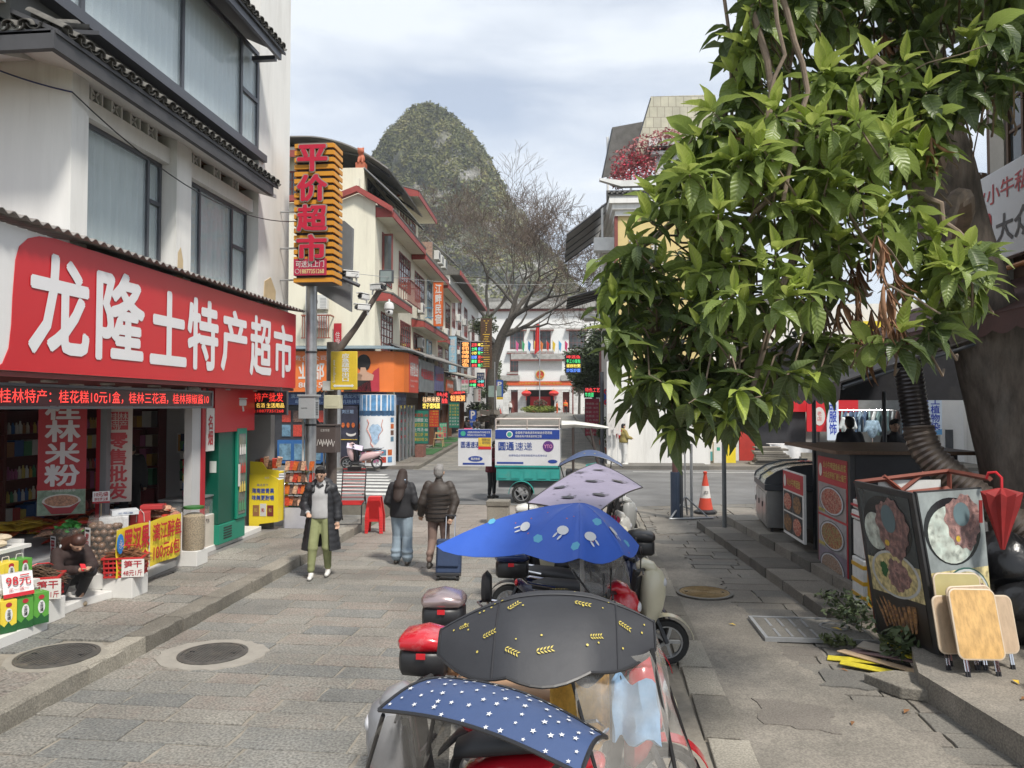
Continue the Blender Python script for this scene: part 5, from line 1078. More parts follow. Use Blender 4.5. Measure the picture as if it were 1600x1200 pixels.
# ---- shops below: fascia signs, shade roof, open fronts
a=thing('shop_row','row of open shop fronts with grey sheet roof along the far left street','shop row',FP(0,31),FA)
awn(a,'shade_roof',[(-9.1,4.6,5.7),(-7.35,4.6,5.05),(-7.2,20,5.25),(-9.1,20,6.0)],SHEETM,6)
awn(a,'shade_roof',[(-9.1,20.2,5.1),(-6.9,20.2,4.6),(-6.9,30,4.9),(-9.1,30,5.4)],SHEETL,5)
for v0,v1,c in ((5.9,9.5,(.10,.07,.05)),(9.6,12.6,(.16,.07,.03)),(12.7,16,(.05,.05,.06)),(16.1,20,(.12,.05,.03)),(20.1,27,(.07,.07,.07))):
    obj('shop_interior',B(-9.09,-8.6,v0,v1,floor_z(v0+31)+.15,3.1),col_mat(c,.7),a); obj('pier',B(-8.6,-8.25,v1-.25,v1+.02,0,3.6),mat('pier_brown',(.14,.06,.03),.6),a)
def fsign(label,u0,u1,v,z0,z1,back,lines,edge=DARKGREY,th=.08,cat='sign',name='shop_sign',post=False):
    """board facing the camera across the far street; lines = (text, material, z fraction low, high, bold)"""
    t=fthing(name,label,cat,u0,v,0); w=u1-u0
    obj('board',B(.03,w-.03,-th/2,th/2,z0+.03,z1-.03),back,t); b=MB()
    b.box(0,w,-th/2-.02,th/2,z0,z0+.028); b.box(0,w,-th/2-.02,th/2,z1-.028,z1); b.box(0,.028,-th/2-.02,th/2,z0+.0285,z1-.0285); b.box(w-.028,w,-th/2-.02,th/2,z0+.0285,z1-.0285); obj('frame',b,edge,t)
    for ln in lines: text(ln[0],w*(ln[5] if len(ln)>5 else .84),(z1-z0)*(ln[3]-ln[2]),ln[1],(w*((1-(ln[5] if len(ln)>5 else .84))/2 if len(ln)<7 else ln[6]),-th/2,z0+(z1-z0)*ln[2]),'y-',t,.012,ln[4])
    return t
LK=mat('led_board',(.012,.012,.015),.4)
def led(n,c,e=.7): return mat('led_'+n,c,.5,var=0,emit=e)
LO_,LRd,LYl,LGn,LBl,LCy=led('orange',(1,.42,.12)),led('redx',(1,.08,.08)),led('yellowx',(1,.8,.15)),led('green',(.1,.9,.3)),led('blue',(.12,.3,1)),led('cyan',(.2,.8,.75))
fsign('black board with warm lit characters for rice noodles and dumplings',-8.03,-6.98,38,2.49,3.2,LK,(('桂林米粉',mat('led_cream',(.9,.62,.35),.5,var=0,emit=.5),.52,.92,.01),('饺子馄饨面',LYl,.08,.46,.01)))
fsign('black board with red characters for snacks beside the rice noodle board',-8.23,-7.47,44,2.75,3.55,LK,(('特色小吃',LRd,.54,.9,.01),('啤酒鱼',LRd,.1,.46,.01)))
fsign('dark board with three orange characters and a red top line',-8.0,-6.9,48,2.90,3.65,LK,(('粉面粥',LO_,.12,.6,.02),('桂林特产',LRd,.7,.95,.01)))
fsign('large green menu board with yellow price columns at the first shop',-8.26,-7.45,37,.80,2.5,mat('menu_green',(.02,.17,.12),.5),tuple(('%s' % s_,m_,.08+.14*k,.19+.14*k,0) for k,(s_,m_) in enumerate((('辣椒炒肉 25',FOILY),('漓江虾 38',FOILY),('土鸡汤 48',OFFW),('酿豆腐 22',FOILY),('田螺酿 32',OFFW),('啤酒鱼 68',FOILR)))))
fsign('red menu board with yellow rows between the green boards',-8.14,-7.55,41,1.5,2.5,mat('menu_red',(.50,.03,.03),.5),tuple((s_,FOILY,.08+.15*k,.18+.15*k,0) for k,s_ in enumerate(('米粉 8元','炒粉 10元','炒饭 12元','水饺 10元','二两粉','三鲜粉'))))
fsign('green board with pink characters saying rooms today',-8.15,-7.55,44,.75,1.72,mat('board_green',(.10,.48,.28),.5),(('今日\n有房',mat('pink_red',(.65,.05,.12),.5,var=0),.08,.74,.02),('特价住宿',OFFW,.78,.92,0)))
fsign('tall double green menu board in front of the fourth shop',-7.9,-7.2,47,1.3,2.95,MATS['menu_green'],tuple((s_,(FOILY if k>2 else OFFW),.10+.12*k,.18+.12*k,0) for k,s_ in enumerate(('鱼 58 鸡 68','肉 28 菜 18','汤 20 粉 12','虾 48 蟹 88','菜 15 饭 10','汤 12 面 10','套餐优惠'))))
fsign('small white board with pink top and green rows',-7.26,-6.72,48,3.47,4.41,OFFW,(('套餐',mat('pink_print',(.65,.12,.2),.5,var=0),.68,.94,.01),('米粉\n炒饭',col_mat((.10,.32,.2),.5),.08,.6,0)))
fsign('small LED board with red and green characters',-7.18,-6.08,52,4.0,4.5,LK,(('柳州螺',LRd,.55,.95,.01,.40,.04),('小炒',LCy,.55,.95,.01,.40,.54),('中餐',LGn,.05,.45,.01,.40,.04),('吃饭',LRd,.05,.45,.01,.40,.54)))
fsign('white vertical board with two dish pictures and red characters',-7.09,-6.53,54,2.95,3.98,OFFW,(('桂\n林\n米\n粉',REDP,.08,.92,.01,.28,.62),))
fsign('dark blue small board with pale characters high beside the bare tree',-6.86,-6.3,54,4.5,5.08,NB,(('停车场',OFFW,.5,.85,0),('入口',OFFW,.12,.42,0)))
t=fsign('blue parking sign with a white letter P near the seated people',-7.64,-7.06,56,1.0,2.41,mat('parking_blue',(.02,.08,.38),.5),(('P',OFFW,.52,.92,.03,.5),('停车场',OFFW,.3,.42,0)))
fsign('white portable sign with red edging and a small blue P',-7.12,-6.5,60,1.42,2.35,OFFW,(('停车',REDP,.66,.92,.01),('P',MATS['parking_blue'],.12,.52,.03,.4)),edge=REDP)
fsign('vertical orange slatted inn sign with four white brush characters',-8.39,-7.80,44,7.35,9.96,mat('inn_orange',(.62,.13,.025),.5,var=.1),(('江\n畔\n民\n宿',OFFW,.06,.95,.03,.62),),edge=mat('inn_orange_edge',(.4,.08,.02),.5))
fsign('pale blue vertical sign with faded white characters',-8.62,-8.02,52,5.0,7.55,mat('sign_paleblue',(.30,.50,.62),.5,var=.1),(('城\n市\n之\n家',OFFW,.08,.92,.02,.5),))
t=fsign('double LED board, orange characters on the left and a colourful menu grid on the right',-7.81,-6.08,52,5.33,7.15,LK,(('雷\n师\n傅\n啤\n酒\n鱼',LO_,.04,.96,.01,.30,.06),),edge=STEEL)
g=[('正宗啤酒',LRd),('土鸡香肠',LGn),('小炒荤素',LYl),('田螺河虾',LBl),('酿菜豆腐',LGn),('本地特色',LRd)]
for r_,(s_,m_) in enumerate(g):
    text(s_[:2],.36,.22,m_,(.80,-.04,6.80-r_*.285),'y-',t,.012,.015); text(s_[2:],.36,.22,g[(r_+2) % 6][1],(1.24,-.04,6.80-r_*.285),'y-',t,.012,.015)
obj('divider',B(.70,.74,-.06,.04,5.36,7.12),STEEL,t); obj('support_bar',B(-1.3,1.73,.05,.09,7.16,7.2),STEEL,t)
t=fsign('tall dark slatted wooden sign with large yellow characters before the bare tree',-6.39,-5.6,52,5.25,8.75,WOODD,(('丫\n友\n宜\n宿',mat('sign_gold',(.78,.50,.04),.5,var=0),.04,.97,.03,.62),),edge=WOODD)
for k in range(22): obj('slat',B(.03,.76,-.062,-.0405,5.30+k*.157,5.40+k*.157),WOODD,t)
# street-facing fascia panels along the row
def panel(label,v0,v1,z0,z1,back,s_,m_,u=-7.66):
    t=thing('fascia_sign',label,'sign',FP(0,31),FA); obj('board',B(u-.06,u,v0-31,v1-31,z0,z1),back,t)
    if s_: text(s_,(v1-v0)*.84,(z1-z0)*.32,m_,(u,v0-31+(v1-v0)*.08,z0+(z1-z0)*.42),'x+',t,.01,.02)
panel('grey fascia sign with red characters and a beer glass next to the orange corner sign',35.6,39.9,3.35,4.9,mat('fascia_grey',(.14,.16,.17),.4,var=.4,vs=1.5),'啤酒鱼旗舰店',REDP)
panel('purple blue fascia sign with a townscape and red characters',40.2,43.3,3.5,4.85,mat('fascia_purple',(.10,.10,.22),.5,var=.5,vs=2),'九姑家菜',REDP)
panel('orange red fascia sign with pale characters',44.5,47.4,3.45,4.25,mat('fascia_orangered',(.45,.09,.03),.5,var=.3,vs=5),'特色美食',OFFW)
panel('white and pink fascia board over the fifth shop',50,53,3.3,4.2,OFFW,'米粉店',REDP,-7.4)
# small things in front of the shops
GRASSM=mat('green_carpet',(.04,.12,.04),.95,var=.2,vs=12,bump=.6,bs=60)
for i,(v0,v1) in enumerate(((5.9,9.6),(10.3,13.3),(14.2,18.5))):
    o=obj('door_mat',MB().add([(-8.2,v0,floor_z(v0+31)+.16),(-7.25,v0,floor_z(v0+31)+.16),(-7.25,v1,floor_z(v1+31)+.165),(-8.2,v1,floor_z(v1+31)+.165)],[(0,1,2,3)]),GRASSM); o.location=FP(0,31); o.rotation_euler=(0,0,FA); tag(o,('green carpet on the pavement nearest the corner door','green carpet in front of the bamboo chair','green carpet farthest up the pavement')[i],'mat')
t=fthing('wooden_chair','small bamboo chair on the far left pavement in front of the shops','chair',-7.75,42,floor_z(42)+.15)
for x in (-.22,.22):
    for y in (-.2,.2): obj('leg',MB().tube([(x*1.2,y*1.2,0),(x,y,.42 if y<0 else .8)],.022,5),WOODL,t)
obj('seat',B(-.26,.26,-.24,.24,.42,.45),WOODL,t); obj('back_rail',B(-.24,.24,.19,.22,.68,.8),WOODL,t)
t=fthing('crate','orange plastic crate by the shop door on the far left pavement','crate',-8.1,37.5,floor_z(37.5)+.15); b=MB(); b.box(-.25,.25,-.18,-.15,0,.25); b.box(-.25,.25,.15,.18,0,.25); b.box(-.25,-.22,-.149,.149,0,.25); b.box(.22,.25,-.149,.149,0,.25); b.box(-.22,.22,-.149,.149,0,.02); obj('body',b,mat('crate_orange',(.65,.16,.03),.5),t)
pole('lamp_post','pale grey lamp post in front of the dark poster beyond the crossing',*FP(-10.27,31.0)[:2],.1,3.4,.13,STEEL)
t=fthing('traffic_sign','blue P direction sign with green boards on a post beyond the tree','sign',-5.6,60,0); obj('post',MB().tube([(-.45,0,.5),(-.45,0,6.2)],.05,8),STEEL,t)
obj('blue_plate',B(-.3,.22,-.03,.03,3.2,4.75),MATS['parking_blue'],t); text('P',.3,.4,OFFW,(-.2,-.03,4.2),'y-',t,.01,.03); obj('yellow_strip',B(-.3,.22,-.035,-.031,3.2,3.4),FOILY,t); obj('grey_plate',B(-.95,-.5,-.03,.03,3.4,4.3),mat('plate_greygreen',(.25,.33,.30),.5),t); obj('grey_plate',B(-.3,.1,-.06,-.04,3.45,4.3),MATS['plate_greygreen'],t)
t=fthing('planted_bank','rough stone planter bank with shrubs at the foot of the bare tree','planter',-7.4,60,floor_z(60))
b=MB()
for k in range(26): b.ob((R.uniform(-.9,1.4),R.uniform(-1,4),R.uniform(.2,1.6)),(.7,.6,.35),(R.uniform(-.2,.2),R.uniform(-.2,.2),R.uniform(0,3)))
obj('rocks',b,STEPM,t,kind='stuff')
# ================================================================ government building closing the street
def leafball(c,r,n,sz,rr,b):
    for _ in range(n):
        d=V((rr.gauss(0,1),rr.gauss(0,1),rr.gauss(0,1))).normalized()*(rr.random()**.35)
        p=V(c)+V((d.x*r[0],d.y*r[1],d.z*r[2])); u=V((rr.gauss(0,1),rr.gauss(0,1),rr.gauss(0,.6))).normalized(); w=u.orthogonal().normalized(); w=(w*math.cos(q := rr.uniform(0,6))+u.cross(w)*math.sin(q))
        s_=sz*rr.uniform(.6,1.3); b.add([p-u*s_,p+w*s_*.45,p+u*s_,p-w*s_*.45],[(0,1,2,3)])
g=thing('government_building','large white official building with tiled cornices and red windows at the street end','building',FP(0,122,1.5),FA)
GW=mat('gov_white',(.74,.74,.72),.85,var=.03,dirt=.12,dc=(.5,.5,.48))
obj('wall',B(-19,12,0,12,0,16.6),GW,g); obj('top_cornice',B(-19.3,12.3,-.5,12,16.6,16.9),LAT,g); b=MB(); b.prism([(-.9,16.9),(0,18.3),(12,18.3),(12,16.9)],-19.4,12.4,'x'); obj('roof',b,mat('gov_tile',(.22,.215,.20),.85,var=.3,vs=2),g); b=MB()
for k in range(80): b.box(-19.3+k*.4,-19.15+k*.4,-.95,-.8,16.88,17.05)
b.box(-19.4,12.4,-.1,.2,18.3,18.7)
obj('roof_ridges',b,MATS['gov_tile'],g,kind='stuff')
for u0,u1 in ((-15.0,-12.3),(-8.52,-5.2),(-2.0 if 0 else -4.75,-1.95),(1.0,3.6),(5.2,7.6)):
    u0_,u1_=(u0,u1) if u0 != -8.52 else (-8.52,-6.3)
    for z in (12.0,8.3,4.9):
        if z>5 or u0<-5 or u0>0:
            fwin_front(g,-.02,u0_,u1_,z-1.2-.35,z+1.3,4,3)
            obj('window_cornice',MB().prism([(-.8,z+1.45),(0,z+1.85),(0,z+1.4)],u0_-.5,u1_+.5,'x'),MATS['gov_tile'],g); obj('window_cornice_edge',B(u0_-.5,u1_+.5,-.84,-.76,z+1.33,z+1.47),LAT,g)
gt=thing('entrance_gate','white entrance gate block with national emblem, orange band, tiled cap and two columns','gate',FP(-3.5,114,1.45),FA)
obj('upper_wall',B(-3.3,3.3,0,3,4.9,8.2),GW,gt); b=MB(); b.prism([(-.8,8.2),(-.8,8.3),(0,9.2),(3,9.2),(3,8.2)],-4.4,4.4,'x'); obj('tiled_cap',b,MATS['gov_tile'],gt); obj('cap_edge',B(-4.4,4.4,-.86,-.80,8.05,8.25),LAT,gt)
for s in (-1,1): b=MB(); b.prism([(-.7,5.0),(-.7,5.1),(0,5.9),(2,5.9),(2,5.0)],*sorted((s*3.1,s*6.2)),'x'); obj('side_tiles',b,MATS['gov_tile'],gt)
obj('orange_band',B(-6.2,6.2,-.55,-.45,4.35,4.98),mat('band_orange',(.62,.10,.03),.5,var=.1),gt); text('为人民服务坚持中国共产党领导',6.5,.32,FOILY,(-3.25,-.55,4.5),'y-',gt,.03)
obj('lintel',B(-6.2,6.2,-.44,3,3.7,4.34),GW,gt)
for x in (-5.0,-2.75,2.75,5.0): obj('pillar',B(x-.6,x+.6,-.4,2.6,0,3.69),brick_mat('gate_stone',(.62,.62,.60),(.58,.58,.56),(.42,.42,.40),1,1.2,.4,axis='xz'),gt)
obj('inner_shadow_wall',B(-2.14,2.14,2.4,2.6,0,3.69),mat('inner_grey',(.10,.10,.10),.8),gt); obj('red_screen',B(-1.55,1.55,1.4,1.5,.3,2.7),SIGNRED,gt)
for x in (-3.9,3.9): obj('side_door',B(x-.5,x+.5,.5,.6,.1,3.4),LAT,gt)
em=obj('emblem',MB().lathe([(.62,0),(.62,.08),(.02,.08)],24,(0,-.02,6.0),(PI/2,0,0)),mat('emblem_red',(.50,.04,.03),.5),gt); obj('emblem_rim',MB().lathe([(.55,0),(.66,0),(.66,.14),(.55,.14),(.55,0)],24,(0,-.02,6.0),(PI/2,0,0)),FOILY,em)
obj('emblem_star',MB().prism([(.2*(1 if k % 2 else .42)*math.cos(k*PI/5-PI/2+PI/5),6.22+.2*(1 if k % 2 else .42)*math.sin(k*PI/5-PI/2+PI/5)) for k in range(10)],-.15,-.12,'y'),FOILY,em); obj('emblem_gate',B(-.3,.3,-.15,-.12,5.7,5.85),FOILY,em)
for s in (-1,1):
    t=fthing('red_lantern','red lantern hanging in the gateway, %s one' % ('left' if s<0 else 'right'),'lantern',-3.5+s*2.05,112.9,1.45+3.15)
    obj('body',MB().lathe([(.2,-.42),(.55,-.3),(.78,0),(.55,.3),(.2,.42)],16),mat('lantern_red',(.60,.03,.025),.5),t,True); obj('cord',MB().tube([(0,0,.4),(0,0,.75)],.03,4),FOILY,t); obj('tassel',MB().lathe([(.09,-1.0),(.06,-.42)],6),MATS['lantern_red'],t); obj('gold_cap',MB().lathe([(.22,.40),(.22,.48)],10),FOILY,t)
for k in range(9):
    t=fthing('flag','small %s flag standing on the gate roof, number %s from the left' % (('pink','green','blue','yellow','orange','red','gold','sky blue','crimson')[k],('one','two','three','four','five','six','seven','eight','nine')[k]),'flag',-7.2+k*.93,114.6,10.65)
    obj('staff',MB().tube([(0,0,0),(0,0,2.1)],.03,4),STEEL,t); b=MB(); b.sheet(lambda p,q: (.02+.42*p*(.6+.4*q),.06*math.sin(p*6),.75+1.25*q-.5*p),4,4,.02)
    obj('cloth',b,col_mat(((.6,.1,.25),(.06,.35,.15),(.05,.25,.55),(.7,.5,.05),(.65,.2,.04),(.55,.04,.03),(.7,.5,.03),(.1,.35,.6),(.55,.04,.15))[k],.7),t)
t=fthing('national_flag','red national flag hanging limp on a tall pole before the white building','flag',-3.55,113,1.5); obj('pole',MB().tube([(0,0,0),(0,0,14.2)],[.09,.05],8),STEEL,t); b=MB(); b.sheet(lambda p,q: (-.03-.75*p*(1-.35*q),.15*math.sin(p*9),9.6+3.9*q-p*.7*(1-q)),8,6,.03); obj('cloth',b,MATS['lantern_red'],t)
t=fthing('flower_bed','oval raised flower bed with clipped yellow-green hedge before the gate','flower bed',-3.3,106,1.5)
obj('kerb',MB().lathe([(4.3,-.2),(4.3,.22),(4.0,.25),(4.0,-.2),(4.3,-.2)],32,sy=.5),CURB,t); obj('soil',MB().lathe([(4.0,0),(4.0,.15),(.1,.3)],32,sy=.5),mat('bed_flowers',(.25,.16,.14),.9,var=.6,vs=3),t)
rr=random.Random(3); b=MB(); leafball((0,0,.75),(2.9,1.2,.55),2600,.13,rr,b); obj('hedge',b,mat('hedge_yellowgreen',(.22,.26,.05),.7,var=.4,vs=3),t,kind='stuff')
b=MB(); leafball((0,0,1.6),(1.0,.7,.6),500,.12,rr,b); obj('central_shrub',b,mat('shrub_bronze',(.13,.09,.06),.7,var=.4,vs=3),t,kind='stuff')
for i,u in enumerate((-8.6,.9)):
    t=fthing('street_lamp','red lamp post with a white globe at the %s edge of the plaza' % ('left','right')[i],'street lamp',u,92,floor_z(92)+.12); obj('post',MB().tube([(0,0,0),(0,0,3.6)],[.09,.06],8),LAT,t); obj('globe',MB().ell((0,0,3.8),(.22,.22,.25),12,8),PVCW,t,True); obj('arm',MB().tube([(-.35,0,3.2),(.35,0,3.2)],.03,5),LAT,t)
# ---- karst hill with its scrub
def hill_pt(p,q):
    """q: 0 foot .. 1 top, p around"""
    a_=2*PI*p; z=183*(1-(1-q)**1.25) if q<1 else 183
    prof=[(0,115),(.28,78),(.45,62),(.6,51),(.72,42),(.82,34.5),(.89,27),(.94,19),(.975,12),(.993,6),(1,.5)]
    for i in range(len(prof)-1):
        if prof[i][0] <= q <= prof[i+1][0]: f=(q-prof[i][0])/(prof[i+1][0]-prof[i][0]); r=prof[i][1]*(1-f)+prof[i+1][1]*f; break
    n1=math.sin(a_*3+q*7)*.06+math.sin(a_*5+q*45)*.03+math.sin(a_*19+q*95)*.015+math.sin(a_*7+q*17)*.03+math.sin(a_*13-q*31)*.02+math.sin(a_*29+q*60)*.012
    skew=math.cos(a_)*(.62*(1-q)) if math.cos(a_)>0 else 0
    r *= 1+n1+skew
    return (r*math.cos(a_),r*math.sin(a_)*.9,190*q*(1+.004*math.sin(a_*11)))
hb=MB(); hb.sheet(hill_pt,220,150)
hm=ramp_mat('karst_rock',[(.25,(.06,.07,.035)),(.42,(.09,.095,.05)),(.5,(.16,.155,.13)),(.6,(.24,.235,.215)),(.8,(.33,.32,.29))],.95,.05,1,.6,objrand=False,speck=.35,spscale=.9)
hill=obj('karst_hill',hb,hm,None,True,180,loc=(-98,462,0),kind='structure'); 
rr=random.Random(9); b1=MB()
for _ in range(52000):
    p=rr.random(); q=rr.random()**.8
    if math.sin(2*PI*p)>.25: p=1-p
    x,y,z=hill_pt(p,q); s_=rr.uniform(.7,1.5)
    if math.sin(p*40+q*23)+math.sin(q*37-p*29)+math.sin(p*90-q*71)+rr.uniform(-1.2,1.2)>.9 and q<.93: continue
    k=3
    for _j in range(k):
        u=V((rr.gauss(0,1),rr.gauss(0,1),rr.gauss(0,.7))).normalized(); w=u.orthogonal().normalized(); c=V((x,y,z))+V((rr.uniform(-1,1),rr.uniform(-1,1),rr.uniform(-.4,1.3)))*s_*.6
        b1.add([c-u*s_*.8,c+w*s_*.5,c+u*s_*.8,c-w*s_*.5],[(0,1,2,3)])
for _ in range(900):      # single crowns that break the outline
    p=rr.random(); q=rr.random()**.6
    if math.sin(2*PI*p)>.25: p=1-p
    x,y,z=hill_pt(p,q)
    leafball((x,y,z+1.2),(2.6,2.6,2.4),22,.9,rr,b1)
obj('hill_scrub',b1,ramp_mat('scrub_green',[(.3,(.06,.075,.028)),(.48,(.125,.135,.045)),(.62,(.20,.19,.07)),(.8,(.24,.20,.11))],.9,.09,.2,2,objrand=False,speck=.4,spscale=.35),None,loc=(-98,462,0),kind='stuff')
# distant lower ridge right of the hill
b=MB(); b.sheet(lambda p,q: (-60+260*p,560+40*q,(58*math.exp(-((p-.12)/.18)**2)+14*math.exp(-((p-.5)/.3)**2)+3*math.sin(p*31))*min(1,1.0-q*.9)),60,10); b.sheet(lambda p,q: (-60+260*p,560-60*q,(58*math.exp(-((p-.12)/.18)**2)+14*math.exp(-((p-.5)/.3)**2)+3*math.sin(p*31))*(1-q)),60,10)
obj('distant_ridge',b,hm,smooth=True,kind='structure')
# ---- trees
BARK=mat('bark_grey',(.085,.075,.062),.9,var=.35,vs=6,bump=.8,bs=14); 
def bare_tree(name,label,loc,rz,seed,h,spread,bend,levels=6,leafc=None,lean=0,r0=.34):
    rr=random.Random(seed); t=thing(name,label,'tree',loc,rz); tr=MB(); br=MB(); tw=MB()
    def grow(p,d,l,r,lv):
        pts=[p]; rs=[r]; n=5; q=V(p); dd=V(d)
        for i in range(n):
            dd=(dd+V((rr.gauss(0,.16),rr.gauss(0,.16),rr.gauss(0,.10)+.03))).normalized(); q=q+dd*(l/n); pts.append(V(q)); rs.append(max(.015,r*(1-.42*(i+1)/n)))
        (br if lv>levels-4 else tw).tube(pts,rs,7 if lv>levels-3 else 4 if lv>2 else 3)
        if lv==0: return
        k=2+(rr.random()<.55)+(lv<4)
        for j in range(k):
            i=n if j<2 else rr.randint(2,n-1); s0=pts[i]; ax=dd.orthogonal().normalized(); ax.rotate(Matrix.Rotation(rr.uniform(0,2*PI),3,dd)); nd=(dd*rr.uniform(.7,1.0)+ax*rr.uniform(.45,.9)*spread+V((0,0,.12))).normalized()
            grow(s0,nd,l*rr.uniform(.62,.86),rs[i]*rr.uniform(.55,.75),lv-1)
    tp=[V(b_) for b_ in bend]; n=len(tp); tr.tube(tp,[r0*(1-.35*i/(n-1)) for i in range(n)],12)
    for j in range(3):
        a_=rr.uniform(0,2*PI)+j*2.1; grow(tp[-1]-V((0,0,.1)),V((math.cos(a_)*.7*spread,math.sin(a_)*.5*spread,.8)).normalized(),h*.23,r0*.5,levels)
    grow(tp[-2],(V((1,0,.42))).normalized(),h*.25,r0*.45,levels-1)
    obj('trunk',tr,BARK,t,True); obj('crown',br,BARK,t,True,kind='stuff'); obj('twigs',tw,mat('twig_brown',(.12,.09,.07),.9),t,kind='stuff')
    return t
bare_tree('bare_tree','large bare grey tree with curving trunk on the left of the far street',FP(-6.6,62,.8),FA,4,17,1.0,[(0,0,-.3),(.1,0,2),(.05,0,4),(.35,0,6),(.9,0,7.6),(1.6,.2,9.0)],6,r0=.46)
bare_tree('bare_tree','second bare tree with fine twigs against the sky behind the first',FP(-7.6,76,1.2),FA,12,18,1.0,[(0,0,-.3),(.0,0,3),(.4,0,6),(1.4,0,9),(2.6,0,11.5)],6,r0=.36)
bare_tree('bare_tree','bare tree left of the others in front of the hill',FP(-8.9,82,1.3),FA,31,24,1.05,[(0,0,-.3),(0,0,4),(.4,0,8),(.2,0,11)],6,r0=.40)
def leafy_tree(name,label,loc,seed,h,r,c,n,sz,trunk=.2,balls=9,sq=.8):
    rr=random.Random(seed); t=thing(name,label,'tree',loc); b=MB(); b.tube([(0,0,-.2),(.05,0,h*.4),(0,.05,h*.75)],[trunk,trunk*.8,trunk*.4],8)
    for k in range(5): a_=k*1.3; b.tube([(0,0,h*.4+k*.1*h*.3),(r*.5*math.cos(a_),r*.5*math.sin(a_),h*.7)],[trunk*.45,trunk*.15],5)
    obj('trunk',b,BARK,t,True); f=MB()
    for k in range(balls):
        a_=rr.uniform(0,2*PI); q=rr.uniform(.1,.75)*r; s_=r*rr.uniform(.32,.55); leafball((q*math.cos(a_),q*math.sin(a_),h*.45+h*.5*rr.random()),(s_,s_,s_*sq),n//balls,sz,rr,f)
    obj('crown',f,c,t,kind='stuff'); return t
GT1=mat('leaf_dark',(.055,.08,.03),.6,var=.5,vs=1.2); GT2=mat('leaf_mid',(.08,.10,.035),.6,var=.5,vs=1.2)
leafy_tree('round_tree','bushy green tree beside the gate on the left of the plaza',FP(-10.0,100,1.5),2,7.6,2.6,GT2,4200,.16,sq=1.1)
leafy_tree('round_tree','bushy tree beside the gate on the right of the plaza',FP(2.0,103,1.5),5,6.6,2.2,GT2,3200,.16)
leafy_tree('dark_tree','dark evergreen tree hanging over the far right side of the street',FP(1.9,62,.8),8,8.6,3.6,GT1,9000,.15,balls=14,sq=.55)
leafy_tree('street_tree','small shrub growing from the wall under the bare tree',FP(-7.6,61,.8),14,3.2,1.2,GT1,1500,.1)
leafy_tree('roof_tree','green bush on the wall top beside the white building',FP(-8.2,70,8.6),15,2.6,1.6,GT2,1400,.13,trunk=.05)
# ---- right row up the far street
a=thing('restaurant_building','ochre walled restaurant with white brick parapet and upturned grey tile eaves on the right','building',FP(0,31),FA)
OCH=mat('ochre_wall',(.62,.49,.22),.85,var=.06,dirt=.2,dc=(.4,.3,.15)); WBR=brick_mat('white_brick',(.60,.60,.60),(.55,.55,.55),(.40,.40,.40),1,.42,.16,axis='xz')
obj('wall',B(1.55,5.4,2.6,14,0,11.1),OCH,a); obj('corner_trim',B(1.40,1.549,2.55,2.75,4,11.1),LAT,a)
obj('side_wall',B(1.5,1.548,2.76,14,0,11.1),WHITE,a); obj('white_base',B(1.42,5.5,2.45,2.599,0,3.9),WHITE,a); obj('white_pier',B(1.0,1.9,1.9,2.44,.1,4.6),WHITE,a)
for k,(z0,z1,w) in enumerate(((11.1,11.35,.12),(11.35,11.6,.26),(11.6,11.9,.4))): obj('cornice',B(1.55-w,5.4,2.6-w,14,z0+.001,z1),WHITE,a)
for k in range(17): link('roof_tile',TM1,a,(1.15+k*.24,2.1,12.0),(.35,0,0)); link('roof_tile',TM2,a,(1.27+k*.24,2.1,12.03),(.35,0,0))
obj('roof_slab',MB().prism([(2.15,11.9),(2.15,11.98),(3.4,12.5),(3.4,11.9)],1.1,5.4,'x'),TILE,a); obj('upturned_ridge',MB().add([(.75,2.6,12.75),(1.7,2.6,12.45),(5.4,2.6,12.45),(.75,2.6,12.85),(1.7,2.6,12.72),(5.4,2.6,12.72),(.75,2.9,12.75),(1.7,2.9,12.45),(5.4,2.9,12.45),(.75,2.9,12.85),(1.7,2.9,12.72),(5.4,2.9,12.72)],[(0,1,4,3),(1,2,5,4),(6,9,10,7),(7,10,11,8),(3,4,10,9),(4,5,11,10),(0,6,7,1),(1,7,8,2),(0,3,9,6)]),PVCW,a)
obj('parapet',B(3.3,5.4,3.2,3.6,12.3,14.0),WBR,a); obj('parapet_cap',B(3.1,5.4,3.0,3.8,14.0,14.15),PVCW,a)
for k in range(9): link('roof_tile',TM1,a,(3.2+k*.24,2.8,14.2),(.35,0,0))
obj('parapet_top',B(3.0,5.4,2.95,3.8,14.35,14.7),PVCW,a)
text('悟饭',.8,.8,OFFW,(2.3,2.6,9.2),'y-',a,.06,.03,name='character') if 0 else None
text('悟\n饭',.62,1.35,OFFW,(2.05,2.6,8.95),'y-',a,.08,.02,name='character')
text('私\n房',.62,1.35,OFFW,(3.0,2.6,8.6),'y-',a,.08,.02,name='character')
awn(a,'terrace_awning',[(1.5,4,12.4),(-.7,4,10.7),(-.7,12,10.9),(1.5,12,12.5)],SHEETM,4); awn(a,'terrace_awning',[(1.5,14,9.7),(-.5,14,9.2),(-.5,20,9.3),(1.5,20,9.9)],SHEETM,4)
obj('terrace_beam',B(.55,1.499,3.6,4.2,9.8,10.4),PVCW,a); obj('terrace_post',B(.9,1.0,4.0,4.1,10.4,12.0),PVCW,a)
for k in range(4): obj('balcony_slab',B(.3,1.49,8+k*3.0,9.6+k*3,7.2+.4*k,7.35+.4*k),PVCW,a); obj('balcony_window',B(1.40,1.498,8+k*3,9.6+k*3,7.4+.4*k,9.0+.3*k),GLASSD,a)
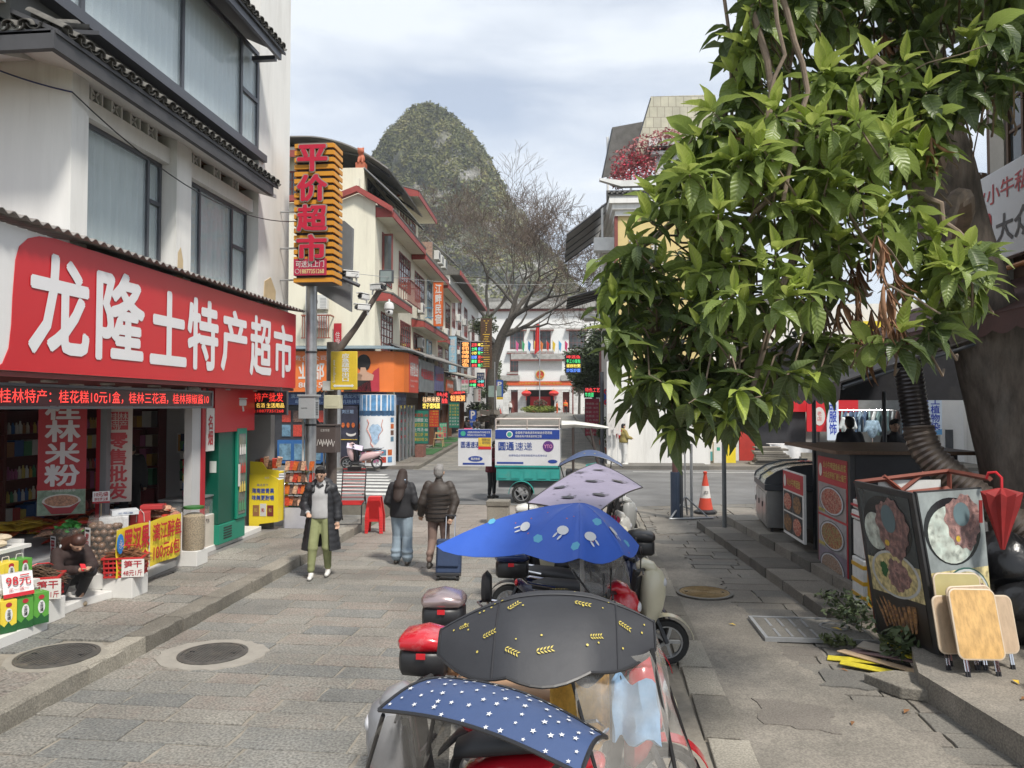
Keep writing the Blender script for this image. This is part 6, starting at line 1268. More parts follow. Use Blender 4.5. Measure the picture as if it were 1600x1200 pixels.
awn(a,'roof_pergola',[(2.2,3.6,13.7),(3.2,3.9,17.0),(6.2,4.1,17.1),(6.2,3.9,13.8)],brick_mat('pergola_tiles',(.46,.44,.34),(.40,.38,.30),(.22,.20,.16),1,.35,.5,axis='xz'),0); awn(a,'roof_awning',[(1.0,5,13.6),(1.5,5,16.0),(3.3,5,16.3),(2.2,5,13.9)],SHEETM,0)
for x in (1.3,2.4,3.6): obj('pergola_post',MB().tube([(x,5.2,12.4),(x,5.2,15.6)],.06,6),PVCW,a)
t=fthing('bougainvillea','dusty pink bougainvillea spilling over the rooftop parapet on the right','plant',2.6,34.3,12.7)
b=MB(); b.tube([(-.5,0,0),(-.4,0,.6),(.2,0,1.2)],.05,5); b.tube([(.2,0,0),(.5,0,1.6)],.05,5); obj('stems',b,BARK,t); rr=random.Random(6); b=MB()
for c,r_ in (((-.6,-.2,.9),(.8,.5,.8)),((.3,-.2,1.6),(.9,.5,.7)),((1.2,-.2,2.0),(.8,.5,.5)),((-.9,-.3,.2),(.5,.4,.5)),((.2,-.3,.7),(.6,.4,.6))): leafball(c,r_,500,.08,rr,b)
obj('bracts',b,mat('bract_pink',(.36,.13,.13),.8,var=.45,vs=3),t,kind='stuff'); b=MB(); leafball((-.4,-.5,.6),(1.0,.3,.8),260,.075,rr,b); obj('bright_bracts',b,mat('bract_bright',(.55,.06,.10),.8,var=.3,vs=3),t,kind='stuff')
a=thing('far_building','grey shop houses continuing up the right side of the far street','building',FP(0,31),FA)
fb(a,'wall',2.6,12,45,58,0,8.5,WHITE); fb(a,'roof',2.2,12,44.8,58.2,8.501,8.9,TILE); fb(a,'wall',3.4,12,58.4,86,0,7.5,WHITE); fb(a,'roof',2.9,12,58.3,86.3,7.501,8.0,TILE)
fb(a,'wooden_gallery',2.0,2.59,46,56,3.4,6.6,LAT)
for v in (60,66,72,78): fwin(a,3.4,v-31,v-29,4.4,6.4,3,3) if 0 else None
fsign('pink-red vertical menu board on the right of the far street',.78,1.78,52,.62,3.2,mat('menu_pink',(.45,.04,.08),.5),tuple((s_,OFFW,.06+.11*k,.12+.11*k,0) for k,s_ in enumerate(('米粉 炒粉','酿菜 田螺','河虾 小鱼','土鸡 鸭脚','竹筒饭 12','豆腐 15元','时蔬 18元','啤酒鱼 68'))))
fsign('LED board with red and green characters above the pink menu',.72,1.9,51.9,3.24,3.98,LK,(('特色工艺',LRd,.52,.92,.01),('牛肉面',LGn,.08,.48,.01,.5,.06)))
fsign('hanging LED board with green, yellow and blue squares by the overhanging leaves',-.58,.5,50,4.85,6.05,LK,(('手工小笼包',LGn,.55,.76,.01),('啤酒鱼',LRd,.80,.98,.01),('螺蛳粉粥',LYl,.30,.50,.01),('炒饭炒面',LBl,.05,.25,.01)))
fsign('narrow yellow board beside the pink menu',1.5,1.86,48,1.1,2.95,mat('board_yellow',(.55,.33,.03),.5),())
t=fthing('no_stopping_sign','round blue no-stopping sign with red ring and cross','traffic sign',1.6,40,0)
obj('post',MB().tube([(0,.06,0),(0,.06,3.8)],.04,8),STEEL,t); obj('ring',MB().lathe([(.47,0),(.47,.03),(.02,.031)],28,(0,0,3.15),(PI/2,0,0)),SIGNRED,t); obj('disc',MB().lathe([(.37,0),(.37,.006),(.02,.007)],28,(0,-.031,3.15),(PI/2,0,0)),MATS['parking_blue'],t)
for s in (-1,1): obj('bar',MB().ob((0,-.045-.004*s,3.15),(.74,.006,.085),(0,s*PI/4,0)),SIGNRED,t)
obj('lower_plate',B(-.3,.3,-.01,.01,2.0,2.6),PVCW,t); text('P',.2,.3,DARKGREY,(-.1,-.01,2.2),'y-',t,.008)
t=fthing('plant_pot','leafy potted shrub beside the no-stopping sign','plant',1.5,38,.2); obj('pot',MB().lathe([(.2,0),(.28,.4)],12),TC,t); b=MB(); leafball((0,0,1.2),(.7,.5,.8),900,.09,random.Random(8),b); obj('leaves',b,GT1,t,kind='stuff')
t=fthing('plant_pot','row of low green shrubs along the right pavement','plant',1.9,44,.45); obj('pot',B(-.6,.6,-.2,.2,0,.35),TC,t); b=MB(); leafball((0,0,.7),(.8,.5,.5),700,.09,random.Random(9),b); obj('leaves',b,GT2,t,kind='stuff')
t=fthing('character_sign','white cut-out character on two thin white sticks by the right corner','sign',1.05,32.6,.1); text('阳',.48,.86,OFFW,(0,0,1.35),'y-',t,.06,.05,name='character'); obj('stick',MB().tube([(.12,-.03,0),(.12,-.03,1.4)],.02,6),PVCW,t); obj('stick',MB().tube([(.38,-.03,0),(.38,-.03,1.4)],.02,6),PVCW,t)
pole('sign_post','dark slim post between the white cut-out character and the plants',*FP(.85,34)[:2],.1,4.2,.09,DARKGREY)
# ================================================================ shops across the road on the right (world frame)
a=thing('clothes_shop_building','white shop house with tie-dyed clothes on show across the road on the right','building',(0,0,0))
obj('wall',B(2.75,7.0,36.0,40,.1,6.5),mat('bright_white_wall',(.78,.77,.75),.85,var=.03),a); obj('wall',B(7.0,30,37.0,42,.1,7.5),WHITE,a); obj('teal_band',B(2.74,7.0,35.96,35.995,.11,.55),mat('band_teal',(.10,.35,.38),.6,var=.1),a); obj('blue_band',B(5.9,6.99,35.93,35.958,.11,.55),mat('band_blue',(.05,.18,.42),.6),a)
obj('red_lintel',B(7.0,12.5,36.2,36.4,2.4,3.2),SIGNRED,a); obj('red_door',B(7.1,7.8,36.0,36.1,.14,2.4),mat('door_red',(.42,.04,.03),.5),a); obj('door_post',B(6.72,7.05,35.9,36.2,.14,3.0),PVCW,a)
obj('shop_dark_room',B(7.9,10.2,36.4,36.99,.14,2.4),mat('shop_dark',(.035,.035,.04),.5),a); obj('shop_window_room',B(10.9,15.6,36.6,36.99,.14,3.2),mat('shop_interior_grey',(.20,.21,.21),.6,var=.2),a); obj('upper_band',B(7,30,36.5,36.99,3.25,4.4),mat('band_cream',(.45,.38,.28),.7),a)
obj('white_pillar',B(16.0,17.0,36.0,36.9,.14,3.3),MATS['bright_white_wall'],a); obj('ac_vent',B(16.2,16.5,35.9,35.99,.5,1.6),DARKGREY,a)
t=thing('banner_stand','tall yellow banner stand in front of the white wall','banner',(6.38,34.6,.13)); obj('panel',B(-.28,.28,-.02,.02,0,2.0),YC,t); text('欢迎光临',.12,1.2,REDP,(-.06,-.02,.5),'y-',t,.004) if 0 else None
t=thing('notice_board','white waste bin board with a green print by the yellow banner','board',(5.88,34.6,.13)); obj('panel',B(-.21,.21,-.15,.15,0,.95),PVCW,t,bevel=.01); obj('print',B(-.07,.07,-.156,-.151,.55,.7),mat('print_green',(.05,.35,.25),.5),t)
for i,(x,w,z,s_) in enumerate(((8.45,2.6,2.42,'老竹广告'),(11.0,1.9,1.5,'特产店'))):
    t=thing('shop_sign',('red lintel sign with pale characters over the shop across the road','red hanging sign with a white oval badge by the clothes shop')[i],'sign',(x,35.9-.2*i,z)); obj('board',B(-w/2,w/2,-.04,.04,0,.85 if i==0 else 1.3),SIGNRED,t)
    if i==0: text(s_,1.5,.4,OFFW,(-.9,-.04,.2),'y-',t,.01,.01)
    else: obj('badge',MB().prism([(.25*math.cos(k*PI/10)-.4,.7+.42*math.sin(k*PI/10)) for k in range(20)],-.055,-.042),OFFW,t); text('老\n店',.2,.45,SIGNRED,(-.5,-.055,.48),'y-',t,.004)
t=thing('stone_stack','stack of weathered stone slabs against the shop across the road','stone slabs',(8.0,33.9,.13))
for k in range(9): obj('slab',MB().ob((R.uniform(-.15,.15),R.uniform(-.1,.1),.05+k*.085),(1.7-.08*k,.7,.07),(R.uniform(-.03,.03),0,R.uniform(-.08,.08))),STEPM if k % 3 else CURB,t,bevel=.01)
t=thing('stone_stack','smaller broken pile of stone blocks right of the slab stack','stone slabs',(9.4,33.7,.13))
for k in range(6): obj('block',MB().ob((R.uniform(-.4,.4),R.uniform(-.1,.1),.12+.16*(k//2)),(.45,.4,.16),(0,0,R.uniform(-.4,.4))),CURB,t,bevel=.01)
t=thing('cloth_table','table draped in white cloth in front of the clothes shop','table',(9.3,34.8,.13)); b=MB(); b.sheet(lambda p,q: (-1.2+2.4*p,-.4+.05*math.sin(p*26),.05+.8*q),40,3); b.sheet(lambda p,q: (-1.2+2.4*p,-.4+.8*q,.85),6,2); obj('cloth',b,mat('cloth_white',(.70,.70,.70),.8),t,True)
CL=[mat('cloth_tiedye',(.30,.42,.52),.8,var=.7,vs=4),mat('cloth_pale',(.62,.66,.66),.8,var=.2,vs=4),mat('cloth_indigo',(.08,.13,.22),.8,var=.6,vs=5),mat('cloth_brown',(.16,.09,.07),.8),mat('cloth_teal',(.20,.30,.30),.8,var=.3)]
t=thing('clothes_rail','long rail hung with tie-dyed shirts in the shop window','clothes rail',(13.2,35.6,.13)); obj('rail',MB().tube([(-2.2,0,2.35),(2.4,0,2.35)],.02,6),CHROME,t)
for x in (-2.2,2.4): obj('stand',MB().tube([(x,0,0),(x,0,2.35)],.025,6),CHROME,t)
for k in range(22):
    x=-2.0+k*.2; h=R.uniform(.85,1.15); b=MB(); b.prism([(-.22,0),(.22,0),(.20,h*.7),(.34,h*.6),(.38,h*.75),(.12,h),(-.12,h),(-.38,h*.75),(-.34,h*.6),(-.20,h*.7)],-.03,.03); obj('shirt',b,R.choice(CL),t,loc=(x,R.uniform(-.05,.05),2.3-h),rot=(0,0,1.0+R.uniform(-.2,.2)))
def shirt_form(x,y,z,m,label):
    t=thing('shirt_display',label,'mannequin',(x,y,z)); blob('shirt',[('e',(0,0,.45),(.24,.13,.42)),('c',(-.2,0,.75),(-.34,0,.35),.09,.07),('c',(.2,0,.75),(.34,0,.35),.09,.07)],.03,m,t,2); obj('neck',MB().tube([(0,0,.8),(0,0,1.0)],.05,8),PVCW,t); obj('stand',MB().tube([(0,0,.1),(0,0,-1.2)],.02,6),CHROME,t)
shirt_form(11.6,34.9,1.35,CL[1],'white and blue dyed shirt on a stand in front of the clothes rail'); shirt_form(12.75,35.2,1.2,CL[0],'blue tie-dyed shirt hung in the middle of the window')
t=thing('vertical_sign','white illuminated panel with blue brush characters about plant dyeing','sign',(14.48,33.5,0)); obj('panel',B(-.48,.48,0,.08,1.45,3.4),mat('sign_pale_blue',(.62,.70,.80),.5,var=.1,vs=1),t); BB=mat('brush_blue',(.02,.05,.40),.5,var=0); text('工\n植\n物\n染',.36,1.35,BB,(.03,0,1.65),'y-',t,.006,.02); text('壹\n无\n贰',.32,.95,BB,(-.38,0,2.05),'y-',t,.006,.02); obj('wave_print',MB().prism([(-.47,1.46),(.47,1.46),(.47,1.7),(.2,1.62),(-.1,1.72),(-.47,1.58)],-.008,-.002),mat('wave_blue',(.10,.30,.55),.5),t)
t=thing('vertical_sign','narrow blue and white vertical sign at the left end of the clothes shop','sign',(10.55,33.6,0)); obj('panel',B(-.24,.24,0,.08,1.2,3.2),MATS['sign_pale_blue'],t); text('品\n服\n饰',.3,1.5,BB,(-.15,0,1.45),'y-',t,.006,.02)
t=thing('duck_sign','yellow and red shop sign with wavy edge seen under the brown awning','sign',(14.2,36.3,0)); obj('board',B(-1.8,2.0,0,.1,4.5,6.6),mat('duck_yellow',(.80,.62,.05),.5),t); b=MB(); b.prism([(-1.7,5.25)]+[(-1.7+3.6*k/36,5.75+.10*abs(math.sin(k*PI/6))) for k in range(37)]+[(1.9,5.25)],-.02,-.002); obj('red_band',b,SIGNRED,t); text('糖坊鸭脚煲',2.2,.34,OFFW,(-1.1,-.02,5.34),'y-',t,.006,.01); text('brow duck feet pot',1.5,.18,DARKGREY,(-.8,0,4.85),'y-',t,.006)
# buildings far behind the right tree so that no empty horizon shows
a=thing('background_building','grey tiled houses behind the big tree on the right','building',(0,0,0)); obj('wall',B(17,34,24,36,0,9),WHITE,a); obj('roof',B(16.4,34.5,23.5,36.5,9,9.6),TILE,a)
# ================================================================ right side: kiosk, boards, awnings, building
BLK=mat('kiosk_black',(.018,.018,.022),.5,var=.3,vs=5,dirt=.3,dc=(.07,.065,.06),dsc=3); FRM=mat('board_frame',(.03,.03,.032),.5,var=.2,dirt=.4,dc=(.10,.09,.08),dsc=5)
def food(par,c,r,m,face='x-',seed=1,n=70,lift=.03,plate=True):
    """printed dish: plate disc and a heap of flat scraps; c = centre on the board, in the board's own plane"""
    rr=random.Random(seed)
    def P(a_,b_,h): return (c[0]-h,c[1]-a_,c[2]+b_) if face=='x-' else (c[0]+a_,c[1]-h,c[2]+b_)
    if plate:
        for k,(q,mm) in enumerate(((1.0,mat('plate_dark',(.05,.05,.055),.4)),(.93,mat('plate_pale',(.45,.46,.50),.4)),(.84,m))):
            obj('printed_plate',MB().poly([P(2.5*r*q*math.cos(i*PI/12),r*.95*q*math.sin(i*PI/12),lift+.0012*k) for i in range(24,0,-1)]),mm,par)
    return None
def food_mat(key,c1,c2,c3,sc=22):
    m=ramp_mat(key,[(.3,c1),(.46,c2),(.56,c3),(.72,c1)],.55,sc,0,5,objrand=False,speck=.45,spscale=sc*2); return m
FR1=food_mat('dish_crayfish',(.30,.02,.015),(.42,.06,.03),(.50,.30,.22)); FR2=food_mat('dish_noodles',(.26,.07,.03),(.38,.12,.06),(.30,.28,.10)); FR3=food_mat('dish_mince',(.13,.06,.035),(.24,.12,.07),(.30,.26,.22),40)
FR4=food_mat('dish_beef',(.22,.11,.10),(.36,.21,.19),(.12,.08,.08),16); FR5=food_mat('dish_soup',(.48,.40,.17),(.55,.48,.26),(.50,.42,.20),9); FR6=food_mat('dish_skewers',(.22,.09,.03),(.36,.18,.06),(.06,.03,.02),26); FR7=food_mat('dish_broth',(.42,.47,.42),(.50,.54,.48),(.35,.40,.36),7)
k=thing('food_kiosk','black food kiosk with a red menu board of three chilli dishes on its street side','kiosk',(0,0,0))
obj('cabinet',B(3.62,4.95,10.65,12.15,.05,2.0),BLK,k,bevel=.008); obj('counter_top',B(3.35,5.2,10.55,13.2,2.003,2.05),WOODD,k); obj('back_cabinet',B(4.2,5.0,12.2,14.0,.3,1.98),BLK,k)
mb_=obj('menu_board',B(3.55,3.615,10.62,12.12,.0,2.0),FRM,k,bevel=.006)
mr_=mat('menu_poster_red',(.40,.02,.03),.55,var=.06); obj('poster',B(3.543,3.549,10.72,12.02,.10,1.9),mr_,mb_)
GOLD=mat('menu_gold',(.62,.45,.12),.4,var=0); text('火小牛啤酒鱼私房菜',1.0,.10,GOLD,(3.543,11.75,1.74),'x-',mb_,.004,.01); text('大众点评热门榜上餐厅',1.0,.10,GOLD,(3.543,11.75,1.60),'x-',mb_,.004,.01); obj('badge',MB().poly([(3.538,11.88-.075*math.cos(i*PI/8),1.70+.10*math.sin(i*PI/8)) for i in range(16)]),OFFW,mb_)
for i,(z,fm) in enumerate(((1.28,FR1),(.78,FR2),(.32,FR3))):
    obj('photo',B(3.536,3.5425,10.76,11.98,z-.23,z+.235),mat('photo_ground_%d' % i,((.24,.20,.20),(.28,.27,.29),(.20,.17,.22))[i],.35,var=.3,vs=4),mb_); food(mb_,(3.536,11.37,z),.22,fm,'x-',i,lift=.004); 
    b=MB(); b.add([(3.529,11.37-.42*math.cos(t_)*(.75+.25*math.sin(t_*5+i)),z+.16*math.sin(t_)*(.8+.2*math.cos(t_*7))) for t_ in [q*PI/14 for q in range(28)]],[tuple(range(28))]); obj('dish',b,fm,mb_)
    text(('麻辣小龙虾','酸辣粉','牛肉末')[i],.3,.055,mat('menu_yellow',(.65,.55,.10),.4,var=0),(3.535,11.95,z-.20),'x-',mb_,.006,.01)
t=thing('menu_stand','small white menu board with a red header beside the freezer','menu board',(0,0,0)); obj('board',B(3.46,3.5,12.5,13.75,.45,1.55),PVCW,t); obj('header',B(3.452,3.459,12.52,13.73,1.22,1.53),mr_,t); text('火小牛啤酒鱼',.8,.13,GOLD,(3.452,13.45,1.3),'x-',t,.004,.01); obj('badge',MB().poly([(3.448,13.6-.08*math.cos(i*PI/8),1.37+.11*math.sin(i*PI/8)) for i in range(16)]),OFFW,t)
for i in range(2):
    for j in range(2): obj('photo',B(3.452,3.459,12.58+i*.58,13.12+i*.58,.50+j*.36,.83+j*.36),BLK,t); obj('dish',MB().poly([(3.447,12.85+i*.58-.25*math.cos(q*PI/9),.665+j*.36+.14*math.sin(q*PI/9)) for q in range(18)]),(FR1,FR6)[(i+j) % 2],t)
# display freezer
t=thing('display_freezer','stainless steel display freezer with sloping curved glass lid on the terrace edge','freezer',(3.95,15.3,.33),math.radians(-6)); SS=mat('stainless',(.36,.36,.36),.3,metal=.9,var=.15,vs=3)
obj('body',B(-.50,.50,-.75,.95,.05,.74),SS,t,bevel=.01)
for i in range(3): obj('door',B(-.515,-.501,-.68+i*.54,-.18+i*.54,.12,.68),SS,t,bevel=.004); obj('handle',B(-.53,-.5155,-.22+i*.54,-.20+i*.54,.38,.48),BLACK,t)
obj('belt',B(-.54,.54,-.78,.98,.745,.86),DARKGREY,t,bevel=.006)
gl=MB(); prof=[(-.53,.865),(-.50,.96),(-.30,1.10),(.0,1.19),(.30,1.22),(.52,1.22),(.52,.865)]; gl.prism(prof[::-1],-.77,-.755,'y'); gl.prism(prof[::-1],.955,.97,'y'); obj('end_glass',gl,DARKGREY,t)
b=MB(); b.sheet(lambda p,q: (*(lambda i,f: (prof[i][0]*(1-f)+prof[i+1][0]*f,-.75+1.7*q,prof[i][1]*(1-f)+prof[i+1][1]*f))(min(4,int(p*5)),p*5-min(4,int(p*5))),),10,2,.008); obj('curved_glass',b,glass('freezer_glass',(.5,.55,.52),.3),t,True)
for y in (-.76,.1,.96): obj('glass_rib',MB().tube([(x,y,z+.004) for x,z in prof[:6]],.018,6),DARKGREY,t,True)
obj('yellow_trays',B(-.42,.45,-.68,.88,.87,.96),FILM2 if 'FILM2' in globals() else mat('tray_yellow',(.62,.55,.12),.4,var=.5,vs=5),t)
for x in (-.4,.4):
    for y in (-.65,.8): obj('foot',MB().tube([(x,y,-.06),(x,y,.05)],.03,6),BLACK,t)
obj('back_wall',B(.45,.50,-.74,.94,.87,1.2),DARKGREY,t)
# soup boards: two panels meeting at an edge, open red timber frame behind
t=thing('advert_box','leaning triangular advertising box with beef pot and soup pictures and a black frame','advertising board',(0,0,0))
def quadpanel(name,P,th,m,par):
    P=[V(p) for p in P]; nrm=(P[1]-P[0]).cross(P[3]-P[0]).normalized()*th; b=MB(); b.add(P+[p-nrm for p in P],[(0,1,2,3),(7,6,5,4),(0,4,5,1),(1,5,6,2),(2,6,7,3),(3,7,4,0)]); return obj(name,b,m,par)
def onp(P,u,v,h=0): # point on a panel, u along the bottom, v up
    P=[V(p) for p in P]; n=(P[1]-P[0]).cross(P[3]-P[0]).normalized(); return (P[0].lerp(P[1],u)).lerp(P[3].lerp(P[2],u),v)+n*h
LP=[(3.28,9.0,.08),(3.40,7.75,.24),(3.17,7.75,1.80),(3.05,9.0,1.80)]; RP_=[(3.44,7.74,.24),(4.10,8.12,.24),(4.05,8.23,1.82),(3.20,7.74,1.82)]
for nm,P in (('left_panel',LP),('right_panel',RP_)):
    pn=quadpanel(nm,P,.03,FRM,t); fr=.055
    def sub(name,u0,u1,v0,v1,h,m): return quadpanel(name,[onp(P,u0,v0,h),onp(P,u1,v0,h),onp(P,u1,v1,h),onp(P,u0,v1,h)],.002,m,pn)
    e_=.07 if nm=='left_panel' else .012
    if nm=='left_panel': sub('picture_beef',e_,1-e_,.52,1-.04,.006,mat('pot_dark',(.05,.06,.065),.2,var=.5,vs=3)); sub('picture_soup',e_,1-e_,.30,.52,.0065,FR5); sub('picture_skewers',e_,1-e_,.03,.30,.007,mat('skewer_ground',(.03,.022,.018),.3,var=.5))
    else: sub('picture_beef',e_,1-e_,.50,.99,.006,mat('stove_grey',(.25,.28,.28),.3,var=.35,vs=3)); sub('picture_soup',e_,1-e_,.12,.50,.0065,FR5); sub('picture_skewers',e_,1-e_,.0,.12,.007,BLK)
    def disc(name,cu,cv,ru,rv,h,m,n=28,wob=0,seed=0): b=MB(); b.poly([onp(P,cu+ru*math.cos(q*2*PI/n)*(1+wob*(math.sin(q*6*PI/n+seed)*.6+.5*math.sin(q*22*PI/n+seed))),cv+rv*math.sin(q*2*PI/n)*(1+wob*(math.cos(q*10*PI/n+seed)*.5+.4*math.sin(q*26*PI/n))),h) for q in range(n)]); obj(name,b,m,pn)
    PD,PP=mat('pot_rim',(.02,.022,.025),.2),mat('bowl_white',(.52,.54,.54),.25)
    if nm=='right_panel':
        disc('pot',.46,.74,.45,.21,.009,PD); disc('broth',.44,.72,.38,.18,.0105,FR7); disc('beef',.64,.79,.28,.17,.012,FR4,60,.14); disc('ladle',.62,.84,.13,.075,.014,mat('ladle_steel',(.12,.18,.20),.2,metal=.6,var=.5,vs=9),20); disc('yolk',.52,.69,.035,.02,.0145,FOILY,12)
        disc('bowl_edge',.56,.32,.42,.19,.009,mat('bowl_green',(.03,.10,.08),.3)); disc('bowl_rim',.56,.32,.40,.18,.0105,PP); disc('soup',.56,.32,.375,.165,.012,FR5); disc('meat',.52,.31,.2,.08,.0135,FR4,50,.2,2); disc('meat',.80,.36,.1,.045,.0135,FR4,30,.2,3); disc('herbs',.3,.36,.05,.04,.0137,GRASSM,20,.3,1); disc('herbs',.85,.27,.05,.05,.0137,GRASSM,20,.3,4); disc('herbs',.25,.25,.04,.03,.0137,GRASSM,20,.3,6)
    else:
        disc('pot',.5,.74,.40,.20,.009,PD); disc('broth',.3,.7,.2,.12,.0105,FR7); disc('beef',.60,.74,.26,.19,.012,FR4,60,.14); disc('ladle',.56,.80,.12,.09,.014,mat('ladle_steel',(.12,.18,.20)),20); disc('yolk',.48,.64,.04,.02,.0145,FOILY,12)
        disc('bowl_rim',.52,.44,.40,.15,.009,PP); disc('soup',.52,.44,.36,.135,.0105,FR5); disc('meat',.58,.44,.18,.10,.012,FR4,50,.2,2); disc('herbs',.35,.46,.06,.05,.0125,GRASSM,20,.3,1)
        for q in range(9): b=MB(); c=onp(P,.25+.06*q,.17+.02*math.sin(q),.010+.0006*q); obj('skewer',MB().tube([c+V((0,.22-.03*q,.12)),c+V((0,-.05,-.14))],[.035,.012],5),FR6,pn)
RW=mat('timber_red',(.20,.055,.035),.7,var=.2)
for a_,c_ in (((3.06,9.0,1.78),(4.2,9.25,1.90)),((4.2,9.25,1.90),(4.06,8.08,1.92)),((3.08,9.0,1.60),(4.2,9.25,1.70)),((3.3,9.05,1.45),(3.9,9.2,1.88)),((3.9,9.18,1.45),(3.4,9.07,1.85)),((4.2,9.25,.2),(4.2,9.25,1.9)),((3.3,9.02,.1),(3.09,9.02,1.78))): obj('frame_bar',MB().tube([a_,c_],.028,4),RW,t)
obj('white_lining',MB().add([(3.35,9.1,1.3),(4.1,9.24,1.3),(4.1,9.24,1.8),(3.35,9.1,1.8)],[(0,1,2,3)]),PVCW,t)
# foam boxes between the boards
for i,(z,h,m,lb) in enumerate(((.10,.62,WBX,'white foam box wrapped in yellow tape, lowest between the menu boards'),(.73,.46,WBX,'plain white foam box in the middle of the pile between the boards'),(1.20,.12,WBX,'white foam box lid with red tape on top of the pile'),(1.33,.12,WBX,'topmost white foam lid with red tape beside the black cabinet'))):
    t=thing('foam_box',lb,'foam box',(3.62,10.1,z)); obj('box',B(-.17+.02*(i % 2),.17,-.2,.2,0,h-.005),mat('foam_white',(.62,.62,.60),.8,var=.12,vs=9,bump=.4),t,bevel=.015)
    if i==0:
        for q in (.12,.3,.5): obj('tape',B(-.174,.174,-.204,.204,q,q+.05),mat('tape_yellow',(.60,.34,.02),.4),t)
        obj('tape',B(-.12,-.04,-.206,.206,.0,.58),MATS['tape_yellow'],t)
    elif i>1: obj('tape',B(-.174,.174,-.204,.204,.035,.06),REDP,t)
# folding tables leaning together
TW=mat('table_laminate',(.55,.34,.13),.35,var=.28,vs=3,stretch=(9,9,.5)); TW2=mat('table_pale',(.45,.33,.22),.45,var=.15,vs=2,stretch=(14,14,1)); TW3=mat('table_yellowish',(.42,.36,.16),.45,var=.12)
def rrect(w,h,r,n=5): return [(sx*(w/2-r)+r*math.cos(a_),sz*(h/2-r)+r*math.sin(a_)) for sx,sz,a0 in ((1,1,0),(-1,1,PI/2),(-1,-1,PI),(1,-1,1.5*PI)) for a_ in [a0+q*PI/2/n for q in range(n+1)]]
def ftable(loc,rz,tilt,roll,w,h,m,label):
    t=thing('folding_table',label,'folding table',loc,rz); M_=Euler((tilt,roll,0)).to_matrix().to_4x4(); o=MB(); o.prism(rrect(w,h,.055),-.012,.008,'y'); o.xf(Matrix.Translation((0,0,h/2+.16))); o.xf(M_); obj('top',o,m,t)
    e_=MB(); pts=rrect(w+.008,h+.008,.058); e_.tube([(x,-.002,z+h/2+.16) for x,z in pts+pts[:1]],.011,5); e_.xf(M_); obj('edge_band',e_,mat('edge_band',(.55,.45,.33),.5),t)
    for x in (-w*.36,-w*.30,w*.32,w*.38): b=MB(); b.tube([(x,.03+abs(x)*.05,h*.72+.16),(x,.03,.02)],.0095,6); b.xf(M_); obj('leg',b,CHROME,t,True); b=MB(); b.tube([(x,.03,.0),(x,.03,.05)],.013,6); b.xf(M_); obj('leg_cap',b,BLACK,t)
ftable((3.56,7.22,.22),.15,-.30,.03,.42,.60,TW,'orange wood-grain folding table at the front of the leaning group')
ftable((3.62,7.35,.22),.18,-.27,-.02,.42,.60,TW2,'pale folding table directly behind the orange one'); ftable((3.46,7.38,.22),.12,-.26,.0,.40,.50,TW2,'pale folding table showing on the left of the group')
ftable((3.80,7.42,.22),.20,-.26,.03,.40,.50,TW2,'pale folding table showing on the right of the group'); ftable((3.54,7.50,.22),.15,-.22,.02,.44,.68,TW3,'yellowish folding table rising tallest at the back of the group')
# closed red umbrella hooked on the board
t=thing('closed_umbrella','closed dark red umbrella hooked head down over the corner of the soup board','umbrella',(4.06,7.95,1.93)); UR=mat('umbrella_red',(.25,.012,.012),.75,var=.2,vs=5)
b=MB(); n=16; prof=[(.03,-.08),(.19,-.12),(.16,-.25),(.09,-.45),(.02,-.68)]
b.add([(r*(1 if j % 2 else .72)*math.cos(2*PI*j/n),r*.7*(1 if j % 2 else .72)*math.sin(2*PI*j/n)-.08,z+(0 if j % 2 or i != 1 else -.04)) for i,(r,z) in enumerate(prof) for j in range(n)],[(i*n+(j+1) % n,i*n+j,(i+1)*n+j,(i+1)*n+(j+1) % n) for i in range(4) for j in range(n)]); obj('folded_cloth',b,UR,t,rot=(0,.0,0))
obj('handle',MB().tube([(0,-.08,-.1),(0,-.08,.02),(-.03,-.04,.07),(-.08,0,.06),(-.09,.02,0)],.014,7),SIGNRED,t,True); obj('strap',B(-.22,-.19,-.1,-.09,-.42,-.2),UR,t)
# steel duct rising from behind the boards
t=thing('exhaust_duct','ribbed metal exhaust duct bending upward beside the tree trunk','duct',(0,0,0))
def duct(name,P,r,m,pitch=.05):
    P=[V(p) for p in P]; L_=[0]
    for i in range(len(P)-1): L_.append(L_[-1]+(P[i+1]-P[i]).length)
    pts,rs=[],[]; s_=0
    def at(s_):
        for i in range(len(P)-1):
            if s_ <= L_[i+1]: return P[i].lerp(P[i+1],(s_-L_[i])/(L_[i+1]-L_[i]))
        return P[-1]
    sm=lambda s_: (at(max(0,s_-.12))+at(s_)+at(min(L_[-1],s_+.12)))/3; k=0
    while s_<L_[-1]: pts.append(sm(s_)); rs.append(r*(1.0 if k % 2 else .90)); s_+=pitch/2; k+=1
    b=MB(); b.tube(pts,rs,20); obj(name,b,m,t,True,ang=20)
duct('upper_pipe',[(3.95,9.75,3.25),(4.0,9.72,2.75),(4.06,9.7,2.25)],.165,mat('duct_black',(.05,.045,.045),.3,metal=.7,var=.3),.05)
duct('lower_pipe',[(4.05,9.7,2.45),(4.06,9.68,2.25),(4.15,9.6,2.02),(4.55,9.4,1.62),(5.0,9.1,1.2),(5.25,8.95,.7),(5.35,8.9,.3)],.185,mat('duct_steel',(.20,.165,.14),.42,metal=.8,var=.3,vs=3),.065)
t=thing('rubbish_bags','shiny black rubbish bags heaped behind the folding tables','rubbish bags',(4.55,8.3,.22)); BG=mat('bag_black',(.012,.012,.013),.25,var=.2,bump=1,bs=9)
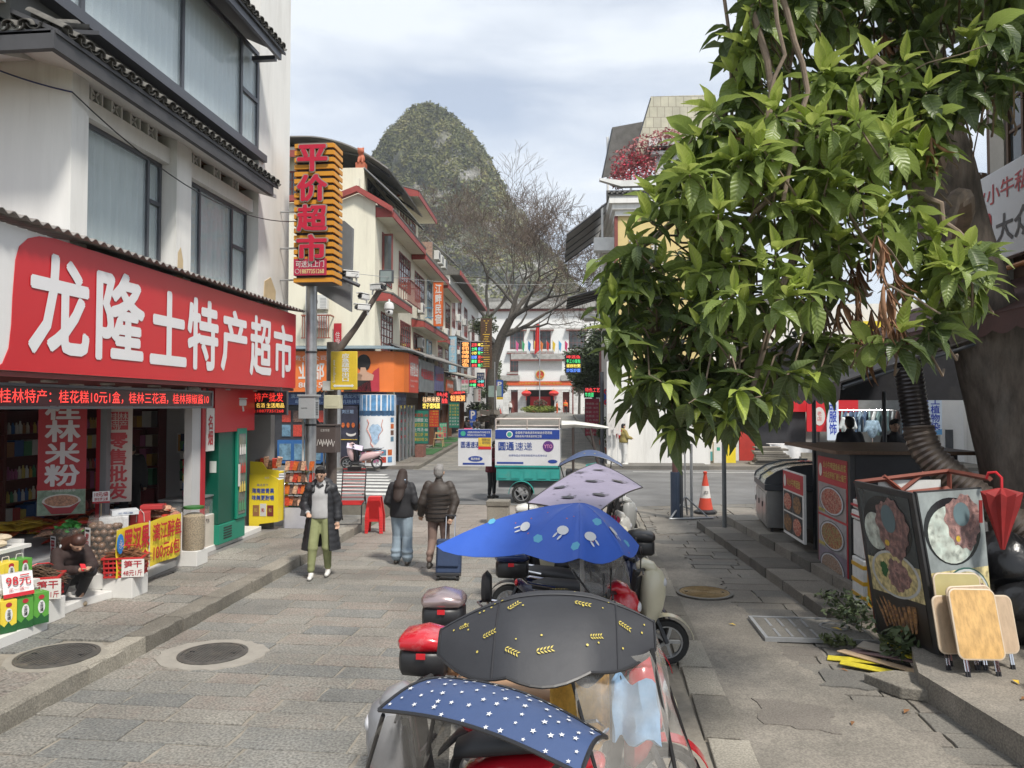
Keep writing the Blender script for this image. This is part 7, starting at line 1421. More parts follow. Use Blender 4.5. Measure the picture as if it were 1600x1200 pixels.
for i,(x,y,z,r) in enumerate(((0,0,.3,.38),(.45,-.4,.28,.34),(-.05,.35,.75,.36),(.35,.1,.65,.3),(.75,-.9,.22,.28))):
    o=obj('bag',MB().ell((x,y,z),(r,r,r*.9),18,12),BG,t,True); d_=o.modifiers.new('crumple','DISPLACE'); tx=bpy.data.textures.get('crumple') or bpy.data.textures.new('crumple','CLOUDS'); tx.noise_scale=.16; d_.texture=tx; d_.strength=.16; d_.texture_coords='GLOBAL'
t=thing('metal_rack','grey metal rack leaning over the rubbish bags at the right edge','rack',(4.75,8.2,.22))
for q in range(2): obj('rail',MB().ob((-.05+q*.25,-.2,.78-q*.12),(.06,1.3,.03),(.45,0,-.5)),STEEL,t)
t=thing('pink_stool','edge of a dusty pink plastic stool at the lower right frame edge','stool',(4.05,6.75,.22)); b=MB(); b.add([(x*s_,y*s_,z) for z,s_ in ((0,1),(.42,.75)) for x,y in ((-.16,-.16),(.16,-.16),(.16,.16),(-.16,.16))],[(0,1,5,4),(1,2,6,5),(2,3,7,6),(3,0,4,7),(4,5,6,7)]); obj('body',b,mat('stool_pink',(.42,.20,.22),.6),t,bevel=.02)
# litter and flattened boards on the paving
t=thing('scrap_pile','pile of torn cardboard and yellow plastic sheets on the pavement before the soup boards','scrap'); 
for i,(x,y,z,w,d,rz,m) in enumerate(((2.95,8.15,.05,.16,.75,.75,TW2),(3.05,8.22,.08,.14,.7,.7,mat('scrap_mauve',(.16,.10,.10),.8)),(3.15,8.3,.10,.2,.6,.9,mat('scrap_grey',(.27,.24,.20),.9,var=.2)),(3.4,8.2,.13,.45,.42,.1,mat('scrap_yellow',(.55,.46,.03),.5,var=.25,vs=14)),(2.85,7.95,.03,.12,.6,1.1,MATS['scrap_yellow']),(2.75,8.2,.03,.12,.5,1.2,MATS['scrap_yellow']),(3.45,7.9,.10,.5,.2,-.2,MATS['scrap_grey']),(3.3,7.7,.06,.45,.16,-.5,CARD))):
    obj('torn_sheet',MB().ob((x,y,z),(w,d,.012),(R.uniform(-.12,.12),R.uniform(-.1,.1),rz)),m,t,bevel=.003)
t=thing('stone_slab','broken grey stone slab lying at the end of the low concrete platform','stone slab',(3.05,7.35,.0)); b=MB(); b.prism([(-.42,.22),(-.22,-.12),(.05,-.2),(.36,-.16),(.34,.22),(-.1,.34)],0,.11,'z'); obj('slab',b,CURB,t,bevel=.012)
for i,(x,y,lb) in enumerate(((1.75,9.4,'small yellow leaf fallen between the manhole and the gutter'),(2.55,7.9,'dry brown leaf near the hatch and the cardboard scraps'),(2.2,6.6,'dry leaf on the bare concrete at the lower right'),(2.9,9.2,'yellow-green leaf lying on the utility hatch'),(3.85,6.9,'dry leaf on the low platform left of the pink stool'),(3.6,6.7,'dry curled leaf near the platform edge'),(3.75,7.1,'yellow leaf on the platform right below the folding tables'),(2.75,6.9,'small dry leaf beside the broken grey slab'))):
    z=.235 if x>3.5 else .06 if i==3 else .02; b=MB(); l=R.uniform(.04,.09); b.add([(-l,0,0),(0,l*.35,.015),(l,0,.0),(0,-l*.35,.012)],[(0,3,1),(1,3,2)]); o=obj('fallen_leaf',b,mat('dry_leaf',(.24,.11,.04),.8,var=.3) if i % 3 else FOILY,loc=(x,y,z),rot=(0,0,R.uniform(0,6))); tag(o,lb,'leaf','fallen leaves on the right paving')
rr=random.Random(21)
for i,(x,y,r_,h,lb) in enumerate(((3.12,9.6,.28,.38,'low green weeds sprouting at the foot of the black menu board'),(3.15,9.15,.3,.42,'leafy weeds between the menu board and the soup board'),(3.25,8.2,.22,.35,'broad-leaved green weed in front of the soup board'),(2.75,8.75,.22,.08,'flat grass tuft at the edge of the utility hatch'),(3.15,10.3,.2,.22,'small weeds on the step below the tall menu board'))):
    t=thing('weed_clump',lb,'weeds',(x,y,.02)); b=MB(); leafball((0,0,h*.55),(r_,r_,h*.5),150 if i<3 else 90,.045 if i != 2 else .07,rr,b); obj('leaves',b,GT1 if i != 3 else GT2,t,kind='stuff'); obj('stems',MB().tube([(0,0,0),(.03,0,h*.6),(.12,.05,h)],.006,4).tube([(0,0,0),(-.1,0,h*.8)],.005,4),GT2,t)
# awnings and right building
FAB=mat('awning_fabric',(.085,.075,.07),.85,var=.25,vs=3,dirt=.5,dc=(.16,.14,.12)); FAB2=mat('awning_brown',(.075,.035,.03),.8,var=.2,vs=3)
def awning(name,label,x0,z0,x1,z1,y0,y1,m,drop,posts):
    t=thing(name,label,'awning',(0,0,0)); b=MB(); b.sheet(lambda p,q: (x0+(x1-x0)*q,y0+(y1-y0)*p,z0+(z1-z0)*q-.08*math.sin(q*PI)*abs(math.sin(p*PI*4))),24,6,.02); obj('cloth',b,m,t,True)
    b=MB(); n=int((y1-y0)*16); b.add([(x0,y0+(y1-y0)*i/n,z0) for i in range(n+1)]+[(x0-.02,y0+(y1-y0)*i/n,z0-drop*(.75+.25*abs(math.sin(i*PI/8)))) for i in range(n+1)],[(i,i+1,n+2+i,n+1+i) for i in range(n)]); obj('valance',b,m,t)
    for i in range(int((y1-y0)/1.3)+1): y=y0+i*1.3; obj('rafter',MB().tube([(x0+.02,y,z0-.05),(x1,y,z1-.08)],.022,5),DARKGREY,t)
    for px_,py_ in posts: obj('post',MB().tube([(px_,py_,.2),(px_,py_,z0-.03)],.035,6),DARKGREY,t)
    obj('front_rail',MB().tube([(x0+.03,y0,z0-.06),(x0+.03,y1,z0-.06)],.025,5),DARKGREY,t)
awning('kiosk_awning','wide grey-brown fabric awning over the food kiosk',3.15,2.94,6.5,4.08,9.7,16.5,FAB,.26,((3.75,12.9),(5.2,13.8)))
obj('added_dark_sheet',B(3.2,12,16.52,16.56,2.78,4.0),BLK,bpy.data.objects['kiosk_awning'])  # added black sheet, its colour stands in for the shade under the awning
awning('shop_awning','dark brown scalloped awning below the white sign on the right',4.75,3.72,6.0,4.42,8.3,14.5,FAB2,.24,())
a=thing('restaurant_building','right hand building with pale pillar and dark wooden lattice window above the white sign','building',(0,0,0))
obj('wall',B(6.02,12,8.0,11.9,4.3,9.5),WOODD,a); obj('pillar',B(5.92,6.2,11.25,11.62,4.2,9.5),mat('pillar_stone',(.45,.43,.38),.8,var=.12),a); fwin(a,6.0,9.4,11.1,5.6,7.4,1,1,name='window_back') if 0 else None
w_=obj('window',B(5.96,6.015,8.9,11.15,5.5,7.6),WOODD,a)
for i in range(6): obj('pane',B(5.945,5.958,8.95+i*.37,9.27+i*.37,5.6,7.5),GLASSD,w_)
for i in range(7): obj('bar',B(5.91,5.944,8.9+i*.37,8.95+i*.37,5.5,7.6),WOODD,w_)
for i in range(5): obj('bar',B(5.92,5.942,8.9,11.15,5.55+i*.46,5.59+i*.46),WOODD,w_)
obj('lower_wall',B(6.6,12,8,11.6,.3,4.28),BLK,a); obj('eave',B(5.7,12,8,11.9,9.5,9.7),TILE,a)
t=thing('wooden_barrel','weathered wooden barrel with dark hoops between the tree and the white sign','barrel',(5.75,11.95,4.55)); 
for i in range(16):
    a_=i*PI/8; b=MB(); b.add([((.30+.07*math.sin(PI*k/6))*math.cos(a_+s_*PI/16.6),(.30+.07*math.sin(PI*k/6))*math.sin(a_+s_*PI/16.6),1.55*k/6) for k in range(7) for s_ in (-1,1)],[(2*k,2*k+1,2*k+3,2*k+2) for k in range(6)]); obj('stave',b,mat('barrel_wood',(.20,.13,.09),.8,var=.3,vs=4,rnd=.15),t,True)
for z,r_ in ((.25,.352),(.95,.378),(1.35,.355)): obj('hoop',MB().lathe([(r_-.01,z),(r_+.008,z),(r_+.008,z+.05),(r_-.01,z+.05),(r_-.01,z)],24),DARKGREY,t)
obj('lid',MB().lathe([(.29,1.5),(.29,1.52)],16),WOODD,t); q_=obj('plaque',MB().lathe([(.13,0),(.13,.09)],16,(-.22,-.30,.65),(PI/2,0,-.6)),BLACK,t)
t=thing('restaurant_sign','large white sign with thin red characters and a red rounded emblem above the brown awning','sign',(0,0,0)); obj('board',B(5.60,5.72,7.6,11.56,4.64,5.88),mat('sign_white2',(.62,.64,.66),.4,var=.02),t,bevel=.01)
text('火小牛私',1.35,.27,mat('sign_thin_red',(.45,.05,.06),.4,var=0),(5.60,11.42,5.44),'x-',t,.006,.01); text('大众',.85,.38,mat('sign_charcoal',(.06,.06,.065),.4,var=0),(5.60,10.86,4.86),'x-',t,.006,.02)
e_=MB(); e_.add([(5.594,11.18+x,5.05+z) for x,z in rrect(.42,.58,.09)],[tuple(range(23,-1,-1))]); em_=obj('emblem',e_,mat('emblem_sign_red',(.42,.03,.04),.4,var=0),t)
b=MB()
for pts in ([(-.10,.23),(-.12,.12),(-.04,.02),(.05,.05),(.12,.16),(.13,.24)],[(.12,-.12),(.10,-.03),(.02,.0),(-.06,-.08),(-.10,-.24)]): b.tube([(5.585,11.18-x,5.05+z) for x,z in pts],.028,6)
b.lathe([(.055,0),(.055,.012)],14,(5.59,11.18,5.24),(0,-PI/2,0)); obj('emblem_figure',b,OFFW,em_)
tag(obj('orange_pipe',MB().tube([(5.62,7.8,4.50),(5.62,11.5,4.50)],.035,8),mat('pipe_orange',(.38,.15,.03),.5),smooth=True),'long orange pipe running under the white sign','pipe')
# barrier, cone, slim post
t=thing('road_barrier','grey steel crowd barrier standing on tripod feet by the junction','barrier',(2.35,18.3,.01),.25)
for y in (-.0,): 
    for x in (-.15,.15): obj('upright',MB().tube([(x,0,0),(x,.0,1.75)],.035,7),STEEL,t)
    for q in range(4): obj('bar',MB().tube([(.15,q*.4,.2),(.15,q*.4,1.7)],.02,6),STEEL,t)
    obj('rail',MB().tube([(.15,0,1.7),(.15,1.3,1.7)],.025,6),STEEL,t); obj('rail',MB().tube([(.15,0,.2),(.15,1.3,.2)],.025,6),STEEL,t)
    for sx,sy in ((-.45,-.2),(.5,-.15),(.2,.4)): obj('foot_brace',MB().tube([(0,0,.5),(sx,sy,.02)],.022,6),STEEL,t)
    obj('foot_bar',MB().tube([(-.5,-.25,.02),(.6,-.2,.02)],.025,6),STEEL,t); obj('dark_sleeve',MB().tube([(-.15,0,0),(-.15,0,1.1)],.09,8),DARKGREY,t)
t=thing('traffic_cone','red and white traffic cone on a black base by the junction','traffic cone',(2.95,19.2,.01)); t.scale=(.78,)*3; CR_=mat('cone_red',(.55,.06,.03),.5)
obj('base',MB().lathe([(.36,0),(.36,.06),(.28,.11),(.24,.12)],8),BLACK,t); obj('lower_cone',MB().lathe([(.235,.12),(.17,.48)],20),CR_,t,True); obj('white_band',MB().lathe([(.169,.481),(.115,.86)],20),OFFW,t,True); obj('upper_cone',MB().lathe([(.114,.861),(.055,1.18),(.05,1.24),(.065,1.25),(.065,1.30),(.02,1.32)],20),CR_,t,True); text('停车',.15,.1,DARKGREY,(-.075,-.17,.62),'y-',t,.004,.01)
t=pole('slim_post','slim grey post standing alone on the right pavement',2.86,16.1,.0,2.6,.045,mat('post_dull',(.17,.18,.18),.6,metal=.3)); obj('foot_plate',B(-.12,.12,-.09,.09,0,.012),DARKGREY,t)
t=thing('parasol_pole','brown lower pole with a dark blue sleeve beside the barrier','pole',(2.1,18.2,.0)); obj('shaft',MB().tube([(0,0,.0),(0,0,2.8)],.07,10),mat('pole_maroon',(.15,.07,.06),.6),t); obj('sleeve',MB().tube([(0,0,.0),(0,0,1.1)],.11,10),mat('sleeve_blue',(.04,.06,.10),.5),t)
# ================================================================ the big leaning tree
RT_=random.Random(77)
tree=thing('broadleaf_tree','big leaning broadleaf tree with large glossy leaves overhanging the pavement on the right','tree',(5.75,10.3,0))
TB=mat('bark_dark',(.105,.085,.07),.85,var=.55,vs=8,bump=1,bs=40,stretch=(1,1,.25),dirt=.6,dc=(.20,.18,.16),dsc=2.2)
tp=[(6.0,10.4,-.3),(5.75,10.25,.6),(5.5,10.1,1.6),(5.22,10.0,2.8),(4.90,9.9,3.9),(4.46,9.8,5.2),(4.05,9.6,6.4),(3.9,9.5,7.6),(3.7,9.4,9.5)]
sp=[]
for i in range(len(tp)-1):
    for q in range(6): sp.append(V(tp[i]).lerp(V(tp[i+1]),q/6))
n=len(sp); b=MB(); vs=[]; NS=28
for i,p in enumerate(sp):
    r=.54-.24*i/n+(.22*max(0,1-i/6))
    for j in range(NS): a_=2*PI*j/NS; rr_=r*(1+.05*math.sin(3*a_+i*.25)+.03*math.sin(7*a_-i*.4)+RT_.uniform(-.008,.008)+.10*math.exp(-((i-32)/2.5)**2)*(math.sin(a_-3.6)>0)); vs.append((p.x+rr_*math.cos(a_),p.y+rr_*math.sin(a_),p.z))
b.add(vs,[(i*NS+j,i*NS+(j+1) % NS,(i+1)*NS+(j+1) % NS,(i+1)*NS+j) for i in range(n-1) for j in range(NS)]); b.xf(Matrix.Translation((-5.75,-10.3,0))); trunk=obj('trunk',b,TB,tree,True,80)
def lp(*pts): return [V(p)-V((5.75,10.3,0)) for p in pts]
LIMB=mat('limb_brown',(.20,.15,.11),.85,var=.3,vs=6,bump=.6)
limbs=[([(4.4,9.7,5.4),(3.6,8.6,5.9),(2.9,7.2,5.6),(2.3,6.2,5.0),(1.9,5.5,4.5)],.13,.04),([(4.6,9.8,4.6),(3.9,8.2,4.8),(3.1,6.6,4.4),(2.5,5.6,3.9)],.12,.035),([(4.0,9.5,7.0),(2.8,7.8,7.0),(1.9,6.5,6.2),(1.2,5.9,5.2),(.7,5.6,4.3)],.11,.03),([(3.6,8.6,5.9),(2.2,7.0,5.3),(1.1,6.2,4.4),(.3,5.8,3.8)],.07,.02),([(3.8,9.5,8.0),(4.2,7.6,7.6),(4.4,6.2,6.6)],.1,.03),
 ([(2.3,6.2,5.0),(1.6,5.3,4.2),(1.2,5.0,3.2),(1.0,4.9,2.6)],.04,.012),([(1.9,5.5,4.5),(2.2,5.1,4.0),(2.4,5.0,3.7)],.035,.012),([(1.15,4.9,6.4),(1.02,4.85,5.4),(1.15,4.8,4.6),(1.12,4.8,4.0)],.026,.018),([(1.3,4.9,6.5),(1.22,4.8,5.3),(1.38,4.8,4.6),(1.2,4.7,3.9)],.024,.014),([(1.4,4.8,6.5),(1.12,4.7,5.6),(1.22,4.7,4.8),(1.05,4.7,4.2)],.017,.010),([(1.55,5.5,6.3),(1.45,5.4,5.2),(1.3,5.2,4.4),(1.05,5.0,3.8)],.013,.008),([(2.0,5.3,4.9),(1.6,5.1,4.5),(1.3,5.0,4.1),(.9,4.9,3.7)],.03,.012),([(.95,5.4,6.2),(1.02,5.3,5.0),(.95,5.2,4.3),(.7,5.2,3.6)],.014,.008),([(2.2,5.4,4.7),(1.95,5.2,5.0),(1.8,5.2,4.8),(1.95,5.1,4.2)],.035,.02),([(1.9,5.2,4.8),(2.5,4.9,4.9)],.006,.004),([(1.6,4.9,4.0),(1.8,4.7,3.4),(2.1,4.7,3.2)],.012,.006)]
for pts,r0,r1 in limbs:
    P=lp(*pts); sm=[]
    for i in range(len(P)-1):
        for q in range(4): sm.append(P[i].lerp(P[i+1],q/4)+V((RT_.gauss(0,.015),RT_.gauss(0,.015),RT_.gauss(0,.015))))
    sm.append(P[-1]); obj('limb',MB().tube(sm,[r0+(r1-r0)*i/(len(sm)-1) for i in range(len(sm))],8),LIMB,tree,True)
# leaf: folded along the midrib, drooping, wavy edge
def leaf_arr(L_,W_,droop,fold,seed,curl=0):
    rr=random.Random(seed); nv=9; v=[]; uv=[]
    for i in range(nv+1):
        s_=i/nv; w=W_*(math.sin(PI*min(1,s_*1.02)**.85)**.9)*(1-.25*s_)*(1 if s_<.97 else .3); w=max(w,.003)
        y=L_*math.sin(s_*droop)/droop if droop else L_*s_; z=-L_*(1-math.cos(s_*droop))/droop if droop else 0
        for u in (-1,-.5,0,.5,1):
            v.append((u*w*math.cos(curl*abs(u)),y,z+abs(u)*w*fold+w*.10*math.sin(s_*19+u*3+seed)*abs(u)-(curl and abs(u)*w*.8))); uv.append((u,s_))
    f=[(i*5+j,i*5+j+1,i*5+j+6,i*5+j+5) for i in range(nv) for j in range(4)]
    return np.array(v),np.array(uv),f
def leaf_mat(key,c1,c2,rib,rough=.32,trans=.35,tcol=(.25,.42,.04)):
    m=bpy.data.materials.new(key); m.use_nodes=True; N=m.node_tree.nodes; l=m.node_tree.links.new; p=N['Principled BSDF']; p.inputs['Roughness'].default_value=rough; p.inputs['Specular IOR Level'].default_value=.5
    uvn=N.new('ShaderNodeUVMap'); sp_=N.new('ShaderNodeSeparateXYZ'); l(uvn.outputs[0],sp_.inputs[0])
    ab=N.new('ShaderNodeMath'); ab.operation='ABSOLUTE'; l(sp_.outputs[0],ab.inputs[0]); md=N.new('ShaderNodeMath'); md.operation='LESS_THAN'; md.inputs[1].default_value=.06; l(ab.outputs[0],md.inputs[0])
    a1=N.new('ShaderNodeMath'); a1.operation='MULTIPLY_ADD'; a1.inputs[1].default_value=62; l(sp_.outputs[1],a1.inputs[0]); a2=N.new('ShaderNodeMath'); a2.operation='MULTIPLY'; a2.inputs[1].default_value=-9; l(ab.outputs[0],a2.inputs[0]); l(a2.outputs[0],a1.inputs[2])
    si=N.new('ShaderNodeMath'); si.operation='SINE'; l(a1.outputs[0],si.inputs[0]); ve=N.new('ShaderNodeMapRange'); ve.inputs[1].default_value=.75; ve.inputs[2].default_value=1; ve.inputs[4].default_value=.5; l(si.outputs[0],ve.inputs[0])
    mxv=N.new('ShaderNodeMath'); mxv.operation='MAXIMUM'; l(md.outputs[0],mxv.inputs[0]); l(ve.outputs[0],mxv.inputs[1])
    at_=N.new('ShaderNodeNewGeometry'); nz_=N.new('ShaderNodeTexNoise'); nz_.inputs['Scale'].default_value=3.2; nz_.inputs['Detail'].default_value=4; l(at_.outputs['Position'],nz_.inputs[0]); rm=N.new('ShaderNodeMapRange'); rm.inputs[1].default_value=.38; rm.inputs[2].default_value=.62; l(nz_.outputs[0],rm.inputs[0])
    m1=N.new('ShaderNodeMixRGB'); m1.inputs[1].default_value=(*c1,1); m1.inputs[2].default_value=(*c2,1); l(rm.outputs[0],m1.inputs[0]); m2=N.new('ShaderNodeMixRGB'); m2.inputs[2].default_value=(*rib,1); l(m1.outputs[0],m2.inputs[1]); l(mxv.outputs[0],m2.inputs[0])
    fac=N.new('ShaderNodeMath'); fac.operation='MULTIPLY'; fac.inputs[1].default_value=.75; l(mxv.outputs[0],fac.inputs[0]); l(fac.outputs[0],m2.inputs[0]); l(m2.outputs[0],p.inputs['Base Color'])
    bn=N.new('ShaderNodeBump'); bn.inputs['Strength'].default_value=.35; bn.inputs['Distance'].default_value=.004; l(si.outputs[0],bn.inputs['Height']); l(bn.outputs[0],p.inputs['Normal'])
    tr=N.new('ShaderNodeBsdfTranslucent'); tr.inputs[0].default_value=(*tcol,1); ms=N.new('ShaderNodeMixShader'); ms.inputs[0].default_value=trans; l(p.outputs[0],ms.inputs[1]); l(tr.outputs[0],ms.inputs[2]); l(ms.outputs[0],N['Material Output'].inputs[0]); return m
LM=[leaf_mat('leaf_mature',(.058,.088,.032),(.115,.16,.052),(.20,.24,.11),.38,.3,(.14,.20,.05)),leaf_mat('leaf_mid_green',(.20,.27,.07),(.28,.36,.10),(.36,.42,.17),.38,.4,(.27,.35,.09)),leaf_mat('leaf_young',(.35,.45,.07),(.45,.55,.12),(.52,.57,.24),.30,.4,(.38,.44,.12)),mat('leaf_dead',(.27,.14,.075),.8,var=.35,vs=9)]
LV=[[leaf_arr(.255,.058,d_,f_,s_) for s_,(d_,f_) in enumerate(((.7,.35),(1.1,.25),(.4,.5)))],[leaf_arr(.245,.054,d_,f_,s_+4) for s_,(d_,f_) in enumerate(((.8,.35),(1.2,.25)))],[leaf_arr(.20,.036,d_,f_,s_+8) for s_,(d_,f_) in enumerate(((.25,.7),(.7,.5)))],[leaf_arr(.26,.035,1.3,.2,12,1.2),leaf_arr(.24,.03,.9,.3,14,1.4)]]
def uvmesh(name,v,uv,f,m):
    me=bpy.data.meshes.new(name); me.from_pydata(v.tolist(),[],f if isinstance(f,list) else f.tolist()); ul=me.uv_layers.new(name='UVMap'); li=np.empty(len(me.loops),int); me.loops.foreach_get('vertex_index',li); ul.data.foreach_set('uv',uv[li].ravel()); me.materials.append(m); me.polygons.foreach_set('use_smooth',[True]*len(me.polygons)); me.update(); return me
LME=[[uvmesh('leaf',*q,LM[i]) for q in LV[i]] for i in range(4)]
# crown outline in the vertical plane y=5 (x, z), metres; twig tips fill it in depth
HULL=[(1.22,5.9),(1.08,5.45),(.90,5.1),(.94,4.8),(.56,4.30),(.22,3.85),(.10,3.62),(.14,3.2),(.24,2.92),(.42,2.56),(.6,2.42),(.80,2.54),(1.06,2.54),(1.30,2.74),(1.55,2.94),(1.85,3.10),(2.02,2.95),(2.2,3.12),(2.48,3.38),(2.42,3.58),(2.15,3.75),(2.1,4.0),(2.25,4.35),(2.5,4.72),(3.7,4.62),(3.9,6.4),(1.3,6.4)]
def inside(x,z):
    c=False; n=len(HULL)
    for i in range(n):
        (x1,z1),(x2,z2)=HULL[i],HULL[(i+1) % n]
        if (z1>z) != (z2>z) and x<(x2-x1)*(z-z1)/(z2-z1)+x1: c=not c
    return c
tips=[]
while len(tips)<680:
    x,z=RT_.uniform(-.1,3.9),RT_.uniform(2.2,6.4)
    if not inside(x,z): continue
    edge=not (inside(x-.22,z) and inside(x+.15,z) and inside(x,z-.2))
    front=4.55 if z<4.6 and x>.6 else 4.9
    y=5.0+RT_.uniform(-.25,.35) if edge else front+RT_.random()**1.2*1.5
    if x>1.9 and z>3.6: y=max(y,5.0)
    if x<1.4 and z>4.5 and RT_.random()<.35: continue
    tips.append((x,y,z))
items=[]; tw=MB()
for (x,y,z) in tips:
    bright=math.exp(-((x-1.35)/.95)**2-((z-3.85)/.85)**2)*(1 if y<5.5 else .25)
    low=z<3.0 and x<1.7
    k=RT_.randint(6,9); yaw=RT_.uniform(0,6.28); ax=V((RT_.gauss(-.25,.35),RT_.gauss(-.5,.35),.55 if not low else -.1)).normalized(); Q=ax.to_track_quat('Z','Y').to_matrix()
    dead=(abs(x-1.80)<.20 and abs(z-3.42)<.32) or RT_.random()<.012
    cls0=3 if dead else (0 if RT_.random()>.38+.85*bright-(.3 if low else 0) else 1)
    for j in range(k):
        a_=yaw+j*2.4; el=RT_.uniform(-.65,.25) if not low else RT_.uniform(-1.1,-.3)
        if dead: el=RT_.uniform(-1.5,-1.0)
        d=Q@V((math.cos(a_)*math.cos(el),math.sin(a_)*math.cos(el),math.sin(el)))
        if dead: d=V((RT_.gauss(0,.25),RT_.gauss(0,.25),-1))
        if low: d=(d+V((0,0,-.6)))
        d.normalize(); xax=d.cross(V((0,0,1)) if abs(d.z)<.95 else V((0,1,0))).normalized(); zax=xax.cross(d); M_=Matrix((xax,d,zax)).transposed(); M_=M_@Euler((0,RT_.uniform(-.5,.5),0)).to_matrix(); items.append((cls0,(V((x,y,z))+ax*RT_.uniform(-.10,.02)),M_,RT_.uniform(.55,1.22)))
    if not dead and RT_.random()<.18+.8*bright:
        for j in range(RT_.randint(3,5)):
            a_=j*2.1+yaw; d=Q@V((math.cos(a_)*.55,math.sin(a_)*.55,.85)); d.normalize(); xax=d.cross(V((0,0,1)) if abs(d.z)<.95 else V((0,1,0))).normalized(); zax=xax.cross(d); items.append((2,V((x,y,z))+ax*.03,Matrix((xax,d,zax)).transposed(),RT_.uniform(.7,1.2)))
    p0=V((x,y,z)); p1=p0-ax*.22+V((RT_.uniform(.0,.15),.15,-.05 if not low else .25)); tw.tube([p0,p0-ax*.12,p1,p1+V((.12,.25,.05))],[.004,.006,.008,.01],4)
tw.xf(Matrix.Translation((-5.75,-10.3,0))); obj('twigs',tw,LIMB,tree,True,kind='stuff')
items.sort(key=lambda q: q[1].y+.0*q[1].x-(.6 if q[0]==2 else 0)); O_=V((5.75,10.3,0)); acc={}
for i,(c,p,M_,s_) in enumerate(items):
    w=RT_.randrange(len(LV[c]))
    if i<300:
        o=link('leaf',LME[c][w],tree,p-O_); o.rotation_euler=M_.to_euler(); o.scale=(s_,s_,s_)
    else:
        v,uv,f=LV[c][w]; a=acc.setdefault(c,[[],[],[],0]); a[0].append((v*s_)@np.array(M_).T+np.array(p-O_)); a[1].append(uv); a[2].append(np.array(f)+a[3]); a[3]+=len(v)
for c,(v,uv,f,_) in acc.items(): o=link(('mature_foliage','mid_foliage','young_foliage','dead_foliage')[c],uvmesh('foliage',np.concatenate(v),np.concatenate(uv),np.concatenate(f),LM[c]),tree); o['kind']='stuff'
# upper back crown, out of reach above the terrace (shades it)
b=MB(); rr=random.Random(4)
for c,r_ in (((4.6,8.6,7.4),(1.7,1.4,.9)),((5.8,9.5,8.0),(1.8,1.6,1.0)),((4.2,7.0,6.5),(1.0,.8,.5)),((5.2,7.6,6.4),(.9,.8,.6))): leafball(c,r_,750,.13,rr,b)
b.xf(Matrix.Translation((-5.75,-10.3,0))); obj('upper_foliage',b,LM[0],tree,kind='stuff')
# ================================================================ scooters
def loft(st,n=14,pw=.75):
    """rounded body through stations (x, zc, half width, half height)"""
    b=MB(); vs=[]
    for x,z,w,h in st:
        for j in range(n): a=2*PI*j/n; c,s=math.cos(a),math.sin(a); vs.append((x,math.copysign(abs(c)**pw,c)*w,z+math.copysign(abs(s)**pw,s)*h))
    k=len(st); b.add(vs,[(i*n+j,i*n+(j+1) % n,(i+1)*n+(j+1) % n,(i+1)*n+j) for i in range(k-1) for j in range(n)]+[tuple(range(n-1,-1,-1)),tuple(range((k-1)*n,k*n))]); return b
def wheel(par,x,r=.23,z=None):
    w=obj('wheel',MB().lathe([(r*.72,-.04),(r*.93,-.045),(r,-.02),(r,.02),(r*.93,.045),(r*.72,.04),(r*.72,-.04)],22,(x,0,z or r),(PI/2,0,0)),RUBBER,par,True)
    b=MB(); b.lathe([(.035,-.04),(.035,.04)],10,(x,0,z or r),(PI/2,0,0)); b.lathe([(r*.66,-.03),(r*.72,-.03),(r*.72,.03),(r*.66,.03),(r*.66,-.03)],20,(x,0,z or r),(PI/2,0,0))
    for q in range(5): a=q*2*PI/5; b.ob((x+r*.36*math.cos(a),0,(z or r)+r*.36*math.sin(a)),(r*.64,.03,.03),(0,-a,0))
    obj('rim',b,STEEL,w); return w
SEATB=mat('seat_black',(.025,.025,.027),.55,var=.1)
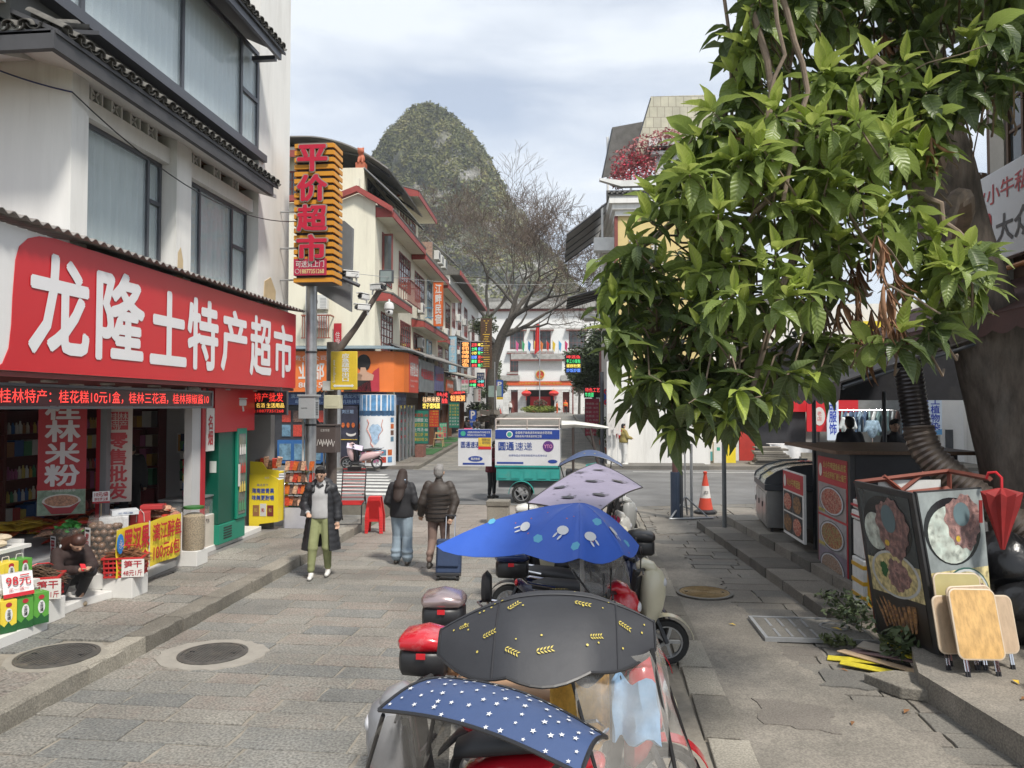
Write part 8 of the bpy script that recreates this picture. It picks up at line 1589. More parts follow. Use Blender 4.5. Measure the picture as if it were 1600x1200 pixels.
def scooter(label,loc,rz,c,seat=SEATB,box=None,back=None,front=True,mirror=True,cat='scooter',cowl=None):
    t=thing('electric_scooter',label,cat,loc,rz); c2=BLACK
    obj('body_shell',loft([(-.80,.66,.05,.05),(-.66,.62,.15,.11),(-.45,.56,.18,.16),(-.2,.52,.185,.17),(0,.46,.17,.16),(.1,.38,.14,.10),(.13,.33,.12,.05)]),c,t,True,ang=70)
    obj('seat',loft([(-.74,.79,.10,.03),(-.6,.80,.15,.055),(-.3,.775,.155,.06),(-.05,.74,.14,.06),(.08,.70,.10,.04)]),seat,t,True,ang=70)
    obj('floorboard',B(.05,.48,-.17,.17,.24,.29),c2,t,bevel=.02); obj('front_cowl',loft([(.36,.62,.10,.32),(.42,.66,.19,.36),(.50,.70,.17,.33),(.60,.76,.10,.20),(.63,.78,.05,.10)]),cowl or c,t,True,ang=70)
    obj('leg_shield',MB().sheet(lambda p,q: (.34+.10*q-.10*abs(p-.5)*2,-.2+.4*p,.30+.62*q),8,5,.02),c2,t,True); obj('headlight',MB().ell((.60,0,.84),(.05,.09,.06),12,8),mat('headlight',(.6,.6,.62),.1,var=0),t,True)
    obj('handlebar',MB().tube([(.33,-.33,1.0),(.36,-.18,1.0),(.44,-.06,.98),(.44,.06,.98),(.36,.18,1.0),(.33,.33,1.0)],.017,7),BLACK,t,True); obj('head_cover',loft([(.34,1.0,.09,.03),(.42,1.02,.13,.06),(.52,.98,.10,.06),(.56,.95,.05,.03)]),cowl or c,t,True,ang=70)
    for s in (-1,1):
        obj('grip',MB().tube([(.31,s*.36,.995),(.34,s*.24,1.0)],.024,8),RUBBER,t); obj('brake_lever',MB().tube([(.38,s*.24,1.0),(.37,s*.36,.99)],.008,5),BLACK,t)
        if mirror: obj('mirror',MB().tube([(.36,s*.2,1.0),(.36,s*.26,1.18)],.007,5).ell((.36,s*.27,1.21),(.012,.06,.04),10,6),BLACK,t,True)
        obj('fork',MB().tube([(.48,s*.06,.6),(.64,s*.06,.23)],.022,6),DARKGREY,t)
    wheel(t,.64); wheel(t,-.56); b=MB(); b.sheet(lambda p,q: (.64+.27*math.cos(.15+2.3*p),(q-.5)*.13*(1-.2*abs(p-.5)),.23+.27*math.sin(.15+2.3*p)),12,4,.008); obj('front_fender',b,c,t,True)
    obj('rear_fender',loft([(-.86,.34,.05,.02),(-.74,.46,.07,.03),(-.56,.52,.08,.05)]),c2,t,True); obj('tail_light',MB().ell((-.80,0,.66),(.03,.09,.04),10,6),SIGNRED,t,True); obj('kickstand',MB().tube([(-.1,.1,.3),(-.05,.2,.01)],.012,5),BLACK,t); obj('grab_rail',MB().tube([(-.5,-.16,.80),(-.78,-.15,.84),(-.84,0,.85),(-.78,.15,.84),(-.5,.16,.80)],.014,6),CHROME,t,True)
    if box:
        bl,z0=box,.87; Z=lambda L_: [(-.95+(x+1)*.84,z0+(z-z0)*.88,w*.84,h*.88) for x,z,w,h in L_]; k=obj('tail_box',loft(Z([(-1.20,z0+.10,.10,.08),(-1.16,z0+.11,.19,.11),(-1.0,z0+.11,.21,.115),(-.84,z0+.11,.19,.11),(-.80,z0+.11,.12,.08)]),18,.6),BLACK,t,True,ang=60); obj('lid',loft(Z([(-1.21,z0+.24,.10,.03),(-1.17,z0+.25,.20,.06),(-1.0,z0+.26,.215,.085),(-.84,z0+.25,.20,.06),(-.79,z0+.24,.12,.03)]),18,.7),bl,k,True,ang=60); obj('latch',B(-.98,-.92,-.190,-.178,z0+.14,z0+.175),SIGNRED,k)
    if back: obj('backrest',loft([(-.80,.98,.10,.12),(-.76,1.0,.13,.14),(-.72,.98,.10,.12)]),back,t,True); obj('backrest_post',MB().tube([(-.74,0,.8),(-.76,0,.9)],.014,6),CHROME,t)
    return t
RDP=mat('scooter_red',(.42,.008,.018),.22,var=.05,coat=.6); CRP=mat('scooter_cream',(.58,.54,.40),.3,var=.06,coat=.4); NVP=mat('scooter_navy',(.015,.02,.06),.25,var=.1,coat=.5); WTP=mat('scooter_white',(.66,.65,.60),.3,var=.05,coat=.3); SLV=mat('lid_rose_silver',(.42,.33,.33),.25,metal=.7,var=.05); LNV=mat('lid_navy',(.015,.03,.10),.2,coat=.5); TAN=mat('seat_tan',(.34,.20,.11),.55,var=.12); DRD=mat('lid_red',(.48,.01,.02),.25,coat=.5,dirt=.3,dc=(.5,.35,.35),dsc=9)
s1=scooter('nearest red scooter facing left under the star-printed canopy',(-.68,4.40,0),PI,RDP,mirror=False,cowl=mat('cowl_grey',(.22,.22,.23),.35,coat=.3)); s1.scale=(.95,)*3
tx_=text('佩奇',.14,.07,PVCW,(.02,-.195,.52),((-1,0,0),(0,0,1),(0,1,0)),s1,.0,.01) if 0 else None
for s in (1,): text('X',.10,.10,PVCW,(-.22,.190,.50),'y+',s1,.006,.03); text('祖玛',.12,.05,PVCW,(-.10,.190,.53),'y+',s1,.006,.01)
obj('chrome_trim',MB().tube([(-.6,.17,.42),(-.2,.195,.38),(.1,.17,.30)],.012,6),CHROME,s1)
s2=scooter('red scooter with tan seat and scratched red tail box under the black wheat-print canopy',(-.12,5.05,0),0,RDP,TAN,DRD,TAN)
s3=scooter('scooter with rose silver tail box behind the black canopy',(-.20,6.15,0),.05,CRP,SEATB,SLV)
s4=scooter('red scooter with black padded backrest',(-.15,6.95,0),.02,DRD,SEATB,None,SEATB)
s5=scooter('cream scooter with navy-lidded tail box under the blue umbrella',(.18,7.95,0),.03,CRP,SEATB,LNV)
s6=scooter('navy moped with bare handlebars and wire wheel at the drain',(.02,8.5,0),-.1,NVP)
s7=scooter('dark moped facing the street with a square black box over the drain',(-.30,9.3,0),PI-.05,BLACK,SEATB,BLACK)
s8=scooter('cream scooter with black tail box, its left end out in the street',(.02,10.2,0),.04,CRP,SEATB,BLACK)
s9=scooter('white scooter under the grey cat-print canopy',(.05,11.6,0),.03,WTP,SEATB,WTP)
s10=scooter('white moped with pink bag hung at its handlebar',(.25,13.4,0),.06,WTP)
s11=scooter('dark scooter under the small navy canopy, farthest of the row',(.15,15.2,0),0,BLACK)
def prints(par,fn,pts,kind,m,nm='print'):
    """flat motifs laid on a cloth surface fn(u,v)"""
    b=MB()
    for u,v,s,a in pts:
        p=V(fn(u,v)); du=(V(fn(u+.01,v))-p).normalized(); dv=(V(fn(u,v+.01))-p).normalized(); n=du.cross(dv).normalized(); dv=n.cross(du)
        if n.z<0: n=-n
        P=lambda x,y: p+(du*(x*math.cos(a)-y*math.sin(a))+dv*(x*math.sin(a)+y*math.cos(a)))*s+n*(.016 if kind=='bunny' else .007)
        if kind=='star': b.poly([P(*(r*math.cos(q*PI/5),r*math.sin(q*PI/5))) for q in range(10) for r in ((1 if q % 2 else .4),)])
        elif kind=='wheat':
            for q in range(5):
                for sd in (-1,1): x=-.8+q*.4; b.poly([P(x,0),P(x+.25,sd*.12),P(x+.45,sd*.38),P(x+.15,sd*.3)])
        elif kind=='dot': b.poly([P(math.cos(q*PI/3),math.sin(q*PI/3)) for q in range(6)])
        elif kind=='bunny':
            b.poly([P(math.cos(q*PI/6),.8*math.sin(q*PI/6)) for q in range(12)])
            for sd in (-1,1): b.poly([P(sd*.45+.18*math.cos(q*PI/4),1.25+.55*math.sin(q*PI/4)) for q in range(8)])
    return obj(nm,b,m,par,kind='stuff')
def canopy(label,loc,rz,fn,m,motifs,nu=20,nv=12,posts=(),film=None,trim=True,seams=()):
    t=thing('scooter_canopy',label,'canopy',loc,rz); b=MB(); b.sheet(fn,nu,nv,.006); obj('cloth',b,m,t,True,ang=60)
    if trim:
        P=[fn(i/20,0) for i in range(21)]+[fn(1,i/10) for i in range(1,11)]+[fn(1-i/20,1) for i in range(1,21)]+[fn(0,1-i/10) for i in range(1,11)]; obj('edge_binding',MB().tube(P,.009,5),BLACK,t)
    for kd,pts,mm in motifs: prints(t,fn,pts,kd,mm,kd+'_print')
    for P in seams: obj('seam',MB().tube([V(q)+V((0,0,.002)) for q in P],.006,4),m,t)
    for P in posts: obj('pole',MB().tube(P,.012,6),BLACK,t,True)
    if film:
        for i,P in enumerate(film): b=MB(); P=[V(p) for p in P]; b.sheet(lambda p,q: tuple(P[0].lerp(P[1],p).lerp(P[3].lerp(P[2],p),q)+V((.03*math.sin(p*9+q*7),.02*math.sin(q*12+p*5),.0))),12,12); obj('rain_film',b,FILM,t,True); [obj('film_edge',MB().tube(q_,.010,5),BLACK,t) for q_ in ((P[0],P[3]),(P[1],P[2]))]
    return t
rs=lambda n,u0,u1,v0,v1,s0,s1,sd: [(random.Random(sd*99+i).uniform(u0,u1),random.Random(sd*77+i).uniform(v0,v1),random.Random(sd*55+i).uniform(s0,s1),random.Random(sd*33+i).uniform(0,6)) for i in range(n)]
def grid_pts(nu,nv,s,sd,jit=.3):
    r2=random.Random(sd); return [((i+.5+r2.uniform(-jit,jit))/nu,(j+.5+r2.uniform(-jit,jit))/nv,s*r2.uniform(.7,1.3),r2.uniform(-.4,.4)) for i in range(nu) for j in range(nv)]
CN=mat('canopy_navy',(.045,.075,.17),.45,var=.1,bump=1,bs=3.5); CK=mat('canopy_black',(.03,.031,.036),.6,var=.2,vs=2,bump=1,bs=3); CB=mat('canopy_blue',(.04,.12,.52),.45,var=.08,vs=2,bump=1,bs=3); CG=mat('canopy_lilac',(.29,.26,.35),.6,var=.08,vs=2,bump=1,bs=3); WPR=mat('print_white',(.72,.72,.72),.5,var=0); YPR=mat('print_gold',(.50,.40,.08),.5,var=0)
# star canopy: corners in world metres, rising crest
def bil(A,b_,C,D,crest,sag=0): 
    A,b_,C,D=map(V,(A,b_,C,D))
    return lambda u,v: tuple(A.lerp(b_,u).lerp(D.lerp(C,u),v)+V((0,0,crest*math.sin(PI*v)+sag*math.sin(PI*u))))
f1=bil((-.88,3.18,1.36),(-.02,2.74,1.34),(.08,3.05,1.34),(-.60,3.46,1.40),.05,.05)
canopy('navy canopy printed with white stars over the nearest red scooter',(0,0,0),0,f1,CN,[('star',grid_pts(10,7,.0115,3),WPR)],posts=[[(-.75,3.25,1.33),(-.80,3.6,.98),(-.78,3.9,.95)],[(-.05,2.95,1.33),(-.2,3.6,.9)]],
 film=[[(-1.18,3.85,.60),(-.86,3.85,.60),(-.64,3.2,1.36),(-.86,3.18,1.34)]])
obj('dark_panel',MB().poly([(-.86,3.86,.55),(-.72,3.86,.55),(-.57,3.22,1.36),(-.63,3.2,1.36)]),glass('smoked_film',(.01,.01,.012),.7),bpy.data.objects['scooter_canopy'])
def f2(u,v):
    x=-.80+1.17*u; w=.54*math.sin(PI*(.035+.93*u))**.8; y=4.22+(v-.5)*2*w*.95+.10*(u-.5); return (x,y,1.30+.30*(1-(2*v-1)**2)*math.sin(PI*(.08+.84*u))**.7+.05*u-.04*abs(math.sin(u*9))*(abs(v-.5)*2))
canopy('black canopy printed with golden wheat ears over the tan-seated scooter',(0,0,0),0,f2,CK,[('wheat',[(.25,.2,.04,.3),(.5,.12,.045,.2),(.85,.25,.04,-.5),(.55,.55,.05,.6),(.2,.7,.035,1),(.42,.85,.035,.2),(.68,.85,.035,0),(.12,.3,.03,.1),(.92,.6,.03,-.4),(.35,.35,.042,.8),(.66,.36,.045,-.3),(.72,.15,.04,.2),(.36,.1,.04,-.2),(.5,.75,.038,.5)],YPR),('dot',rs(40,.06,.95,.08,.92,.004,.008,5),YPR)],posts=[[(.10,4.3,1.36),(.28,4.7,1.15),(.3,4.95,1.0)],[(-.45,4.4,1.36),(-.6,4.85,.95)]],seams=[[f2(i/24,.45) for i in range(25)],[f2(.28,i/12) for i in range(13)],[f2(.82,i/12) for i in range(13)]],
 film=[[(.16,3.75,.45),(.52,4.1,.45),(.34,4.1,1.36),(-.08,3.82,1.32)],[(.52,4.12,.45),(.66,4.9,.45),(.36,4.6,1.38),(.35,4.12,1.36)]])
N_=8
def f5(u,v):   # long umbrella: ribs radiate from the tip, the left rib drawn out into a tail
    a=2*PI*u; sc=1-.06*math.sin(a*4)**2; sl=abs(math.sin(a*4)); rx=.54+(.80*max(0,-math.cos(a))**5); ry=.62; sc=1-.05*sl; return (rx*v*math.cos(a)*sc,7.05+ry*v*math.sin(a)*sc,1.80-.38*v**1.8-.06*sl*v-.04*max(0,-math.cos(a))**5*v)
f5b=lambda u,v: tuple(V(f5(u,.02+.98*v))+V((-.06,0,-.05)))
canopy('bright blue umbrella with white bunny print and a long pointed left tip',(0,0,0),0,f5b,CB,[('bunny',[(.08,.6,.06,0),(.2,.55,.055,1),(.33,.6,.06,2.4),(.58,.6,.06,1.2),(.68,.62,.06,.4),(.79,.7,.06,-.4),(.9,.68,.06,.2)],WPR),('dot',[(.12,.75,.045,0),(.25,.78,.04,0),(.37,.8,.045,0),(.5,.6,.04,0),(.63,.8,.045,0),(.74,.85,.045,0),(.85,.5,.045,0),(.95,.85,.04,0)],mat('print_cyan',(.12,.42,.60),.5,var=0)),('dot',rs(26,0,1,.3,.95,.006,.012,8),mat('print_orange',(.65,.16,.06),.5,var=0))],nu=48,nv=10,seams=[[f5b(k/8,i/10) for i in range(11)] for k in range(8)],posts=[[(-.03,7.05,1.66),(.05,7.5,.95)]],trim=False,
 film=[[(.45,6.5,.5),(.55,7.6,.5),(.30,7.3,1.32),(-.20,6.6,1.34)]])
obj('mast',MB().tube([(-.04,6.75,1.52),(-.03,6.85,.85)],.02,8),STEEL,bpy.data.objects['scooter_canopy.002'])
f9=bil((-.70,9.0,1.50),(.02,7.9,1.46),(.80,10.9,1.50),(.18,13.8,1.62),.06,.04)
canopy('lilac grey square canopy with dark cat-head print tilted over the white scooter',(0,0,0),0,f9,CG,[('bunny',[(.2,.25,.09,.5),(.5,.15,.085,.6),(.8,.35,.09,.5),(.5,.5,.10,.4),(.3,.8,.10,.6),(.75,.75,.10,.5),(.12,.6,.08,.3)],mat('print_charcoal',(.05,.05,.06),.5,var=0)),('star',rs(30,.05,.95,.05,.95,.02,.03,6),MATS['print_charcoal'])],posts=[[(-.35,9.6,1.5),(-.4,10.6,1.0)],[(.5,10.9,1.5),(.4,11.5,1.0)]],film=[[(-.75,9.8,.7),(-.55,10.2,.7),(-.5,9.3,1.5),(-.68,9.05,1.5)]])
canopy('small navy arched canopy on the farthest scooter of the row',(0,0,0),0,lambda u,v: (-.52+1.22*u,14.9+.5*(v-.5)*2,1.50+.30*math.sin(PI*u)*(1-.3*(2*v-1)**2)),CN,[('star',grid_pts(4,3,.02,9),YPR)],posts=[[(-.5,14.9,1.5),(-.35,15.2,.9)],[(.5,14.9,1.62),(.45,15.2,1.0)]])
t=thing('rider_blanket','yellow patterned and pale blue wind blanket hung over the handlebar of the tan-seated scooter','blanket',(.10,4.62,0)); YB2=mat('blanket_yellow',(.62,.34,.06),.8,var=.3,vs=14); b=MB(); b.sheet(lambda p,q: (-.32+.36*p,.05*math.sin(p*9)+.1*p-.10*q,.98-.36*q+.04*math.sin(p*7)),14,8,.02); obj('yellow_part',b,YB2,t,True); b=MB(); b.sheet(lambda p,q: (.05+.28*p,.02+.05*math.sin(p*8)-.10*q+.03*math.sin(q*6+p*5),1.0-.32*q+.03*math.sin(p*11)),10,8,.02); obj('blue_part',b,mat('blanket_blue',(.22,.40,.62),.8,var=.15,vs=9),t,True)
t=thing('pink_bag','bright pink bag resting on a moped below the lilac canopy','bag',(.30,10.9,.95)); blob('bag',[('e',(0,0,.0),(.17,.13,.12)),('e',(.1,.05,.08),(.1,.08,.07))],.03,mat('bag_pink',(.62,.04,.14),.6),t,2)
obj('coat',MB().ell((.05,10.9+.35,1.12),(.20,.18,.16),14,9),mat('coat_lilac',(.40,.34,.38),.8,var=.3,vs=8),smooth=True); tag(bpy.data.objects['coat'],'pale lilac coat bundled over a handlebar behind the pink bag','coat')
s12=scooter('pink scooter draped with a lilac sheet in front of the map column',(*FP(-9.0,30.2)[:2],.13),-.05,mat('scooter_pink',(.55,.38,.38),.35),SEATB); s12.rotation_euler[2]=PI+.15
obj('sheet',MB().sheet(lambda p,q: (.0+.62*p,-.22+.44*q,.92+.14*p-.18*abs(q-.5)*2),8,6,.01),mat('sheet_lilac',(.55,.48,.60),.8,var=.1),s12,True)
copy_tree(s12,(-6.15,16.6,.12),2.0,'scooter half hidden behind the snack rack by the corner pole')
for i,(u,v,r_) in enumerate(((1.7,52,1.7),(1.9,58,1.6),(1.9,63,1.5),(1.8,69,1.5),(1.9,76,1.6),(-7.8,84,1.4),(-8.0,72,1.5))): copy_tree((s10,s6,s11,s3,s8,s10,s6)[i],FP(u,v,floor_z(v)+.14),r_,('parked','dark','black','pale','cream','white','navy')[i]+' scooter parked '+('under the pink menu board','second along the right kerb of the far street','third along the right kerb of the far street','fourth along the right kerb of the far street','last along the right kerb of the far street','near the left lamp post','by the planted bank on the left')[i])
# ================================================================ delivery tricycle
t=thing('cargo_tricycle','turquoise cargo tricycle with white and blue printed box sides standing on the cross road','tricycle',(-1.5,21.1,0)); TQ=mat('tricycle_turquoise',(.03,.30,.27),.5,var=.12,dirt=.4,dc=(.15,.13,.10),dsc=3); CRW=mat('box_white',(.62,.63,.65),.5,var=.04,dirt=.3,dc=(.4,.38,.35)); BLU=mat('box_blue',(.015,.05,.27),.5)
obj('load_bed',B(-.95,.78,-.45,.55,.62,.98),TQ,t,bevel=.01)
for q in range(5): obj('bed_rib',B(-.9+q*.36,-.66+q*.36,-.468,-.451,.68,.92),TQ,t)
obj('bed_rim',B(-.98,.80,-.48,-.44,.985,1.03),TQ,t); bx=obj('cargo_box',B(-.98,.80,-.47,.6,1.035,2.02),CRW,t)
p=obj('header_panel',B(-.97,.79,-.482,-.4705,1.76,2.01),BLU,bx); text('全国电子商务进农村综合示范项目',1.0,.075,WPR,(-.42,-.482,1.895),'y-',p,.005,.005); text('阳朔县电子商务进农村工程',.72,.065,WPR,(-.42,-.482,1.80),'y-',p,.005,.005); obj('round_badge',MB().lathe([(.09,0),(.09,.006)],16,(-.58,-.483,1.885),(PI/2,0,0)),WPR,p); obj('green_badge',MB().lathe([(.065,.007),(.065,.010)],16,(-.58,-.483,1.885),(PI/2,0,0)),MATS['print_green'],p)
text('圆通',.42,.22,BLU,(-.88,-.47,1.45),'y-',bx,.006,.02); text('速递',.46,.22,BLU,(-.42,-.47,1.45),'y-',bx,.006,.0); obj('logo_disc',MB().lathe([(.15,0),(.15,.006)],20,(.48,-.471,1.56),(PI/2,0,0)),mat('logo_purple',(.10,.03,.18),.5),bx); text('YTO',.22,.1,mat('logo_pink',(.7,.3,.5),.5),(.37,-.478,1.51),'y-',bx,.003,.01); text('收寄物品必须现场验视并出具身份证',1.05,.06,BLU,(-.6,-.47,1.28),'y-',bx,.006); obj('blue_oval',MB().lathe([(.13,0),(.13,.005)],16,(.60,-.471,1.15),(PI/2,0,0),1,.4),BLU,bx); obj('blue_strip',B(-.93,-.2,-.476,-.4705,1.08,1.13),BLU,bx)
for a_,c_ in (((-.96,-.45,2.02),(-.96,-.45,2.3)),((.78,-.45,2.02),(.78,-.45,2.3)),((-.96,-.45,2.3),(.78,-.45,2.3)),((-.96,.55,2.3),(.78,.55,2.3)),((-.96,-.45,2.3),(-.96,.55,2.3)),((.78,-.45,2.3),(.78,.55,2.3)),((-.96,-.45,2.12),(.78,-.45,2.12)),((-.1,-.45,2.02),(-.1,-.45,2.3))): obj('roof_bar',MB().tube([a_,c_],.022,5),mat('bar_rusty_white',(.48,.42,.38),.6,var=.3),t)
lf=obj('open_side_leaf',B(-1.98,-1.06,-.62,-.58,1.02,2.03),CRW,t); p=obj('header_panel',B(-1.97,-1.07,-.632,-.6205,1.80,2.02),BLU,lf); text('全国电子商务进农村综合示范',.62,.06,WPR,(-1.72,-.632,1.915),'y-',p,.005); text('阳朔县电子商务进农村工程',.5,.05,WPR,(-1.72,-.632,1.84),'y-',p,.005); obj('round_badge',MB().lathe([(.07,0),(.07,.006)],16,(-1.84,-.633,1.91),(PI/2,0,0)),MATS['print_green'],p)
text('圆通速递',.52,.17,BLU,(-1.9,-.62,1.52),'y-',lf,.006,.01); q_=obj('yellow_notice',B(-1.42,-1.07,-.630,-.6205,1.56,1.82),FOILY,lf); text('快递作业\n请勿停车',.22,.16,DARKGREY,(-1.32,-.63,1.62),'y-',q_,.004); obj('red_notice',B(-1.42,-1.07,-.630,-.6205,1.48,1.555),SIGNRED,lf); obj('blue_oval',MB().lathe([(.2,0),(.2,.005)],18,(-1.5,-.621,1.22),(PI/2,0,0),1,.38),BLU,lf); text('韵达快递',.24,.07,WPR,(-1.62,-.626,1.185),'y-',lf,.004,.01); obj('blue_strip',B(-1.85,-1.25,-.626,-.6205,1.06,1.11),BLU,lf)
obj('chassis',B(-.9,1.6,-.35,.45,.42,.60),DARKGREY,t)
for x,y in ((-.25,-.5),(-.25,.5),(1.75,0)): w_=wheel(t,x,.27); w_.location=(0,y,0)
obj('mudguard',MB().sheet(lambda p,q: (-.25+.34*math.cos(PI*p),-.58+.16*q,.27+.34*math.sin(PI*p)),12,2,.01),TQ,t,True); obj('cab_roof',loft([(.84,2.14,.40,.12),(1.2,2.16,.42,.09),(1.8,2.10,.40,.06),(2.12,2.06,.34,.03)]),WTP,t,True)
for x0,x1 in ((1.15,1.15),(1.62,1.86)): 
    for y in (-.35,.35): obj('cab_pillar',MB().tube([(x0,y,2.05),(x1,y,.9)],.03,6),mat('pillar_dark',(.05,.035,.03),.5),t)
obj('windscreen',B(1.70,1.705,-.32,.32,1.2,2.0),GLASSC,t); obj('driver_seat',B(.95,1.3,-.3,.3,.6,.9),SEATB,t,bevel=.03); obj('front_cowl',loft([(1.5,.8,.25,.25),(1.8,.8,.28,.3),(1.95,.75,.18,.2)]),TQ,t,True)
t=thing('stone_bollard','square weathered stone bollard with a cap in the street before the crossing','bollard',(-1.98,17.15,0)); obj('shaft',B(-.24,.24,-.2,.2,0,.40),CURB,t,bevel=.015); obj('cap',B(-.26,.26,-.22,.22,.401,.52),CURB,t,bevel=.015)
t=thing('traffic_cone','small red stool-like cone beside the far left lamp post','traffic cone',FP(-8.3,97,1.7)); obj('cone',MB().lathe([(.2,0),(.03,.7)],12),CR_,t); obj('base',B(-.25,.25,-.25,.25,0,.04),BLACK,t)
# ================================================================ people
def person(label,loc,rz,J,top,legs,shoes,hair='short',hairm=HAIR,sleeve=.055,leg=.085,torso=(.19,.12),quilt=0,vox=.014,hands=True,hood=None,face=True,sc=1,cuff=None,waist=.92):
    """J: joints (local, facing -y): hip, chest, neck, head, sh/el/wr/hp/kn/an lists for the two sides"""
    t=thing('person',label,'person',loc,rz); t.scale=(sc,sc,sc); g=lambda k: [V(p) for p in J[k]]; sh,el,wr,hp,kn,an=map(g,('sh','el','wr','hp','kn','an')); hip,ch,nk,hd=V(J['hip']),V(J['chest']),V(J['neck']),V(J['head']); up=(hd-nk).normalized(); fw=V(J.get('face',(0,-1,0))).normalized(); sd=up.cross(fw).normalized()
    P=[('e',hd,(.075,.092,.105)),('e',hd+fw*.03-up*.06,(.055,.06,.055)),('c',nk-up*.03,hd-up*.05,.052,.048),('c',hip,ch,.09,.10,.8),('e',hd+fw*.098-up*.01,(.014,.018,.022)),('e',hd+sd*.078-up*.01,(.012,.022,.032)),('e',hd-sd*.078-up*.01,(.012,.022,.032)),('c',sh[0].lerp(sh[1],.12)-up*.05,sh[1].lerp(sh[0],.12)-up*.05,.04,.04)]
    for i in (0,1):
        P+=[('c',sh[i].lerp(el[i],.12),el[i],.040,.034),('c',el[i],wr[i],.036,.024),('c',hp[i],kn[i],.07,.05),('c',kn[i],an[i],.048,.032)]
        d=(wr[i]-el[i]).normalized(); pal=wr[i]+d*.05; P+=[('c',wr[i],pal,.026,.032)]
        if hands:
            lat=d.cross(fw).normalized() if abs(d.dot(fw))<.9 else sd; bend=V(J.get('grip',(0,-1,0))).normalized()
            for f in range(4): a=pal+lat*(.03-.02*f)+d*.02; m_=a+d*(.034-.003*abs(f-1))+bend*.008; P+=[('c',a,m_,.0095,.009),('c',m_,m_+d*.014+bend*.022,.009,.008)]
            P+=[('c',wr[i]+d*.02+lat*.025,wr[i]+d*.055+lat*.045+bend*.02,.011,.009)]
    bo=blob('body',P,vox*.75,SKIN,t,2)
    if face:
        for s in (-1,1): obj('eye',MB().ell(hd+fw*.088+sd*s*.032+up*.005,(.012,.007,.006),8,6),BLACK,t,True); obj('eyebrow',MB().tube([hd+fw*.092+sd*s*.048+up*.022,hd+fw*.096+sd*s*.02+up*.026],.004,4),hairm,t)
        obj('mouth',MB().tube([hd+fw*.094+sd*.022-up*.052,hd+fw*.099-up*.05,hd+fw*.094-sd*.022-up*.052],.005,4),mat('lips',(.30,.10,.09),.5),t)
    bk=-fw; H=[('e',hd+up*.035+bk*.018,(.086,.10,.088)),('e',hd+bk*.045-up*.01,(.078,.07,.09))]
    if hair=='short': H+=[('c',hd+up*.10+fw*.05+sd*.04*q,hd+up*.125+fw*.07+sd*.03*q,.025,.012) for q in (-1,0,1)]
    if hair=='long': H+=[('c',hd+bk*.03,hd+bk*.09-up*.20,.085,.115),('c',hd+bk*.09-up*.18,hd+bk*.12-up*.40,.115,.095,.6),('c',hd+bk*.12-up*.38,hd+bk*.12-up*.46,.095,.04,.5),('c',hd+sd*.07+bk*.02,hd+sd*.09-up*.22+bk*.03,.03,.04),('c',hd-sd*.07+bk*.02,hd-sd*.09-up*.22+bk*.03,.03,.04)]
    if hair != 'none': blob('hair',H,.016,hairm,t,6 if hair=='long' else 2)
    tw_,td=torso; w_=V((0,0,waist-hip.z)) if hip.z>.7 else V((0,0,0)); Tp=[]; n=6; base=hip+w_*1.0
    if hip.z>.7:
        tl_=ch+V((0,0,.06)); Tp.append(('t',[(base.lerp(tl_,q),tw_*(.97+.06*math.sin(q*9+hip.x))*(1 if q<1 else .95),td*(1.04+.06*math.sin(q*7))*(1 if q<1 else .9)) for q in (0,.12,.3,.5,.7,.88,1)]+[(tl_+V((0,0,.06)),tw_*.80,td*.78),(tl_+V((0,0,.10)),tw_*.5,td*.6)]))
    for i in range(n+1 if hip.z <= .7 else 0): q=i/n; c=base.lerp(ch,q); Tp.append(('e',c,(tw_*(.92+.08*q),td*(1+.05*math.sin(q*PI)),.13)))
    Tp+=[('e',ch.lerp(nk,.45),(tw_*.92,td*.85,.09)),('c',nk-up*.06,nk+up*.01,.08,.07)]
    for i in (0,1):
        Tp+=[('c',nk-up*.07+(sh[i]-nk)*.25,sh[i]-up*.025,.060,.064)]; k=7
        for q in range(k): f=q/(k-1); Tp.append(('e',sh[i].lerp(el[i],f),(sleeve*(1.14-.12*(q==0)+.05*math.sin(q*2.6)),)*3)); Tp.append(('e',el[i].lerp(wr[i],f*.93),(sleeve*(1.05-.15*f+.05*math.sin(q*2.1)),)*3))
    if hood: Tp+=[('e',nk+bk*.09-up*.0,(.12,.07,.075)),('c',nk+sd*.09+fw*.02,nk-sd*.09+fw*.02,.035,.035)]
    blob('jacket',Tp,vox,top,t,7)
    if quilt:
        b=MB()
        for i in range(1,7): q=i/7; c=base.lerp(ch.lerp(nk,.3),q); b.tube([(c.x+(tw_+.004)*math.cos(a*PI/10),c.y+(td*1.1+.004)*math.sin(a*PI/10),c.z) for a in range(21)],.006,4)
        obj('quilt_seams',b,mat('seam_dark',(.008,.007,.007),.8,var=0),t)
    L=[('e',hip+V((0,0,.0)),(tw_*.88,td*.98,.12))]
    for i in (0,1): L+=[('c',hp[i],kn[i],leg*1.14,leg*.88),('e',kn[i]+V((0,0,-.03)),(leg*.95,leg*.93,.07)),('c',kn[i],an[i]+V((0,0,.05)),leg*.86,leg*(cuff or .62)),('e',an[i]+V((0,0,.06)),(leg*(cuff or .62)*1.06,leg*(cuff or .62)*1.1,.05)),('e',an[i]+V((0,0,.15)),(leg*(cuff or .62)*1.08,)*2+(.06,))]
    blob('trousers',L,vox,legs,t,3)
    for i in (0,1):
        s_=V(J['toe'][i]).normalized() if 'toe' in J else fw; s_=V((s_.x,s_.y,J.get('tz',0))).normalized(); blob('shoe',[('c',an[i]+V((0,0,-.045))-s_*.04,an[i]+V((0,0,-.055))+s_*.13,.042,.036),('e',an[i]+V((0,0,-.02)),(.045,.05,.05))],.014,shoes,t,2)
    return t
